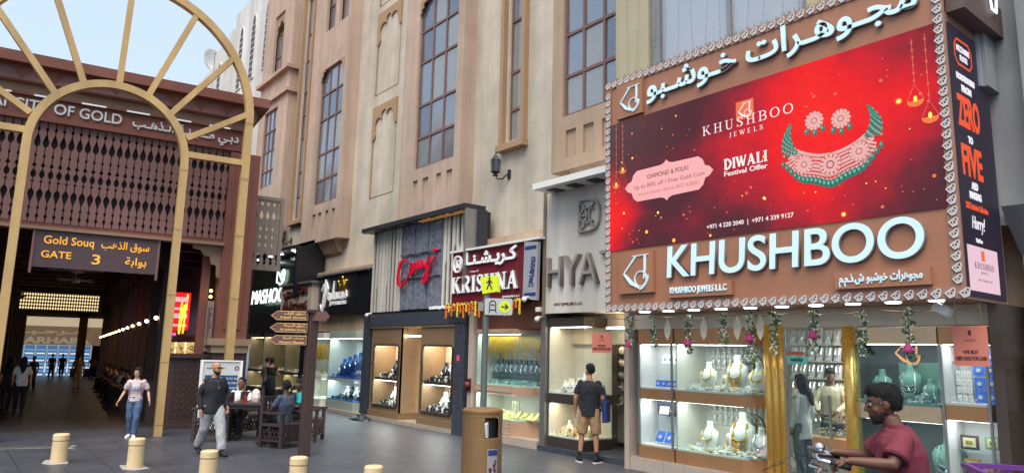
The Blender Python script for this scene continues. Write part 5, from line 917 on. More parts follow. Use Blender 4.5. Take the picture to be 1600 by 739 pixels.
# hall
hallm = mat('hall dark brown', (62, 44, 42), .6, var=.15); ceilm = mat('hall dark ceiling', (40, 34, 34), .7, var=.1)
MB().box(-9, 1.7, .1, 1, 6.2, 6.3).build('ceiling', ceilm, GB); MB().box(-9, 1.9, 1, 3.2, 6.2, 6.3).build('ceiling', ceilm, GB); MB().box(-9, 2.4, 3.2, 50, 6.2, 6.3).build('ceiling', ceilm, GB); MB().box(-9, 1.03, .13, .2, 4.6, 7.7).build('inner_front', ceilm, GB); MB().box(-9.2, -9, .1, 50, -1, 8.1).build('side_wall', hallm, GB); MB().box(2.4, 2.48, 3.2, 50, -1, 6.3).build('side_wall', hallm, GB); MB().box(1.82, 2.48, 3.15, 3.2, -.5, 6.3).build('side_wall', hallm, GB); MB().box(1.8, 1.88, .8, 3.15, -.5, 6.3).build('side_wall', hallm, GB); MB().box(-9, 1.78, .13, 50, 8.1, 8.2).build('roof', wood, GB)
for i in range(16):
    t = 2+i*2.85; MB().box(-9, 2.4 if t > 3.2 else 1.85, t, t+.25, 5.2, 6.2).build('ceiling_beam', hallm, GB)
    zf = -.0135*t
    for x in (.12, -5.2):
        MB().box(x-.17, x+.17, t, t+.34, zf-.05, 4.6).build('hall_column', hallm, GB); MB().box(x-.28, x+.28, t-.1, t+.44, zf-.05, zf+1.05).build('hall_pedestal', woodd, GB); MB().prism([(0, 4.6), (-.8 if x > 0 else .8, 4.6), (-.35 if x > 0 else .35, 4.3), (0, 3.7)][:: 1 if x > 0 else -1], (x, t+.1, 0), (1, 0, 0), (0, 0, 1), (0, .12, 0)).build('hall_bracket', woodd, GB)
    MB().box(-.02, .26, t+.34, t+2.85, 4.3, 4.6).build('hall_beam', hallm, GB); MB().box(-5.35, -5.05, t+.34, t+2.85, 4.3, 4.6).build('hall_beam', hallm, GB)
    MB().ball((-.12, t+.15, 2.7+zf*.5), .05, n=8, m=5).build('hall_bulb', emat('hall bulb', (255, 214, 150), 11), GB)
# neon shop signs along the hall
def nsign(t, z, w, h, c, l, s=1.8, seed=0):
    r = T('neon_shop_sign', l, 'neon sign', (0, 0, 0), 'glowing shop signs inside the gate hall'); R_ = random.Random(seed)
    MB().box(1.02, 1.1, t, t+w, z, z+h).build('panel', emat('sign glow %d%d%d' % c, c, s*.35), r); b = MB()
    for k in range(int(w/.22)): b.box(1.0, 1.02, t+.08+k*.22, t+.2+k*.22, z+h*(.2+.1*(k % 2)), z+h*.8)
    b.build('lettering', emat('sign letter %d%d%d' % c, tuple(min(255, int(v*.4+150)) for v in c), s), r, kind='stuff'); local(r); return r
nsign(25.4, 2.3, 2.6, .9, (230, 120, 30), 'orange glowing sign before the hall end', 1.6, 1); nsign(8.4, 2.4, 2.2, 1.1, (200, 20, 30), 'red glowing sign behind the orange script'); nsign(11.4, 2.3, 2.6, 1.2, (220, 110, 170), 'pink lit poster sign along the hall'); nsign(13, 2.4, 2.6, 1, (210, 180, 230), 'pale violet sign along the hall'); nsign(17.5, 2.2, 3, 1, (230, 60, 60), 'second red sign deep in the hall'); nsign(22, 2, 3, .9, (240, 190, 60), 'yellow sign deep in the hall'); nsign(27, 1.9, 3, .9, (220, 90, 140), 'small pink sign near the hall end')
for i, (t, z, w, h, c, l) in enumerate(((8.2, 2.5, .7, 1.3, (230, 30, 40), 'upright red light box facing the gate inside the hall'), (12.4, 2.35, .8, 1.3, (225, 110, 170), 'upright pink light box behind the red one in the hall'), (17, 2.2, .8, 1.2, (190, 170, 235), 'upright violet light box deeper in the hall'), (23, 2.0, .9, 1.1, (240, 190, 60), 'upright amber light box deep in the hall'), (29, 1.8, .9, 1.0, (230, 60, 60), 'small red light box near the hall end'))):
    r = T('light_box_sign', l, 'light box sign', (0, 0, 0), 'light boxes facing the gate'); MB().box(.75, .75+w, t, t+.08, z, z+h).build('panel', emat('light box %d%d%d' % c, c, .9), r); b = MB()
    for k in range(4): b.box(.82, .68+w, t-.01, t, z+.12+k*h*.22, z+.12+k*h*.22+.08*(1+k % 2))
    b.build('lettering', emat('box letter %d%d%d' % c, tuple(min(255, int(v*.4+150)) for v in c), .9), r, kind='stuff'); local(r)
script = MB()
for p_, w_ in sc_: script.ribbon([(p[0]*.8, p[1]) for p in p_], [x*.9 for x in w_] if isinstance(w_, list) else w_, (.95, 6.6, 2.4), (0, -1, 0), (0, 0, 1.1), d=-.04)
r = T('script_sign', 'large orange neon script hanging inside the gate beside the brown column', 'neon sign'); script.build('script', emat('orange neon tube', (255, 130, 40), 3.0), r); local(r)
for i in range(13):
    t = 3.4+i*2.85; zf = -.0135*t; r = T('glazed_shop', '%s lit glass shop from the gate along the right of the hall' % ORD[i], 'shop'); MB().box(1.5, 2.38, t, t+2.4, zf-.05, .6).build('base', woodd, r); MB().box(2.3, 2.36, t, t+2.4, .6, 2.1).build('lit_back', emat('lit shop back', (230, 190, 130), 2.0), r); MB().box(1.5, 1.52, t, t+2.4, .6, 2.1).build('glass', M_glass, r); MB().box(1.45, 2.38, t, t+2.4, 2.1, 2.3).build('header', woodd, r); local(r)
    c = MB(); R_ = random.Random(i)
    for k in range(30): y, z = t+R_.uniform(.1, 2.3), R_.uniform(.62, 1.9); c.box(1.9, 1.95, y, y+.06, z, z+.08)
    c.build('goods', gold, r, kind='stuff').matrix_parent_inverse.identity()
# far end
r = T('mall_front', 'lit beige shop front with raised letters closing the far end of the hall', 'shopfront'); te = 48.0
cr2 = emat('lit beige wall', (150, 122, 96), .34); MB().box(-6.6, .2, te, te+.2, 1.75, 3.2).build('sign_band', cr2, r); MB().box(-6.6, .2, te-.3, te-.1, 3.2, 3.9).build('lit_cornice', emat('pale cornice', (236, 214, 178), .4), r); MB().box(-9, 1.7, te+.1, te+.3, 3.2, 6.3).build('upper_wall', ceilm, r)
text('MARHABA', mat('pale letter', (236, 220, 196), .5, emit=(230, 215, 190), es=.2), (-5.9, te, 1.85), 5.2, .5, d=.08, bold=.04, parent=r); text('ﻣـﺮﺣـﺒـﺎ', mat('pale letter', (236, 220, 196)), (-5.6, te, 2.5), 4.4, .55, d=.08, ar=True, bold=.03, parent=r)
for x in (-5.4, -1.3): MB().box(x-.3, x+.3, te-.4, te-.05, -1, 4).build('pale_column', mat('pale column', (170, 130, 104), .5), r)
for i in range(6):
    MB().box(-5.0+i*.75, -4.35+i*.75, te+.05, te+.1, -.8, 1.7).build('shelf_case', emat('blue shelf', (86, 112, 146), .6), r)
    for k in range(8): MB().box(-4.95+i*.75, -4.4+i*.75, te, te+.05, -.6+k*.27, -.49+k*.27).build('goods_row', emat('shelf goods %d' % (k % 2), [(200, 214, 230), (80, 150, 210)][k % 2], .8), r)
MB().box(-9, -5.2, te, te+.1, -1.2, 1.75).build('side_wall', hallm, r); MB().box(-.5, 1.7, te, te+.1, -1.2, 4.4).build('side_wall', hallm, r); local(r)
r = T('lit_grille', 'glowing white lattice grille high at the far end of the hall', 'grille'); b = MB()
for i in range(30):
    for j in range(5): b.prism([(.052*cos(a), .085*sin(a)) for a in (0, pi/2, pi, 3*pi/2)], (-4.75+i*.135, 31.5, 3.95+j*.2), (1, 0, 0), (0, 0, 1), (0, .02, 0))
b.build('lit_openings', emat('grille light', (255, 226, 170), .9), r, kind='stuff'); MB().box(-4.9, -.6, 31.53, 31.6, 3.8, 4.95).build('frame', woodd, r); local(r)
fanm = mat('pale grey fan', (176, 172, 168), .5)
for i, t in enumerate((4.5, 8.5, 13)):
    r = T('ceiling_fan', '%s hanging ceiling fan seen through the gate' % ORD[i], 'ceiling fan', (0, 0, 0), 'fans in the hall'); zc = 4.35; MB().tube([(-2.1, t, zc), (-2.1, t, 6.2)], .03).build('rod', fanm, r); MB().lathe([(.05, -.1), (.16, -.08), (.16, .08), (.05, .12)], (-2.1, t, zc), 12).build('motor', fanm, r)
    for k in range(4): a = k*pi/2+.3+i; b = MB(); b.X = Matrix.Translation((-2.1, t, zc)) @ Matrix.Rotation(a, 4, 'Z'); b.box(.15, .8, -.07, .07, -.01, .005); b.build('blade', fanm, r)
    local(r)
local(GB)
# hanging gate number sign
r = T('gate_number_sign', 'dark brown hanging sign reading Gold Souq Gate 3 in orange', 'sign'); MB().box(-2.92, -.44, -.12, -.04, 3.64, 4.46).build('panel', mat('dark sign brown', (88, 68, 70), .5, var=.04), r)
om = mat('orange letter', (246, 176, 62), .4, var=.02, emit=(246, 170, 50), es=.35)
for s_, x, z, w, h, a_ in (('Gold Souq', -2.75, 4.12, .98, .24, 0), ('GATE', -2.77, 3.86, .58, .16, 0), ('3', -1.78, 3.78, .17, .23, 0), ('ﺳﻮق اﻟﺬﻫﺐ', -1.62, 4.12, 1.0, .24, 1), ('ﺑﻮاﺑﺔ', -1.1, 3.76, .45, .25, 1)): text(s_, om, (x, -.12, z), w, h, d=.012, ar=bool(a_), bold=.012, parent=r)
for x in (-2.97, -.44): MB().box(x, x+.05, -.14, -.02, 3.5, 4.48).build('end_bracket', mauve, r)
local(r)
# side lattice screen towards the shops
r = T('side_lattice_screen', 'small grey brown lattice screen between the gate column and the green shop', 'lattice screen'); gl = mat('grey brown screen', (148, 134, 122), .6, var=.06); X0, X1, Z0, Z1 = 1.9, 2.72, 4.05, 6.1
for q in ((X0, X1, Z0, Z0+.1), (X0, X1, Z1-.1, Z1), (X1-.1, X1, Z0+.1, Z1-.1), (X0, X0+.06, Z0+.1, Z1-.1)): MB().box(q[0], q[1], .9, .98, q[2], q[3]).build('frame_bar', gl, r)
zz = [Z0+.1+(Z1-Z0-.2)*i/70 for i in range(71)]
def h2(z):
    t = (z-Z0)/(Z1-Z0); w = .006
    for c, s, R_ in ((.74, 1, .055), (.18, -1, .06)):
        u_ = (t-c)*s
        if -.045 < u_ < .08: w = max(w, R_*(sqrt(max(0, 1-(u_/.045)**2)) if u_ < 0 else (1-u_/.08)))
    for c in (.45, .56, .34, .9, .1):
        w = max(w, .045*max(0, 1-abs(t-c)/.03))
    return w
for i in range(4):
    x = X0+.06+i*.165; MB().prism([(x+h2(z), z) for z in zz]+[(x+.165-h2(z), z) for z in zz[::-1]], (0, .92, 0), (1, 0, 0), (0, 0, 1), (0, .03, 0)).build('lattice_board', gl, r)
local(r)
# ================================================================ golden portal arch
GP = T('golden_arch_portal', 'tall freestanding golden arch with spokes in front of the gate', 'arch'); PM = Matrix.Translation((-17.45, 3.9, 0)) @ Matrix.Rotation(radians(84), 4, 'Z')
gpm = mat('golden paint', (196, 162, 108), .5, metal=.1, var=.1, scale=1.5, streak=2, bump=.1); cx = -1.455; D = dict(o=(0, -.08, 0), u=(1, 0, 0), v=(0, 0, 1))
def bar(nm, pts, w): b = MB(); b.ribbon(pts, w, (0, .1 if 'arch' in nm else .09, 0), d=.2 if nm == 'inner_arch' else .19 if 'arch' in nm else .17); return b.build(nm, gpm, GP)
bar('inner_arch', [(.08, 0), (.08, 6.2)]+arcp(cx, 6.2, 1.53, 0, 180, 32)[1:]+[(cx-1.53, 0)], .165)
bar('outer_arch', [(1.44, 0), (1.44, 7.44)]+arcp(cx, 7.44, 2.9, 0, 180, 44)[1:]+[(cx-2.9, 0)], .18)
for a, z0, ao, in ((0, 6.38, None),): bar('spoke', [(.14, 6.4), (1.36, 6.4)], .14); bar('spoke', [(2*cx-.14, 6.4), (2*cx-1.36, 6.4)], .14)
for (xi, zi), (xo, zo) in (((.07, 6.78), (1.37, 7.62)), ((-.33, 7.28), (.98, 9.03)), ((-.83, 7.6), (.06, 9.95)), ((-1.42, 7.72), (-1.36, 10.3))):
    L_ = 1 if xi > -1.2 else 0
    bar('spoke', [(xi, zi), (xo, zo)], .13)
    if L_: bar('spoke', [(2*cx-xi, zi), (2*cx-xo, zo)], .13)
GP.matrix_world = PM
# ================================================================ street furniture
bol = mat('cream bollard paint', (220, 192, 148), .6, var=.1, scale=6, bump=.05)
BO = T('bollard', 'cream bollard standing in a patch of mortar, leftmost of the row', 'bollard', (0, 0, 0), 'cream bollards along the pavement')
MB().lathe([(.125, 0), (.122, .34), (.11, .345), (.11, .365)], n=20).build('post', bol, BO); MB().lathe([(.122, .365), (.126, .37), (.124, .45), (.11, .468), (.02, .475)], n=20).build('cap', bol, BO)
BO.location = (-14.38, 1.79, 0)
for p_, l in (((-13.2, 2.72), 'cream bollard in front of the walking woman'), ((-11.23, 3.3), 'cream bollard before the walking man in black'), ((-10.0, 4.17), 'cream bollard at the foot of the brown finger post'), ((-8.77, 4.7), 'cream bollard nearest the round bin, rightmost of the row')): dup(BO, loc=(*p_, 0), label=l)
MB().prism([(-.3, -.12), (.05, -.2), (.3, -.1), (.25, .15), (-.1, .2), (-.38, .08)], (-14.4, 1.75, .001), (1, 0, 0), (0, 1, 0), (0, 0, .008)).build('mortar_patch', mat('mortar', (160, 158, 156), .8), cat='mortar patch', label='pale mortar patch round the foot of the leftmost bollard')
MB().prism([(-.35, -.16), (.1, -.2), (.3, -.05), (.2, .18), (-.3, .16)], (-13.2, 2.72, .001), (1, 0, 0), (0, 1, 0), (0, 0, .006)).build('mortar_patch', mat('mortar', (160, 158, 156)), cat='mortar patch', label='pale mortar patch under the bollard before the walking woman')
dr = T('drain_cover', 'long narrow drain grate in the pavement left of the leftmost bollard', 'drain cover', (-16.6, 1.6, 0)); b = MB(); b.X = Matrix.Translation((-16.6, 1.55, 0)) @ Matrix.Rotation(radians(74), 4, 'Z'); b.box(-.75, .75, -.16, .16, .002, .008); b.build('frame', mat('pale grate frame', (130, 128, 126), .6), dr); b = MB(); b.X = Matrix.Translation((-16.6, 1.55, 0)) @ Matrix.Rotation(radians(74), 4, 'Z')
for i in range(26): b.box(-.7+i*.054, -.67+i*.054, -.12, .12, .008, .012)
b.build('bars', iron, dr, kind='stuff')
binm = mat('gold brown bin', (146, 112, 74), .45, metal=.3, var=.12, scale=3, streak=3); BX, BY = -7.15, 5.28
BI = T('litter_bin', 'round gold brown litter bin with dark slot openings and a notice plate', 'litter bin', (BX, BY, 0)); R0 = .245
def cyl_patch(b, a0, a1, z0, z1, r, t, n_=8):
    P_ = [(BX+r*cos(a0+(a1-a0)*i/n_), BY+r*sin(a0+(a1-a0)*i/n_)) for i in range(n_+1)]+[(BX+(r-t)*cos(a1-(a1-a0)*i/n_), BY+(r-t)*sin(a1-(a1-a0)*i/n_)) for i in range(n_+1)]
    b.foot(P_, z0, z1)
ac = atan2(-BY, -BX) # towards the camera
b = MB(); b.lathe([(R0, 0), (R0, .98)], (BX, BY, 0), 40); b.lathe([(R0, 1.22), (R0, 1.26), (R0*1.02, 1.27), (R0*1.02, 1.3), (R0*.9, 1.315), (.02, 1.32)], (BX, BY, 0), 40)
b.build('body', binm, BI, smooth=False, bevel=.004)
for a0, a1 in ((ac-2.2, ac+.12), (ac+1.02, ac+2.1), (ac+2.9, ac+3.6)): c = MB(); cyl_patch(c, a0, a1, .98, 1.22, R0, .012, 12); c.build('wall_segment', binm, BI)
MB().lathe([(R0-.05, .9), (R0-.05, 1.2)], (BX, BY, 0), 20).build('liner', mat('bin liner black', (24, 24, 26), .35), BI)
c = MB(); c.prism([(0, 0), (.05, 0), (.09, .16), (.02, .18)], (BX+.17*cos(ac+.3), BY+.17*sin(ac+.3), .99), (.6, -.78, 0), (0, 0, 1), (.02, .02, 0)); c.build('bag_corner', wpan, BI)
c = MB(); cyl_patch(c, ac+.28, ac+.85, .5, .86, R0+.006, .006); c.build('notice_plate', mat('grey plate', (150, 150, 152), .4), BI)
for z0, z1 in ((.79, .85), (.51, .55)): c = MB(); cyl_patch(c, ac+.31, ac+.82, z0, z1, R0+.009, .004); c.build('blue_band', navy, BI)
aa = ac+.56; uu = Vector((-sin(aa), cos(aa), 0)); oo = Vector((BX+(R0+.008)*cos(aa), BY+(R0+.008)*sin(aa), .6)); b = MB()
for q, w in (([(.02, .01), (.02, .06), (.035, .1)], .018), ([(.035, .1), (0, .075)], .012), ([(.03, .03), (.045, 0)], .012)): b.ribbon(q, w, oo, uu, (0, 0, 1), d=.004)
b.ribbon(arcp(.038, .122, .008, 0, 360, 8)[:-1], .012, oo, uu, (0, 0, 1), d=.004, closed=True); b.prism([(-.05, .0), (-.02, 0), (-.015, .05), (-.055, .05)], oo, uu, (0, 0, 1), (.004*cos(aa), .004*sin(aa), 0)); b.build('litter_symbol', ink, BI)
# finger post
brn = mat('sign brown', (106, 72, 62), .5, var=.05); postm = mat('dark brown post', (74, 56, 54), .45, var=.06); oml = mat('pale orange letter', (236, 190, 120), .5)
FP = T('finger_post', 'dark brown finger post with three brown arrow plates pointing to the souqs', 'signpost', (-13.1, 5.55, 0)); fx, fy = -13.1, 5.55; ud = Vector((.62, .785, 0)); nd = Vector((.785, -.62, 0))
MB().box(-13.19, -13.01, 5.46, 5.64, 0, 2.72).build('post', postm, FP, bevel=.01)
for i, (z, t1, t2) in enumerate(((2.5, 'Naif Souq', 'ﺳﻮق ﻧﺎﻳﻒ'), (2.27, 'Al Sabkha Souq', 'ﺳﻮق اﻟﺴﺒﺨﺔ'), (2.04, "Women's Museum", 'ﻣﺘﺤﻒ اﻟﻤﺮأة'))):
    o = Vector((fx, fy, z))-ud*.66+nd*.1; f = MB().prism([(-.13, .09), (0, 0), (.6, 0), (.6, .18), (0, .18)], o, ud, (0, 0, 1), -nd*.03).build('arrow_plate', brn, FP); f2 = MB(); f2.ribbon([(-.10, .09), (.01, .01), (.59, .01), (.59, .17), (.01, .17)], .008, o+nd*.002, ud, (0, 0, 1), d=.003, closed=True); f2.build('border_line', oml, f)
    text(t1, oml, o+nd*.003+ud*.07+Vector((0, 0, .025)), .48, .05, u=ud, v=(0, 0, 1), d=.004, bold=.02, parent=f); text(t2, oml, o+nd*.003+ud*.14+Vector((0, 0, .095)), .4, .07, u=ud, v=(0, 0, 1), d=.004, ar=True, bold=.02, parent=f)
u3 = Vector((.9, -.3, 0)).normalized(); n3 = Vector((.3, .9, 0)).normalized()*-1; o = Vector((fx, fy, 2.5))-ud*-.02+nd*.1
f = MB().prism([(0, 0), (.28, 0), (.36, .09), (.28, .18), (0, .18)], o, (.75, .62, .0), (0, 0, 1), -nd*.03).build('arrow_plate', brn, FP); MB().box(-13.25, -12.95, 5.4, 5.7, 2.66, 2.68).build('cap', postm, FP)
# pedestrian sign pole
PX, PY = -11.5, 8.5; pole = mat('grey green pole', (104, 112, 112), .4, metal=.3, var=.05); SPo = T('street_sign_pole', 'grey pole with a yellow pedestrian diamond and a metro arrow plate', 'sign pole', (PX, PY, 0)); MB().tube([(PX, PY, 0), (PX, PY, 3.3)], .065, 14).build('pole', pole, SPo)
yel = mat('fluorescent yellow', (214, 226, 36), .4, var=.03, emit=(214, 226, 30), es=.02); uq = Vector((.66, .75, 0)); nq = Vector((.75, -.66, 0)); blk = mat('sign black', (24, 24, 26), .5, var=0)
def rot_sq(s, a): return [(s*cos(a+k*pi/2), s*sin(a+k*pi/2)) for k in range(4)]
o = Vector((PX, PY, 3.33))+nq*.08+uq*.06; MB().prism(rot_sq(.235, pi/4+.18), o, uq, (0, 0, 1), -nq*.015).build('diamond_plate', yel, SPo); MB().prism(rot_sq(.235, pi/4+.1), o-nq*.05+uq*.04, uq, (0, 0, 1), -nq*.015).build('second_plate', yel, SPo)
b = MB()
for q, w in (([(0, .1), (.0, .02)], .05), ([(0, .02), (-.05, -.1)], .024), ([(0, .02), (.03, -.03), (.05, -.1)], .024), ([(-.01, .08), (-.06, .02)], .018), ([(.01, .08), (.06, .03)], .018)): b.ribbon(q, w, o+nq*.002, uq, (0, 0, 1), d=.004)
b.ribbon(arcp(0, .13, .012, 0, 360, 8)[:-1], .02, o+nq*.002, uq, (0, 0, 1), d=.004, closed=True); b.build('walking_figure', blk, SPo)
o = Vector((PX, PY, 2.72))+nq*.1-uq*.12; gp2 = mat('grey sign plate', (186, 188, 186), .4); MB().prism([(.02, 0), (.53, 0), (.55, .02), (.55, .31), (.53, .33), (.02, .33), (0, .31), (0, .02)], o+uq*.1, uq, (0, 0, 1), -nq*.05).build('metro_plate', gp2, SPo)
MB().prism([(0, 0), (.11, 0), (.11, .16), (0, .16)], o+nq*.0-uq*.03+Vector((0, 0, .08)), uq, (0, 0, 1), -nq*.03).build('clamp', steel, SPo)
b = MB(); b.ribbon([(.17, .1), (.17, .24), (.2, .28), (.26, .28), (.29, .24), (.29, .1)], .018, o+uq*.03+nq*.002, uq, (0, 0, 1), d=.004, closed=True); b.ribbon([(.19, .2), (.27, .2)], .02, o+uq*.03+nq*.002, uq, (0, 0, 1), d=.004); b.ribbon([(.18, .09), (.15, .04)], .014, o+uq*.03+nq*.002, uq, (0, 0, 1), d=.004); b.ribbon([(.28, .09), (.31, .04)], .014, o+uq*.03+nq*.002, uq, (0, 0, 1), d=.004); b.build('metro_symbol', blk, SPo)
MB().prism([(.115*cos(a*pi/12), .12*sin(a*pi/12)) for a in range(24)], o+uq*.5+Vector((0, 0, .165))+nq*.004, uq, (0, 0, 1), -nq*.006).build('arrow_disc', yel, SPo)
b = MB(); b.ribbon([(-.07, 0), (.06, 0)], .022, o+uq*.5+Vector((0, 0, .165))+nq*.006, uq, (0, 0, 1), d=.004); b.ribbon([(.01, .055), (.065, 0), (.01, -.055)], .022, o+uq*.5+Vector((0, 0, .165))+nq*.006, uq, (0, 0, 1), d=.004); b.build('arrow', blk, SPo)
# cafe furniture: table, armchairs, notice board
dkw = mat('dark stained wood', (62, 48, 50), .5, var=.15, scale=6)
TB = T('wooden_table', 'dark wooden table between the seated men', 'table', (0, 0, 0)); MB().box(-.55, .55, -.42, .42, .76, .8).build('tabletop', dkw, TB); MB().box(-.5, .5, -.37, .37, .68, .76).build('apron', dkw, TB)
for sx_ in (-1, 1):
    for sy_ in (-1, 1): MB().box(sx_*.5-.04, sx_*.5+.04, sy_*.36-.04, sy_*.36+.04, 0, .68).build('leg', dkw, TB)
TB.location = (-15.75, 5.55, 0); TB.rotation_euler = (0, 0, radians(52))
def armchair(loc, rz, l, src=None):
    if src: return dup(src, loc=loc, rz=rz, label=l)
    r = T('wooden_armchair', l, 'armchair', (0, 0, 0), 'dark wooden armchairs round the table')
    for sx_ in (-1, 1):
        MB().box(sx_*.3-.035, sx_*.3+.035, -.3, -.23, 0, .66).build('leg', dkw, r); MB().box(sx_*.3-.035, sx_*.3+.035, .25, .32, 0, 1.0).build('leg', dkw, r); MB().box(sx_*.3-.05, sx_*.3+.05, -.34, .25, .66, .7).build('armrest', dkw, r)
    MB().box(-.34, .34, -.3, .27, .42, .47).build('seat', dkw, r)
    for y in (-.29, .26):
        MB().box(-.27, .27, y, y+.03, .37, .42).build('rail', dkw, r); MB().box(-.27, .27, y, y+.03, .12, .16).build('rail', dkw, r); b = MB()
        for k in range(6):
            x = -.27+k*.09; b.ribbon([(x, .16), (x+.09, .37)], .018, (0, y, 0), d=.02); b.ribbon([(x+.09, .16), (x, .37)], .018, (0, y+.006, 0), d=.02)
        b.build('lattice_panel', dkw, r)
    for sx_ in (-1, 1):
        b = MB()
        for k in range(5):
            y = -.22+k*.094; b.ribbon([(y, .16), (y+.094, .37)], .018, (sx_*.3, 0, 0), (0, 1, 0), d=.02); b.ribbon([(y+.094, .16), (y, .37)], .018, (sx_*.3, 0, 0), (0, 1, 0), d=.024)
        b.build('lattice_panel', dkw, r); MB().box(sx_*.3-.02, sx_*.3+.02, -.23, .25, .12, .16).build('rail', dkw, r)
    MB().box(-.27, .27, .26, .3, .9, 1.0).build('top_rail', dkw, r); MB().box(-.27, .27, .26, .3, .55, .62).build('back_rail', dkw, r)
    for k in range(6): MB().box(-.235+k*.083, -.2+k*.083, .27, .29, .62, .9).build('back_slat', dkw, r)
    r.location = loc; r.rotation_euler = (0, 0, rz); return r
AC = armchair((-14.55, 5.68, 0), radians(52+62), 'dark armchair of the man in grey, nearest the finger post'); armchair((-15.25, 6.5, 0), radians(52+90), 'dark armchair of the man in teal behind the finger post', AC); armchair((-16.15, 4.75, 0), radians(-35), 'empty dark armchair left of the table behind the walking man', AC); armchair((-16.65, 5.5, 0), radians(-60), 'dark armchair of the man in the white shirt', AC)
BRD = T('information_board', 'white framed standing information board with a blue panel behind the walking man', 'board', (-16.9, 5.0, 0)); ub = Vector((.42, .91, 0)).normalized(); nb_ = Vector((.91, -.42, 0)).normalized(); o = Vector((-17.18, 4.72, .15))
MB().prism([(0, 0), (.85, 0), (.85, 1.5), (0, 1.5)], o, ub, (0, 0, 1), -nb_*.05).build('panel', mat('white board', (196, 198, 198), .4, var=.03), BRD)
b = MB(); b.ribbon([(.0, .0), (.85, 0), (.85, 1.5), (0, 1.5)], .05, o+nb_*.002, ub, (0, 0, 1), d=.02, closed=True); b.build('frame', wpan, BRD)
MB().prism([(.08, .75), (.78, .75), (.78, 1.18), (.08, 1.18)], o, ub, (0, 0, 1), nb_*.006).build('blue_panel', mat('board blue', (36, 66, 120), .4), BRD)
for s_, z, w in (('WELCOME TO THE', 1.08, .5), ('GOLD SOUQ DISTRICT', .98, .6), ('visitor information', .88, .5)): text(s_, wpan, o+ub*.3+nb_*.007+Vector((0, 0, z)), w, .05, u=ub, v=(0, 0, 1), d=.003, parent=BRD)
text('DUBAI MUNICIPALITY', ink, o+ub*.1+nb_*.003+Vector((0, 0, 1.32)), .4, .035, u=ub, v=(0, 0, 1), d=.003, parent=BRD)
b = MB(); b.ribbon(arcp(.75, 1.34, .04, 0, 360, 12)[:-1], .02, o+nb_*.003, ub, (0, 0, 1), d=.003, closed=True); b.build('round_emblem', ink, BRD); MB().prism([(0, -.15), (.06, -.15), (.06, 0), (0, 0)], o, ub, (0, 0, 1), -nb_*.3).build('foot', steel, BRD); MB().prism([(.79, -.15), (.85, -.15), (.85, 0), (.79, 0)], o, ub, (0, 0, 1), -nb_*.3).build('foot', steel, BRD)
cnk = T('drain_spout', 'low black rubber cone base at the foot of the granite frame', 'rubber base', (-18.3, 9.5, 0)); MB().lathe([(.32, 0), (.3, .04), (.14, .12), (.1, .16), (.02, .18)], (-18.9, 9.62, 0), 16, 1.5, .8).build('rubber', blackp, cnk); cnk.name = 'rubber_base'
for i, (x, y, l) in enumerate(((-11.3, 8.9, 'short white curved mark painted on the pavement near the bin'), (-16.2, 2.4, 'thin white scratch line on the pavement beyond the drain'))): b = MB(); b.ribbon(arcp(x, y, .25, 200, 320, 8), .025, (0, 0, .003), (1, 0, 0), (0, 1, 0), d=.003); b.build('paint_mark', mat('worn white paint', (190, 192, 192), .7), cat='paint mark', label=l)
bolt = mat('bolt head', (150, 122, 84), .5, metal=.4)
for x, z in [(.08, q) for q in (.25, 1.6, 3.1, 4.6, 6.0)]+[(1.44, q) for q in (1.6, 3.1, 4.6, 6.0, 7.4)]:
    o = PM @ Vector((x, -.1, z)); b = MB(); b.X = PM; b.box(x-.11, x+.11, -.106, -.1, z-.004, z+.004); q = b.build('weld_seam', bolt); q.data.transform(PM.inverted()); q.parent = GP; q.location = (0, 0, 0)
# benches in the hall
for i, t in enumerate((6.5, 10, 14, 18, 22, 26)):
    zf = -.0135*t; r = T('hall_bench', '%s dark bench from the gate along the hall columns' % ORD[i], 'bench', (0, 0, 0), 'benches along the hall'); MB().box(-.55, -.08, t, t+2.2, zf+.4, zf+.46).build('seat', woodd, r); MB().box(-.13, -.08, t, t+2.2, zf+.46, zf+.9).build('backrest', woodd, r)
    for a in (t+.1, t+2): MB().box(-.5, -.13, a, a+.08, zf, zf+.4).build('leg', woodd, r)
    local(r)
# ================================================================ people
skin = {k: mat('skin '+k, c, .55, var=.05, scale=8) for k, c in dict(fair=(206, 158, 132), tan=(178, 128, 100), brown=(132, 88, 66), dark=(72, 48, 40), umber=(98, 62, 46)).items()}
hairm = mat('black hair', (10, 8, 8), .8, var=.3, scale=60, bump=.6, bscale=160); eyew = mat('eye white', (225, 220, 214), .3, var=0); lipm = mat('dark iris', (20, 16, 14), .3, var=0)
def remesh(mb, vox, amp=0, sc=9, seed=0, extra=None):
    me = bpy.data.meshes.new('t'); me.from_pydata([tuple(p) for p in mb.v], [], mb.f); o = bpy.data.objects.new('t', me); COL.objects.link(o)
    m = o.modifiers.new('r', 'REMESH'); m.mode = 'VOXEL'; m.voxel_size = vox; m.use_smooth_shade = True; s_ = o.modifiers.new('s', 'SMOOTH'); s_.factor = .5; s_.iterations = 2
    r = bpy.data.meshes.new_from_object(o.evaluated_get(bpy.context.evaluated_depsgraph_get())); bpy.data.objects.remove(o); bpy.data.meshes.remove(me)
    if amp:
        ns = [v.normal.copy() for v in r.vertices]
        for v, q in zip(r.vertices, ns):
            p = v.co; k = noise.noise(Vector((p.x*sc+seed, p.y*sc, p.z*sc*.55)))+.5*noise.noise(Vector((p.x*sc*2.3, p.y*sc*2.3+seed, p.z*sc*1.1))); v.co = p+q*amp*k
    if extra:
        b = bmesh.new(); b.from_mesh(r); vs = [b.verts.new(p) for p in extra.v]
        for f in extra.f:
            try: b.faces.new([vs[i] for i in f])
            except ValueError: pass
        b.to_mesh(r); b.free()
    r.polygons.foreach_set('use_smooth', [True]*len(r.polygons)); r.update(); return r
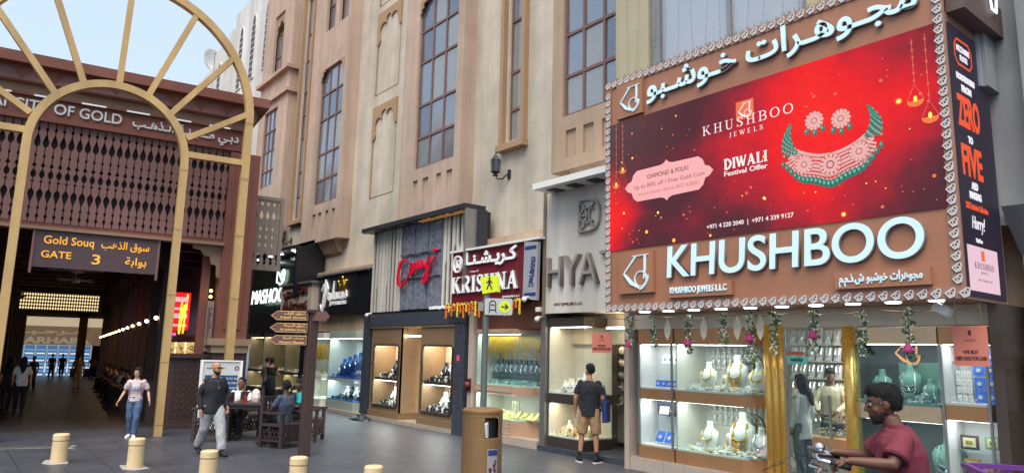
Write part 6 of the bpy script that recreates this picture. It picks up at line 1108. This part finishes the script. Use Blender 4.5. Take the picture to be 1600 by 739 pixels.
DEF = dict(pel=(0, 0, .95), che=(0, .0, 1.27), neck=(0, .02, 1.47), head=(0, -.01, 1.635), shL=(.18, .01, 1.41), shR=(-.18, .01, 1.41), elL=(.24, .03, 1.13), elR=(-.24, .03, 1.13), wrL=(.24, -.05, .88), wrR=(-.24, -.05, .88),
           hipL=(.09, 0, .93), hipR=(-.09, 0, .93), knL=(.1, -.02, .5), knR=(-.1, -.02, .5), anL=(.1, .03, .08), anR=(-.1, .03, .08), toeL=(.12, -.13, .03), toeR=(-.12, -.13, .03))
def person(label, loc, heading, h=1.75, pose=None, skn='tan', shirt=None, sleeve='short', hem=0, pants=None, leg='long', shoe=None, sole=None, hair='short', beard=False, yaw=0, nod=0, girth=1.0, vox=.011, loose=1.0, grip=.35, group=None, face=True, shirtlen=0, far=False):
    J = {k: Vector(v) for k, v in DEF.items()}; J.update({k: Vector(v) for k, v in (pose or {}).items()})
    root = T('person', label, 'person', (0, 0, 0), group); s = MB(); g = girth; S_ = skin[skn]
    sh = (J['shL']-J['shR']).normalized(); hp = (J['hipL']-J['hipR']).normalized()
    def torso(mb, k=0, bottom=0.0, top=True, hemw=1.0):
        sp = [(J['pel']+(J['che']-J['pel'])*(-.32-bottom), .150*hemw, .105*hemw), (J['pel'], .165, .112), (J['pel']+(J['che']-J['pel'])*.45, .138+.03*(g-1)*2, .098+.08*(g-1)*2), (J['che'], .168, .118+.02*(g-1)), (J['che']+(J['neck']-J['che'])*.52, .158, .1), (J['che']+(J['neck']-J['che'])*.8, .108, .08)]
        if top: sp += [(J['neck']+(J['neck']-J['che'])*.02, .065, .062), (J['neck']+(J['head']-J['neck'])*.45, .053, .056)]
        R = []
        for i, (c, w, d) in enumerate(sp):
            t = min(1, max(0, i/5)); ax = (hp*(1-t)+sh*t).normalized(); tan_ = (sp[min(i+1, len(sp)-1)][0]-sp[max(i-1, 0)][0]).normalized(); ax = (ax-tan_*ax.dot(tan_)).normalized(); ay = tan_.cross(ax)
            gg = g if i < 5 else 1
            R.append((c, ax*(w*gg+k), ay*(d*gg+k)))
        mb.loft(R, 18)
    torso(s)
    # head
    hm = Matrix.Translation(J['head']) @ Matrix.Rotation(radians(yaw), 4, 'Z') @ Matrix.Rotation(radians(nod), 4, 'X'); s.X = hm
    rr = [(-.118, .02, -.06, .02), (-.105, .04, -.046, .044), (-.08, .055, -.032, .064), (-.045, .064, -.014, .083), (0, .071, 0, .092), (.04, .075, .008, .097), (.08, .068, .012, .088), (.106, .048, .012, .062), (.12, .02, .012, .026)]
    s.loft([((0, yc, z), (w, 0, 0), (0, d, 0)) for z, w, yc, d in rr], 20)
    if face:
        s.tube([(0, -.088, .025), (0, -.105, -.005), (0, -.117, -.027), (0, -.095, -.036)], [.009, .011, .015, .010], 8); s.tube([(-.038, -.076, .03), (0, -.09, .033), (.038, -.076, .03)], .010, 6); s.tube([(-.022, -.082, -.062), (0, -.092, -.06), (.022, -.082, -.062)], .009, 6); s.ball((0, -.085, -.098), .02, n=8, m=6)
        for q in (-1, 1): s.ball((q*.074, .008, -.005), .010, .02, .031, 8, 6); s.ball((q*.045, -.06, -.03), .022, n=8, m=6)
    s.X = None
    fing = MB()
    for L in 'LR':
        q = 1 if L == 'L' else -1; a, e, w = J['sh'+L], J['el'+L], J['wr'+L]
        s.tube([a-sh*q*.03, a+(e-a)*.15, a+(e-a)*.6, e, e+(w-e)*.3, w], [.048*g, .048*g, .043*g, .038*g, .038, .025], 10)
        hd = J.get('hd'+L); hd = (hd-w).normalized() if hd else (w-e).normalized(); nn = J.get('pn'+L, Vector((-q, -.2, 0))); nn = (nn-hd*nn.dot(hd)).normalized(); sd_ = hd.cross(nn)*q; sd_ = sd_ if sd_.dot(Vector((0, -1, .3))) > 0 else -sd_
        s.loft([(w, sd_*.025, nn*.018), (w+hd*.035, sd_*.036, nn*.016), (w+hd*.08, sd_*.041, nn*.014), (w+hd*.092, sd_*.036, nn*.011)], 10)
        if not far:
            for i, (o_, ln) in enumerate(((.030, .07), (.011, .078), (-.009, .073), (-.028, .058))):
                p0 = w+hd*.078+sd_*o_; c_ = grip*(.8+.15*i); p1 = p0+(hd*cos(c_*.6)+nn*sin(c_*.6))*ln*.45; p2 = p1+(hd*cos(c_*1.7)+nn*sin(c_*1.7))*ln*.32; p3 = p2+(hd*cos(c_*2.6)+nn*sin(c_*2.6))*ln*.28; fing.tube([p0-hd*.02, p1, p2, p3], [.0095, .009, .0082, .006], 7)
            p0 = w+hd*.025+sd_*.028; p1 = p0+(hd*.6+sd_*.6+nn*.3).normalized()*.036; p2 = p1+(hd*.9+sd_*.1+nn*.45).normalized()*.03; fing.tube([p0-sd_*.01, p1, p2], [.013, .0105, .008], 7)
        a, e, w = J['hip'+L], J['kn'+L], J['an'+L]; s.tube([a, a+(e-a)*.35, e, e+(w-e)*.3, w], [.08*g, .074*g, .052, .052, .034], 10)
        t = J['toe'+L]; s.tube([w+(w-t)*.25-Vector((0, 0, .02)), w-Vector((0, 0, .02)), t], [.03, .036, .026], 8)
    me = remesh(s, vox, extra=None if far else fing); link('body', me, S_, root)
    if shirt:
        c = MB(); torso(c, .017*loose, bottom=hem+.08, top=False, hemw=1.12)
        for L in 'LR':
            q = 1 if L == 'L' else -1; a, e, w = J['sh'+L], J['el'+L], J['wr'+L]; c.ball(a-sh*q*.014-Vector((0, 0, .014)), .057*g+.007, n=10, m=8)
            if sleeve == 'long': c.tube([a-sh*q*.03-Vector((0, 0, .015)), a+(e-a)*.5, e, e+(w-e)*.5, w-(w-e)*.03], [.062*g, .064*g, .058, .05, .04], 10)
            elif sleeve == 'short': c.tube([a-sh*q*.03-Vector((0, 0, .015)), a+(e-a)*.35, a+(e-a)*.75], [.062*g, .06*g+.004, .062*g*min(loose, 1.15)+.004], 12)
        if sleeve != 'none': c.loft([(J['che']+(J['neck']-J['che'])*.6, sh*.15, Vector((0, .085, 0))), (J['neck']-(J['neck']-J['che'])*.02, sh*.072, Vector((0, .07, 0)))], 14)
        link('shirt', remesh(c, vox*1.05, .011, 10, len(label)), shirt, root)
    if pants:
        c = MB(); ps = J['pel']; c.loft([(ps+(J['che']-ps)*.12, hp*(.162*g), Vector((0, .118*g, 0))), (ps, hp*(.178*g), Vector((0, .128*g, 0))), (ps-(J['che']-ps)*.25, hp*.17*g, Vector((0, .12*g, 0)))], 14)
        for L in 'LR':
            a, e, w = J['hip'+L], J['kn'+L], J['an'+L]; kl = .018*loose
            if leg == 'long': c.tube([a+Vector((0, 0, .02)), a+(e-a)*.4, e, e+(w-e)*.4, w+(e-w)*.08], [.09*g+kl*.5, .082*g+kl, .062+kl, .058+kl, .05+kl*1.1], 12)
            else: c.tube([a+Vector((0, 0, .02)), a+(e-a)*.45, e-(e-a)*.02], [.092*g+kl*.5, .086*g+kl, .078+kl], 12)
        link('trousers' if leg == 'long' else 'shorts', remesh(c, vox*1.05, .013, 11, len(label)+3), pants, root)
    for L in 'LR':
        w, t = J['an'+L], J['toe'+L]; d = (t-w); d.z = 0; d = d.normalized() if d.length > .01 else Vector((0, -1, 0)); x = Vector((-d.y, d.x, 0)); up_ = Vector((0, 0, 1))
        base = Vector((w.x, w.y, w.z-.055)); tl = Vector((0, 0, min(0, t.z-w.z+.05)))
        c = MB(); c.loft([(base-d*.075+up_*.03, x*.026, up_*.035), (base-d*.04+up_*.045, x*.04, up_*.055), (base+d*.06+up_*.035+tl*.4, x*.044, up_*.048), (base+d*.14+up_*.015+tl*.8, x*.048, up_*.034), (base+d*.2+up_*.008+tl, x*.03, up_*.02)], 12)
        so_ = c.build('shoe', shoe or hairm, root, smooth=True)
        if sole:
            c = MB(); P_ = [base-d*.08-x*.03, base-d*.08+x*.03, base+d*.05+x*.046, base+d*.14+x*.05+tl, base+d*.205+x*.02+tl, base+d*.205-x*.02+tl, base+d*.14-x*.05+tl, base+d*.05-x*.046]; a_ = [c.V(p-up_*.028) for p in P_]; b_ = [c.V(p-up_*.002) for p in P_]; c.F(*a_[::-1]); c.F(*b_)
            for i in range(8): j = (i+1) % 8; c.F(a_[i], a_[j], b_[j], b_[i])
            c.build('sole', sole, so_)
    if hair != 'bald':
        c = MB(); c.X = hm
        c.loft([((0, .02+(.012 if z < .04 else 0), z), (w, 0, 0), (0, d, 0)) for z, w, d in ((-.048, .048, .07), (-.02, .073, .081), (.02, .081, .093), (.06, .084, .099), (.095, .072, .088), (.122, .048, .062), (.137, .018, .022))], 18)
        if hair == 'thick': c.loft([((0, -.056, .072), (.05, 0, 0), (0, .038, 0)), ((0, -.05, .1), (.054, 0, 0), (0, .048, 0)), ((0, -.03, .125), (.04, 0, 0), (0, .05, 0)), ((0, -.01, .138), (.018, 0, 0), (0, .03, 0))], 14)
        else: c.loft([((0, -.055, .075), (.052, 0, 0), (0, .032, 0)), ((0, -.04, .1), (.055, 0, 0), (0, .045, 0)), ((0, -.02, .125), (.035, 0, 0), (0, .045, 0))], 14)
        if hair == 'long': c.loft([((0, .05, .05), (.08, 0, 0), (0, .06, 0)), ((0, .075, -.08), (.088, 0, 0), (0, .05, 0)), ((0, .11, -.2), (.095, 0, 0), (0, .045, 0)), ((0, .12, -.34), (.07, 0, 0), (0, .035, 0)), ((0, .12, -.42), (.03, 0, 0), (0, .02, 0))], 14); [c.loft([((q*.07, -.01, .04), (.02, 0, 0), (0, .05, 0)), ((q*.088, .0, -.1), (.024, 0, 0), (0, .05, 0)), ((q*.1, .03, -.24), (.02, 0, 0), (0, .04, 0))], 10) for q in (-1, 1)]
        hme = remesh(c, max(.008, vox*.8), .007, 26, 5)
        if hair == 'thick':
            R_ = random.Random(4); bm2_ = bmesh.new(); bm2_.from_mesh(hme); bm2_.verts.ensure_lookup_table(); hv = [(v.co.copy(), v.normal.copy()) for v in bm2_.verts]
            for _ in range(2600):
                p, q = R_.choice(hv); t = (q*R_.uniform(.5, 1.1)+Vector((R_.gauss(0, .5), R_.gauss(.25, .5), R_.gauss(-.1, .5)))).normalized()*R_.uniform(.007, .015); x_ = t.cross(q).normalized()*.0022
                if x_.length > .001: vs = [bm2_.verts.new(p-x_), bm2_.verts.new(p+x_), bm2_.verts.new(p+t)]; bm2_.faces.new(vs)
            bm2_.to_mesh(hme); bm2_.free()
        link('hair', hme, hairm, root)
    if beard:
        c = MB(); c.X = hm; c.loft([((0, yc-.003, z), (w+.001, 0, 0), (0, d+.001, 0)) for z, w, yc, d in ((-.126, .02, -.06, .02), (-.112, .04, -.05, .038), (-.09, .052, -.038, .056), (-.068, .060, -.025, .072), (-.04, .066, -.004, .060))], 16); link('beard', remesh(c, max(.006, vox*.6), .003, 60, 2), hairm if beard is True else beard, root)
    if face and not far:
        c = MB(); c.X = hm
        for q in (-1, 1): c.cur = 0; c.ball((q*.03, -.081, .008), .011, n=8, m=6); c.cur = 1; c.ball((q*.03, -.0885, .008), .006, n=6, m=5); c.tube([(q*.014, -.09, .028), (q*.03, -.089, .034), (q*.048, -.078, .03)], .0045, 5)
        c.cur = 2; c.tube([(-.02, -.0895, -.064), (0, -.1, -.061), (.02, -.0895, -.064)], .0035, 5); c.build('eyes_and_brows', [eyew, lipm, mat('lip', (120, 62, 58), .5, var=0)], root)
    k = h/1.75; root.location = loc; root.rotation_euler = (0, 0, radians(heading+90)); root.scale = (k, k, k); root['J'] = 0; del root['J']
    return root, J, hm
def acc(root, name, mb, m, smooth=False, **k): return mb.build(name, m, root, smooth=smooth, **k)
cb, cgrey, cdenim, cblk = mat('black jersey', (34, 35, 42), .85, var=.1, scale=6), mat('light grey jersey', (164, 166, 168), .85, var=.08, scale=6), mat('blue denim', (74, 98, 130), .8, var=.25, scale=6), mat('black cloth', (26, 26, 30), .8, var=.1)
cpink, cwht, cgb, cteal, ckh, cmar, cnav = mat('pale pink cotton', (206, 186, 190), .85, var=.05, scale=5), mat('white cotton', (220, 222, 220), .85, var=.05, scale=5), mat('blue grey cotton', (68, 76, 98), .85, var=.08), mat('teal cotton', (24, 146, 150), .85, var=.08), mat('khaki cotton', (164, 132, 96), .85, var=.1, scale=6), mat('faded maroon polo', (108, 38, 52), .85, var=.12, scale=5), mat('navy cloth', (34, 44, 76), .8, var=.1)
wsole = mat('white rubber sole', (226, 226, 222), .6); gls = mat('sunglass lens', (14, 14, 16), .15, var=0)
def glasses(root, hm, m=gls, dark=True):
    c = MB(); c.X = hm
    for q in (-1, 1):
        if dark: c.prism([(-.024, -.016), (.02, -.018), (.024, .014), (-.024, .014)], (q*.031, -.098, .008), (1, 0, 0), (0, 0, 1), (0, -.004, 0))
        else: c.ribbon([(.024*cos(a*pi/5), .016*sin(a*pi/5)) for a in range(10)], .004, (q*.031, -.098, .006), (1, 0, 0), (0, 0, 1), d=.004, closed=True)
        c.tube([(q*.056, -.098, .014), (q*.078, -.03, .012), (q*.078, .02, .004)], .003, 4)
    c.tube([(-.008, -.101, .012), (.008, -.101, .012)], .003, 4); c.build('glasses', m, root)
# 1 walking man in black
r, J, hm = person('bald bearded man in a black top and pale grey sweatpants striding past the table', (-14.05, 4.12, 0), 8, 1.68, dict(pel=(0, 0, .93), anL=(.1, -.30, .08), toeL=(.12, -.46, .03), knL=(.1, -.2, .5), anR=(-.1, .32, .13), toeR=(-.1, .2, .03), knR=(-.1, .08, .49), elR=(-.26, .06, 1.13), wrR=(-.25, -.02, .87), elL=(.26, .04, 1.14), wrL=(.24, -.1, .9)), 'tan', cb, 'long', .02, cgrey, 'long', cblk, None, 'bald', True, 22, 0, 1.1, .011, 1.7); glasses(r, hm)
c = MB(); c.tube([(-.03, -.135, 1.42), (0, -.155, 1.36), (.012, -.15, 1.28)], .004, 5); c.box(.0, .025, -.165, -.15, 1.25, 1.3); acc(r, 'neck_pendant', c, steel)
# 2 walking woman
r, J, hm = person('woman in a pale pink printed top and blue jeans walking out of the gate', (-17.3, 3.44, 0), -22, 1.48, dict(anL=(.06, -.12, .08), toeL=(.1, -.27, .03), knL=(.09, -.12, .5), anR=(-.06, .12, .08), toeR=(-.1, -.02, .03), knR=(-.09, -.02, .5), elL=(.27, .06, 1.15), wrL=(.34, -.05, .93), elR=(-.27, .05, 1.15), wrR=(-.36, -.04, .93)), 'fair', cpink, 'short', -.28, cdenim, 'long', wsole, wsole, 'long', False, -18, 12, .95, .011, 1.2)
c = MB(); [c.tube([(q*.12, -.12, 1.38), (q*.13, -.14, 1.25), (q*.15, -.06, 1.06)], .016, 6) for q in (-1, 1)]; acc(r, 'rucksack_straps', c, mat('mauve strap', (150, 130, 150))); c = MB(); c.box(.33, .35, -.12, -.04, .78, .9); acc(r, 'phone', c, gls); c = MB(); c.prism([(-.08, 0), (.08, 0), (.07, .07), (-.07, .07)], (0, -.14, 1.22), (1, 0, 0), (0, 0, 1), (0, -.012, 0)); acc(r, 'shirt_print', c, mat('silver print', (170, 190, 214), .3))
c = MB(); c.lathe([(.158, 0), (.16, .035)], (0, 0, .99), 16, 1, .72); acc(r, 'belt', c, mat('brown belt', (70, 44, 34)))
# seated poses
SIT = dict(pel=(0, 0, .52), che=(0, .02, .84), neck=(0, .0, 1.04), head=(0, -.02, 1.2), shL=(.18, 0, .98), shR=(-.18, 0, .98), elL=(.25, -.12, .73), elR=(-.25, -.12, .73), wrL=(.18, -.36, .8), wrR=(-.18, -.36, .8), hipL=(.09, -.02, .51), hipR=(-.09, -.02, .51), knL=(.13, -.43, .5), knR=(-.13, -.43, .5), anL=(.13, -.42, .08), anR=(-.13, -.42, .08), toeL=(.14, -.58, .03), toeR=(-.14, -.58, .03))
r, J, hm = person('seated man with glasses in a white shirt at the table', (-16.5, 5.42, 0), -35, 1.72, SIT, 'brown', cwht, 'short', 0, cblk, 'long', cblk, None, 'short', False, -10, -8, 1.15, .012); glasses(r, hm, gls, False)
r, J, hm = person('seated man in a blue grey shirt seen from behind holding a phone', (-14.6, 5.72, 0), 202, 1.74, dict(SIT, wrL=(.2, -.34, .66), wrR=(-.12, -.5, .72), elR=(-.26, -.16, .76)), 'dark', cgb, 'short', 0, cblk, 'long', cblk, None, 'short', False, 0, 8, 1.05, .012)
c = MB(); c.box(-.16, -.08, -.64, -.62, .70, .84); acc(r, 'phone', c, wpan)
r, J, hm = person('seated man in a teal shirt with a hand to his mouth', (-15.28, 6.32, 0), 262, 1.74, dict(SIT, wrR=(-.05, -.2, 1.07), elR=(-.2, -.28, .84), hdR=(.0, -.14, 1.16)), 'dark', cteal, 'short', 0, cblk, 'long', cblk, None, 'short', False, 12, 4, 1.05, .012)
for x, m_, l in ((-15.95, 'cup', 'red drinks can on the table before the man in white'),):
    c = MB(); c.lathe([(.03, 0), (.033, .01), (.033, .11), (.028, .12)], (-15.95, 5.35, .8), 12); c.build('drinks_can', mat('red can', (190, 50, 50), .3, metal=.4), cat='drinks can', label=l)
c = MB(); c.lathe([(.12, 0), (.14, .08), (.12, .2), (.05, .26), (.01, .27)], (-16.05, 5.6, .8), 9, 1, .7); c.build('carrier_bag', mat('white and red bag', (230, 214, 210), .6), cat='carrier bag', label='white carrier bag standing on the table beside the drinks can')
# couple at the green fascia window
r, _, _ = person('man in a grey shirt and pale jeans looking into the green fascia window', (-25.0, 9.05, 0), 110, 1.62, None, 'tan', mat('grey cotton', (110, 114, 122), .85), 'short', 0, mat('pale denim', (128, 146, 168), .8), 'long', cblk, None, 'short', False, 0, 10, 1, .02, far=True); c = MB(); c.box(-.34, -.2, -.02, .04, .55, .8); acc(r, 'white_bag', c, wpan)
r, _, _ = person('woman in a long black dress with raised forearms beside the man in grey', (-24.3, 8.95, 0), 150, 1.6, dict(elL=(.24, -.05, 1.12), wrL=(.12, -.28, 1.2), elR=(-.24, -.05, 1.12), wrR=(-.12, -.28, 1.2)), 'tan', cblk, 'none', 0, None, 'long', cblk, None, 'short', False, 0, 12, .92, .018, far=True)
c = MB(); c.loft([((0, 0, .32), (.17, 0, 0), (0, .13, 0)), ((0, 0, .7), (.19, 0, 0), (0, .14, 0)), ((0, 0, .95), (.17, 0, 0), (0, .125, 0)), ((0, 0, 1.15), (.135, 0, 0), (0, .1, 0))], 16); acc(r, 'skirt', c, cblk, smooth=True)
# man in shorts at the window
r, J, hm = person('man in a black T-shirt and khaki shorts seen from behind at the lit window', (-9.78, 9.72, 0), 125, 1.8, dict(anL=(.17, .02, .08), toeL=(.24, -.13, .03), knL=(.14, -.01, .5), anR=(-.14, .03, .08), toeR=(-.2, -.12, .03), knR=(-.12, 0, .5), elL=(.25, .04, 1.14), wrL=(.27, -.02, .9), elR=(-.25, .02, 1.14), wrR=(-.2, -.14, .97)), 'tan', cb, 'short', .0, ckh, 'short', cblk, wsole, 'short', False, 45, 0, 1.1, .010, .9)
c = MB(); c.prism([(0, 0), (.28, 0), (.3, .38), (.0, .38)], (-.27, -.2, .72), (.1, 1, 0), (0, 0, 1), (-.09, 0, 0)); c.tube([(-.3, -.1, 1.08), (-.27, -.02, 1.38), (-.3, .06, 1.08)], .012, 6); acc(r, 'blue_tote_bag', c, mat('blue tote', (38, 52, 110), .5, var=.1), bevel=.02)
for q in (-1, 1): c = MB(); an = J['anL' if q > 0 else 'anR']; c.tube([an+Vector((0, 0, .02)), an+Vector((0, 0, .12))], .041, 12); acc(r, 'sock', c, cblk)
# in the corner shop
r, J, hm = person('woman with long dark hair in a loose white shirt inside the glass door', (-6.2, 10.95, .1), 175, 1.64, None, 'tan', cwht, 'long', .42, mat('grey blue trousers', (94, 112, 126), .8), 'long', wsole, wsole, 'long', False, 20, 10, .95, .011, 1.5)
r, J, hm = person('shopkeeper in a beige checked shirt leaning over the counter', (-6.35, 12.2, .1), 285, 1.74, dict(elL=(.26, -.1, 1.15), wrL=(.14, -.34, 1.02), elR=(-.26, -.1, 1.15), wrR=(-.14, -.34, 1.02)), 'brown', mat('beige shirt', (206, 194, 166), .8), 'long', 0, cnav, 'long', cblk, None, 'short', False, 10, 22, 1.1, .013)
# hall visitors (gate coordinates: s along the front, t into the hall)
def hall(s, t, dz=0): p = GM @ Vector((s, t, 0)); return (p.x, p.y, -.0135*t+dz)
V_ = [('woman in a white top and black trousers walking into the hall', -3.13, 7.0, 175, 1.62, cwht, cblk, 'long', 'fair'), ('woman in black beside the one in the white top', -3.5, 7.9, 190, 1.6, cblk, cblk, 'long', 'tan'), ('person in dark clothes deep in the hall behind the white top', -3.4, 22, 200, 1.6, cblk, cblk, 'short', 'brown'), ('man in an olive shirt and shorts with a shoulder strap in the hall', -1.56, 22.2, 172, 1.72, mat('olive shirt', (122, 104, 80), .8), ckh, 'short', 'tan'), ('man in a grey top pulling a suitcase far down the hall', -1.3, 43, 180, 1.7, mat('grey cotton', (110, 114, 122)), cblk, 'short', 'tan'), ('woman in dark red pulling a suitcase far down the hall', -.5, 42, 180, 1.62, mat('dark red cotton', (90, 36, 46), .8), cblk, 'long', 'tan'), ('visitor in black far down the hall on the left', -3.0, 42, 20, 1.7, cblk, cblk, 'short', 'tan'), ('visitor in blue far down the hall near the shelves', -2.4, 44.5, 180, 1.7, cnav, cblk, 'short', 'tan'), ('small visitor in pink beside the shelves', -.1, 45, 180, 1.55, cpink, cnav, 'long', 'fair')]
for i, (l, s, t, hd, h, sh_, pa, hr, sk) in enumerate(V_):
    q = .12*(-1)**i; person(l, hall(s, t), hd, h, dict(anL=(.09, -q, .08), toeL=(.1, -q-.15, .03), anR=(-.09, q, .08), toeR=(-.1, q-.15, .03)), sk, sh_, 'short', 0, pa, 'short' if i == 3 else 'long', cblk, None, hr, False, 0, 0, 1, .022, face=False, far=True)
for s, t, l in ((-1.62, 42.9, 'dark upright suitcase behind the man in grey down the hall'), (-.8, 41.9, 'dark upright suitcase behind the woman in dark red down the hall')):
    p = hall(s, t); rr_ = T('suitcase', l, 'suitcase', p, 'suitcases in the hall'); MB().box(p[0]-.16, p[0]+.16, p[1]-.22, p[1]+.22, p[2]+.05, p[2]+.68).build('shell', blackp, rr_, bevel=.03)
    for q in (-.15, .15): MB().tube([(p[0], p[1]+q, p[2]+.68), (p[0]+.1, p[1]+q, p[2]+1.0)], .012, 5).build('handle_bar', steel, rr_); MB().ball((p[0], p[1]+q, p[2]+.04), .04, n=8, m=5).build('wheel', blk, rr_)
for i, (s, t, sh_, l, sk) in enumerate(((-.3, 7.2, mat('ochre shirt', (150, 118, 84), .8), 'seated man in ochre on the hall bench nearest the gate', 'brown'), (-.3, 8.3, cblk, 'seated figure in black beside the man in ochre', 'tan'), (-.3, 11, cwht, 'seated man in white on the second hall bench', 'brown'), (-.3, 14.8, mat('grey cotton', (110, 114, 122)), 'seated man in grey on the third hall bench', 'tan'), (-.3, 19, mat('ochre shirt', (150, 118, 84)), 'seated figure in ochre on the fourth hall bench', 'brown'), (-.3, 23, cgb, 'seated figure in blue grey on the fifth hall bench', 'tan'))):
    person(l, hall(s, t, -.03), 263, 1.7, SIT, sk, sh_, 'short', 0, cblk, 'long', cblk, None, 'short', False, 0, 5, 1, .024, face=False, far=True)
# cyclist
CY, ch = (-2.09, 5.14, 0), 214
r, J, hm = person('cyclist with glasses and short beard in a faded maroon polo shirt', CY, ch, 1.78, dict(pel=(0, -.07, 1.07), che=(0, -.12, 1.37), neck=(0, -.145, 1.535), head=(0, -.2, 1.682), shL=(.185, -.13, 1.475), shR=(-.185, -.14, 1.475), elL=(.29, -.22, 1.33), elR=(-.28, -.26, 1.31), wrL=(.25, -.46, 1.335), wrR=(-.24, -.5, 1.33), hipL=(.1, -.08, 1.05), hipR=(-.1, -.08, 1.05), knL=(.13, -.38, .82), knR=(-.13, -.32, .7), anL=(.12, -.2, .42), anR=(-.12, -.15, .28), toeL=(.13, -.34, .36), toeR=(-.13, -.3, .22), hdL=(.24, -.56, 1.315), hdR=(-.24, -.6, 1.305), pnL=(0, 0, -1), pnR=(0, 0, -1)), 'umber', cmar, 'short', .0, cnav, 'long', cblk, None, 'thick', mat('dark stubble', (30, 21, 19), .85, var=.3, scale=60), 0, 8, 1.12, .0085, 1.15, grip=1.0); glasses(r, hm, gls, False)
c = MB(); c.loft([((0, -.11, 1.51), (.08, 0, 0), (0, .085, 0)), ((0, -.135, 1.555), (.07, 0, 0), (0, .068, 0))], 16, cap=False); c.loft([((0, -.11, 1.51), (.086, 0, 0), (0, .09, 0)), ((0, -.135, 1.55), (.075, 0, 0), (0, .073, 0))], 16, cap=False); acc(r, 'collar', c, cmar, smooth=True)
c = MB()
for q in (-1, 1): a_, e_ = J['shL' if q > 0 else 'shR'], J['elL' if q > 0 else 'elR']; c = MB(); c.tube([a_+(e_-a_)*.73, a_+(e_-a_)*.79], [.0745, .075], 16); acc(r, 'knit_cuff', c, mat('dark maroon knit', (90, 28, 42), .9))
c = MB(); c.tube([(0, -.228, 1.5), (0, -.262, 1.42), (0, -.272, 1.36)], .012, 6); acc(r, 'button_placket', c, mat('dark maroon knit', (90, 28, 42), .9))
q_ = text('Zara', mat('pale embroidery', (220, 190, 196)), (0, 0, 0), .07, .03, d=.002, bold=.02); q_.parent = r; q_.matrix_local = Matrix.Translation((-.145, -.155, 1.36)) @ Matrix.Rotation(radians(-30), 4, 'Z'); q_.name = 'chest_embroidery'
BK = T('bicycle', 'bicycle with chrome handlebar and a purple crate behind the rider', 'bicycle', (0, 0, 0)); chrome = mat('chrome', (214, 216, 220), .12, metal=1, var=0); frm = mat('bicycle frame paint', (60, 40, 44), .4)
for y in (-.62, .52):
    b = MB(); b.X = Matrix.Translation((0, y, .34)) @ Matrix.Rotation(pi/2, 4, 'Y'); b.tube([(.33*cos(a*pi/16), .33*sin(a*pi/16), 0) for a in range(33)], .02, 6); w_ = b.build('tyre', blk, BK, smooth=True); b = MB(); b.X = Matrix.Translation((0, y, .34)) @ Matrix.Rotation(pi/2, 4, 'Y'); b.tube([(.31*cos(a*pi/16), .31*sin(a*pi/16), 0) for a in range(33)], .012, 5)
    for k in range(16): b.tube([(.02*cos(k), .02*sin(k), .02*(-1)**k), (.31*cos(k*pi/8), .31*sin(k*pi/8), 0)], .0015, 3)
    b.build('rim', chrome, w_)
for p_ in ([(0, -.62, .34), (0, -.5, .95)], [(0, -.5, .9), (0, .06, .35)], [(0, -.48, .85), (0, .14, .9)], [(0, .06, .35), (0, .17, 1.0)], [(0, .06, .35), (0, .52, .34)], [(0, .15, .88), (0, .52, .34)]): MB().tube(p_, .018, 8).build('frame_tube', frm, BK)
MB().loft([((0, .05, 1.02), (.03, 0, 0), (0, 0, .02)), ((0, .15, 1.03), (.08, 0, 0), (0, 0, .03)), ((0, .28, 1.03), (.1, 0, 0), (0, 0, .03))], 12).build('saddle', blk, BK)
MB().tube([(0, -.5, .95), (0, -.5, 1.26)], .016, 8).build('stem', chrome, BK)
for q in (-1, 1):
    MB().tube([(0, -.5, 1.26), (q*.12, -.54, 1.31), (q*.2, -.64, 1.32), (q*.26, -.62, 1.3), (q*.26, -.46, 1.27)], .014, 10).build('handlebar', chrome, BK, smooth=True); MB().tube([(q*.255, -.56, 1.29), (q*.26, -.44, 1.265)], .02, 10).build('grip', blk, BK, smooth=True); b = MB(); b.tube([(q*.2, -.6, 1.25), (q*.22, -.64, 1.2), (q*.25, -.52, 1.17)], .008, 6); b.build('brake_lever', chrome, BK); MB().tube([(q*.2, -.6, 1.25), (q*.12, -.72, 1.28), (0, -.68, 1.05), (0, -.55, .9)], .004, 5).build('cable', blk, BK)
MB().ball((.1, -.6, 1.36), .035, n=12, m=8).build('bell', chrome, BK, smooth=True)
for k, (x, y, z) in enumerate(((-.14, -.95, 1.16), (.05, -.9, 1.22), (.12, -1.0, 1.1))): MB().tube([(0, -.62, 1.12), (x*.5, y*.85, z+.07), (x, y, z)], .003, 4).build('cable', blk, BK)
pur = mat('purple plastic', (104, 52, 126), .4, var=.05); b = MB(); y0, y1, x_, z0, z1 = .3, .95, .24, 1.03, 1.28
for z in (z0, z0+.08, z0+.16): b.box(-x_, x_, y0, y0+.012, z, z+.04); b.box(-x_, x_, y1-.012, y1, z, z+.04); b.box(-x_, -x_+.012, y0, y1, z, z+.04); b.box(x_-.012, x_, y0, y1, z, z+.04)
for k in range(9):
    y = y0+.01+k*(y1-y0-.03)/8
    for x in (-x_, x_-.012): b.box(x+.002, x+.01, y, y+.015, z0, z1)
b.box(-x_, x_, y0, y1, z0-.01, z0); b.box(-x_-.015, x_+.015, y0-.015, y0+.015, z1-.03, z1); b.box(-x_-.015, x_+.015, y1-.015, y1+.015, z1-.03, z1); b.box(-x_-.015, -x_+.015, y0, y1, z1-.03, z1); b.box(x_-.015, x_+.015, y0, y1, z1-.03, z1)
CRt = T('plastic_crate', 'purple plastic crate carried behind the cyclist', 'crate', (0, 0, 0)); b.build('shell', pur, CRt); MB().box(-.1, .1, .3, .98, .86, 1.01).build('carrier_rack', iron, BK)
for o_ in (BK, CRt): o_.location = CY; o_.rotation_euler = (0, 0, radians(ch+90)); o_.scale = (1.04,)*3
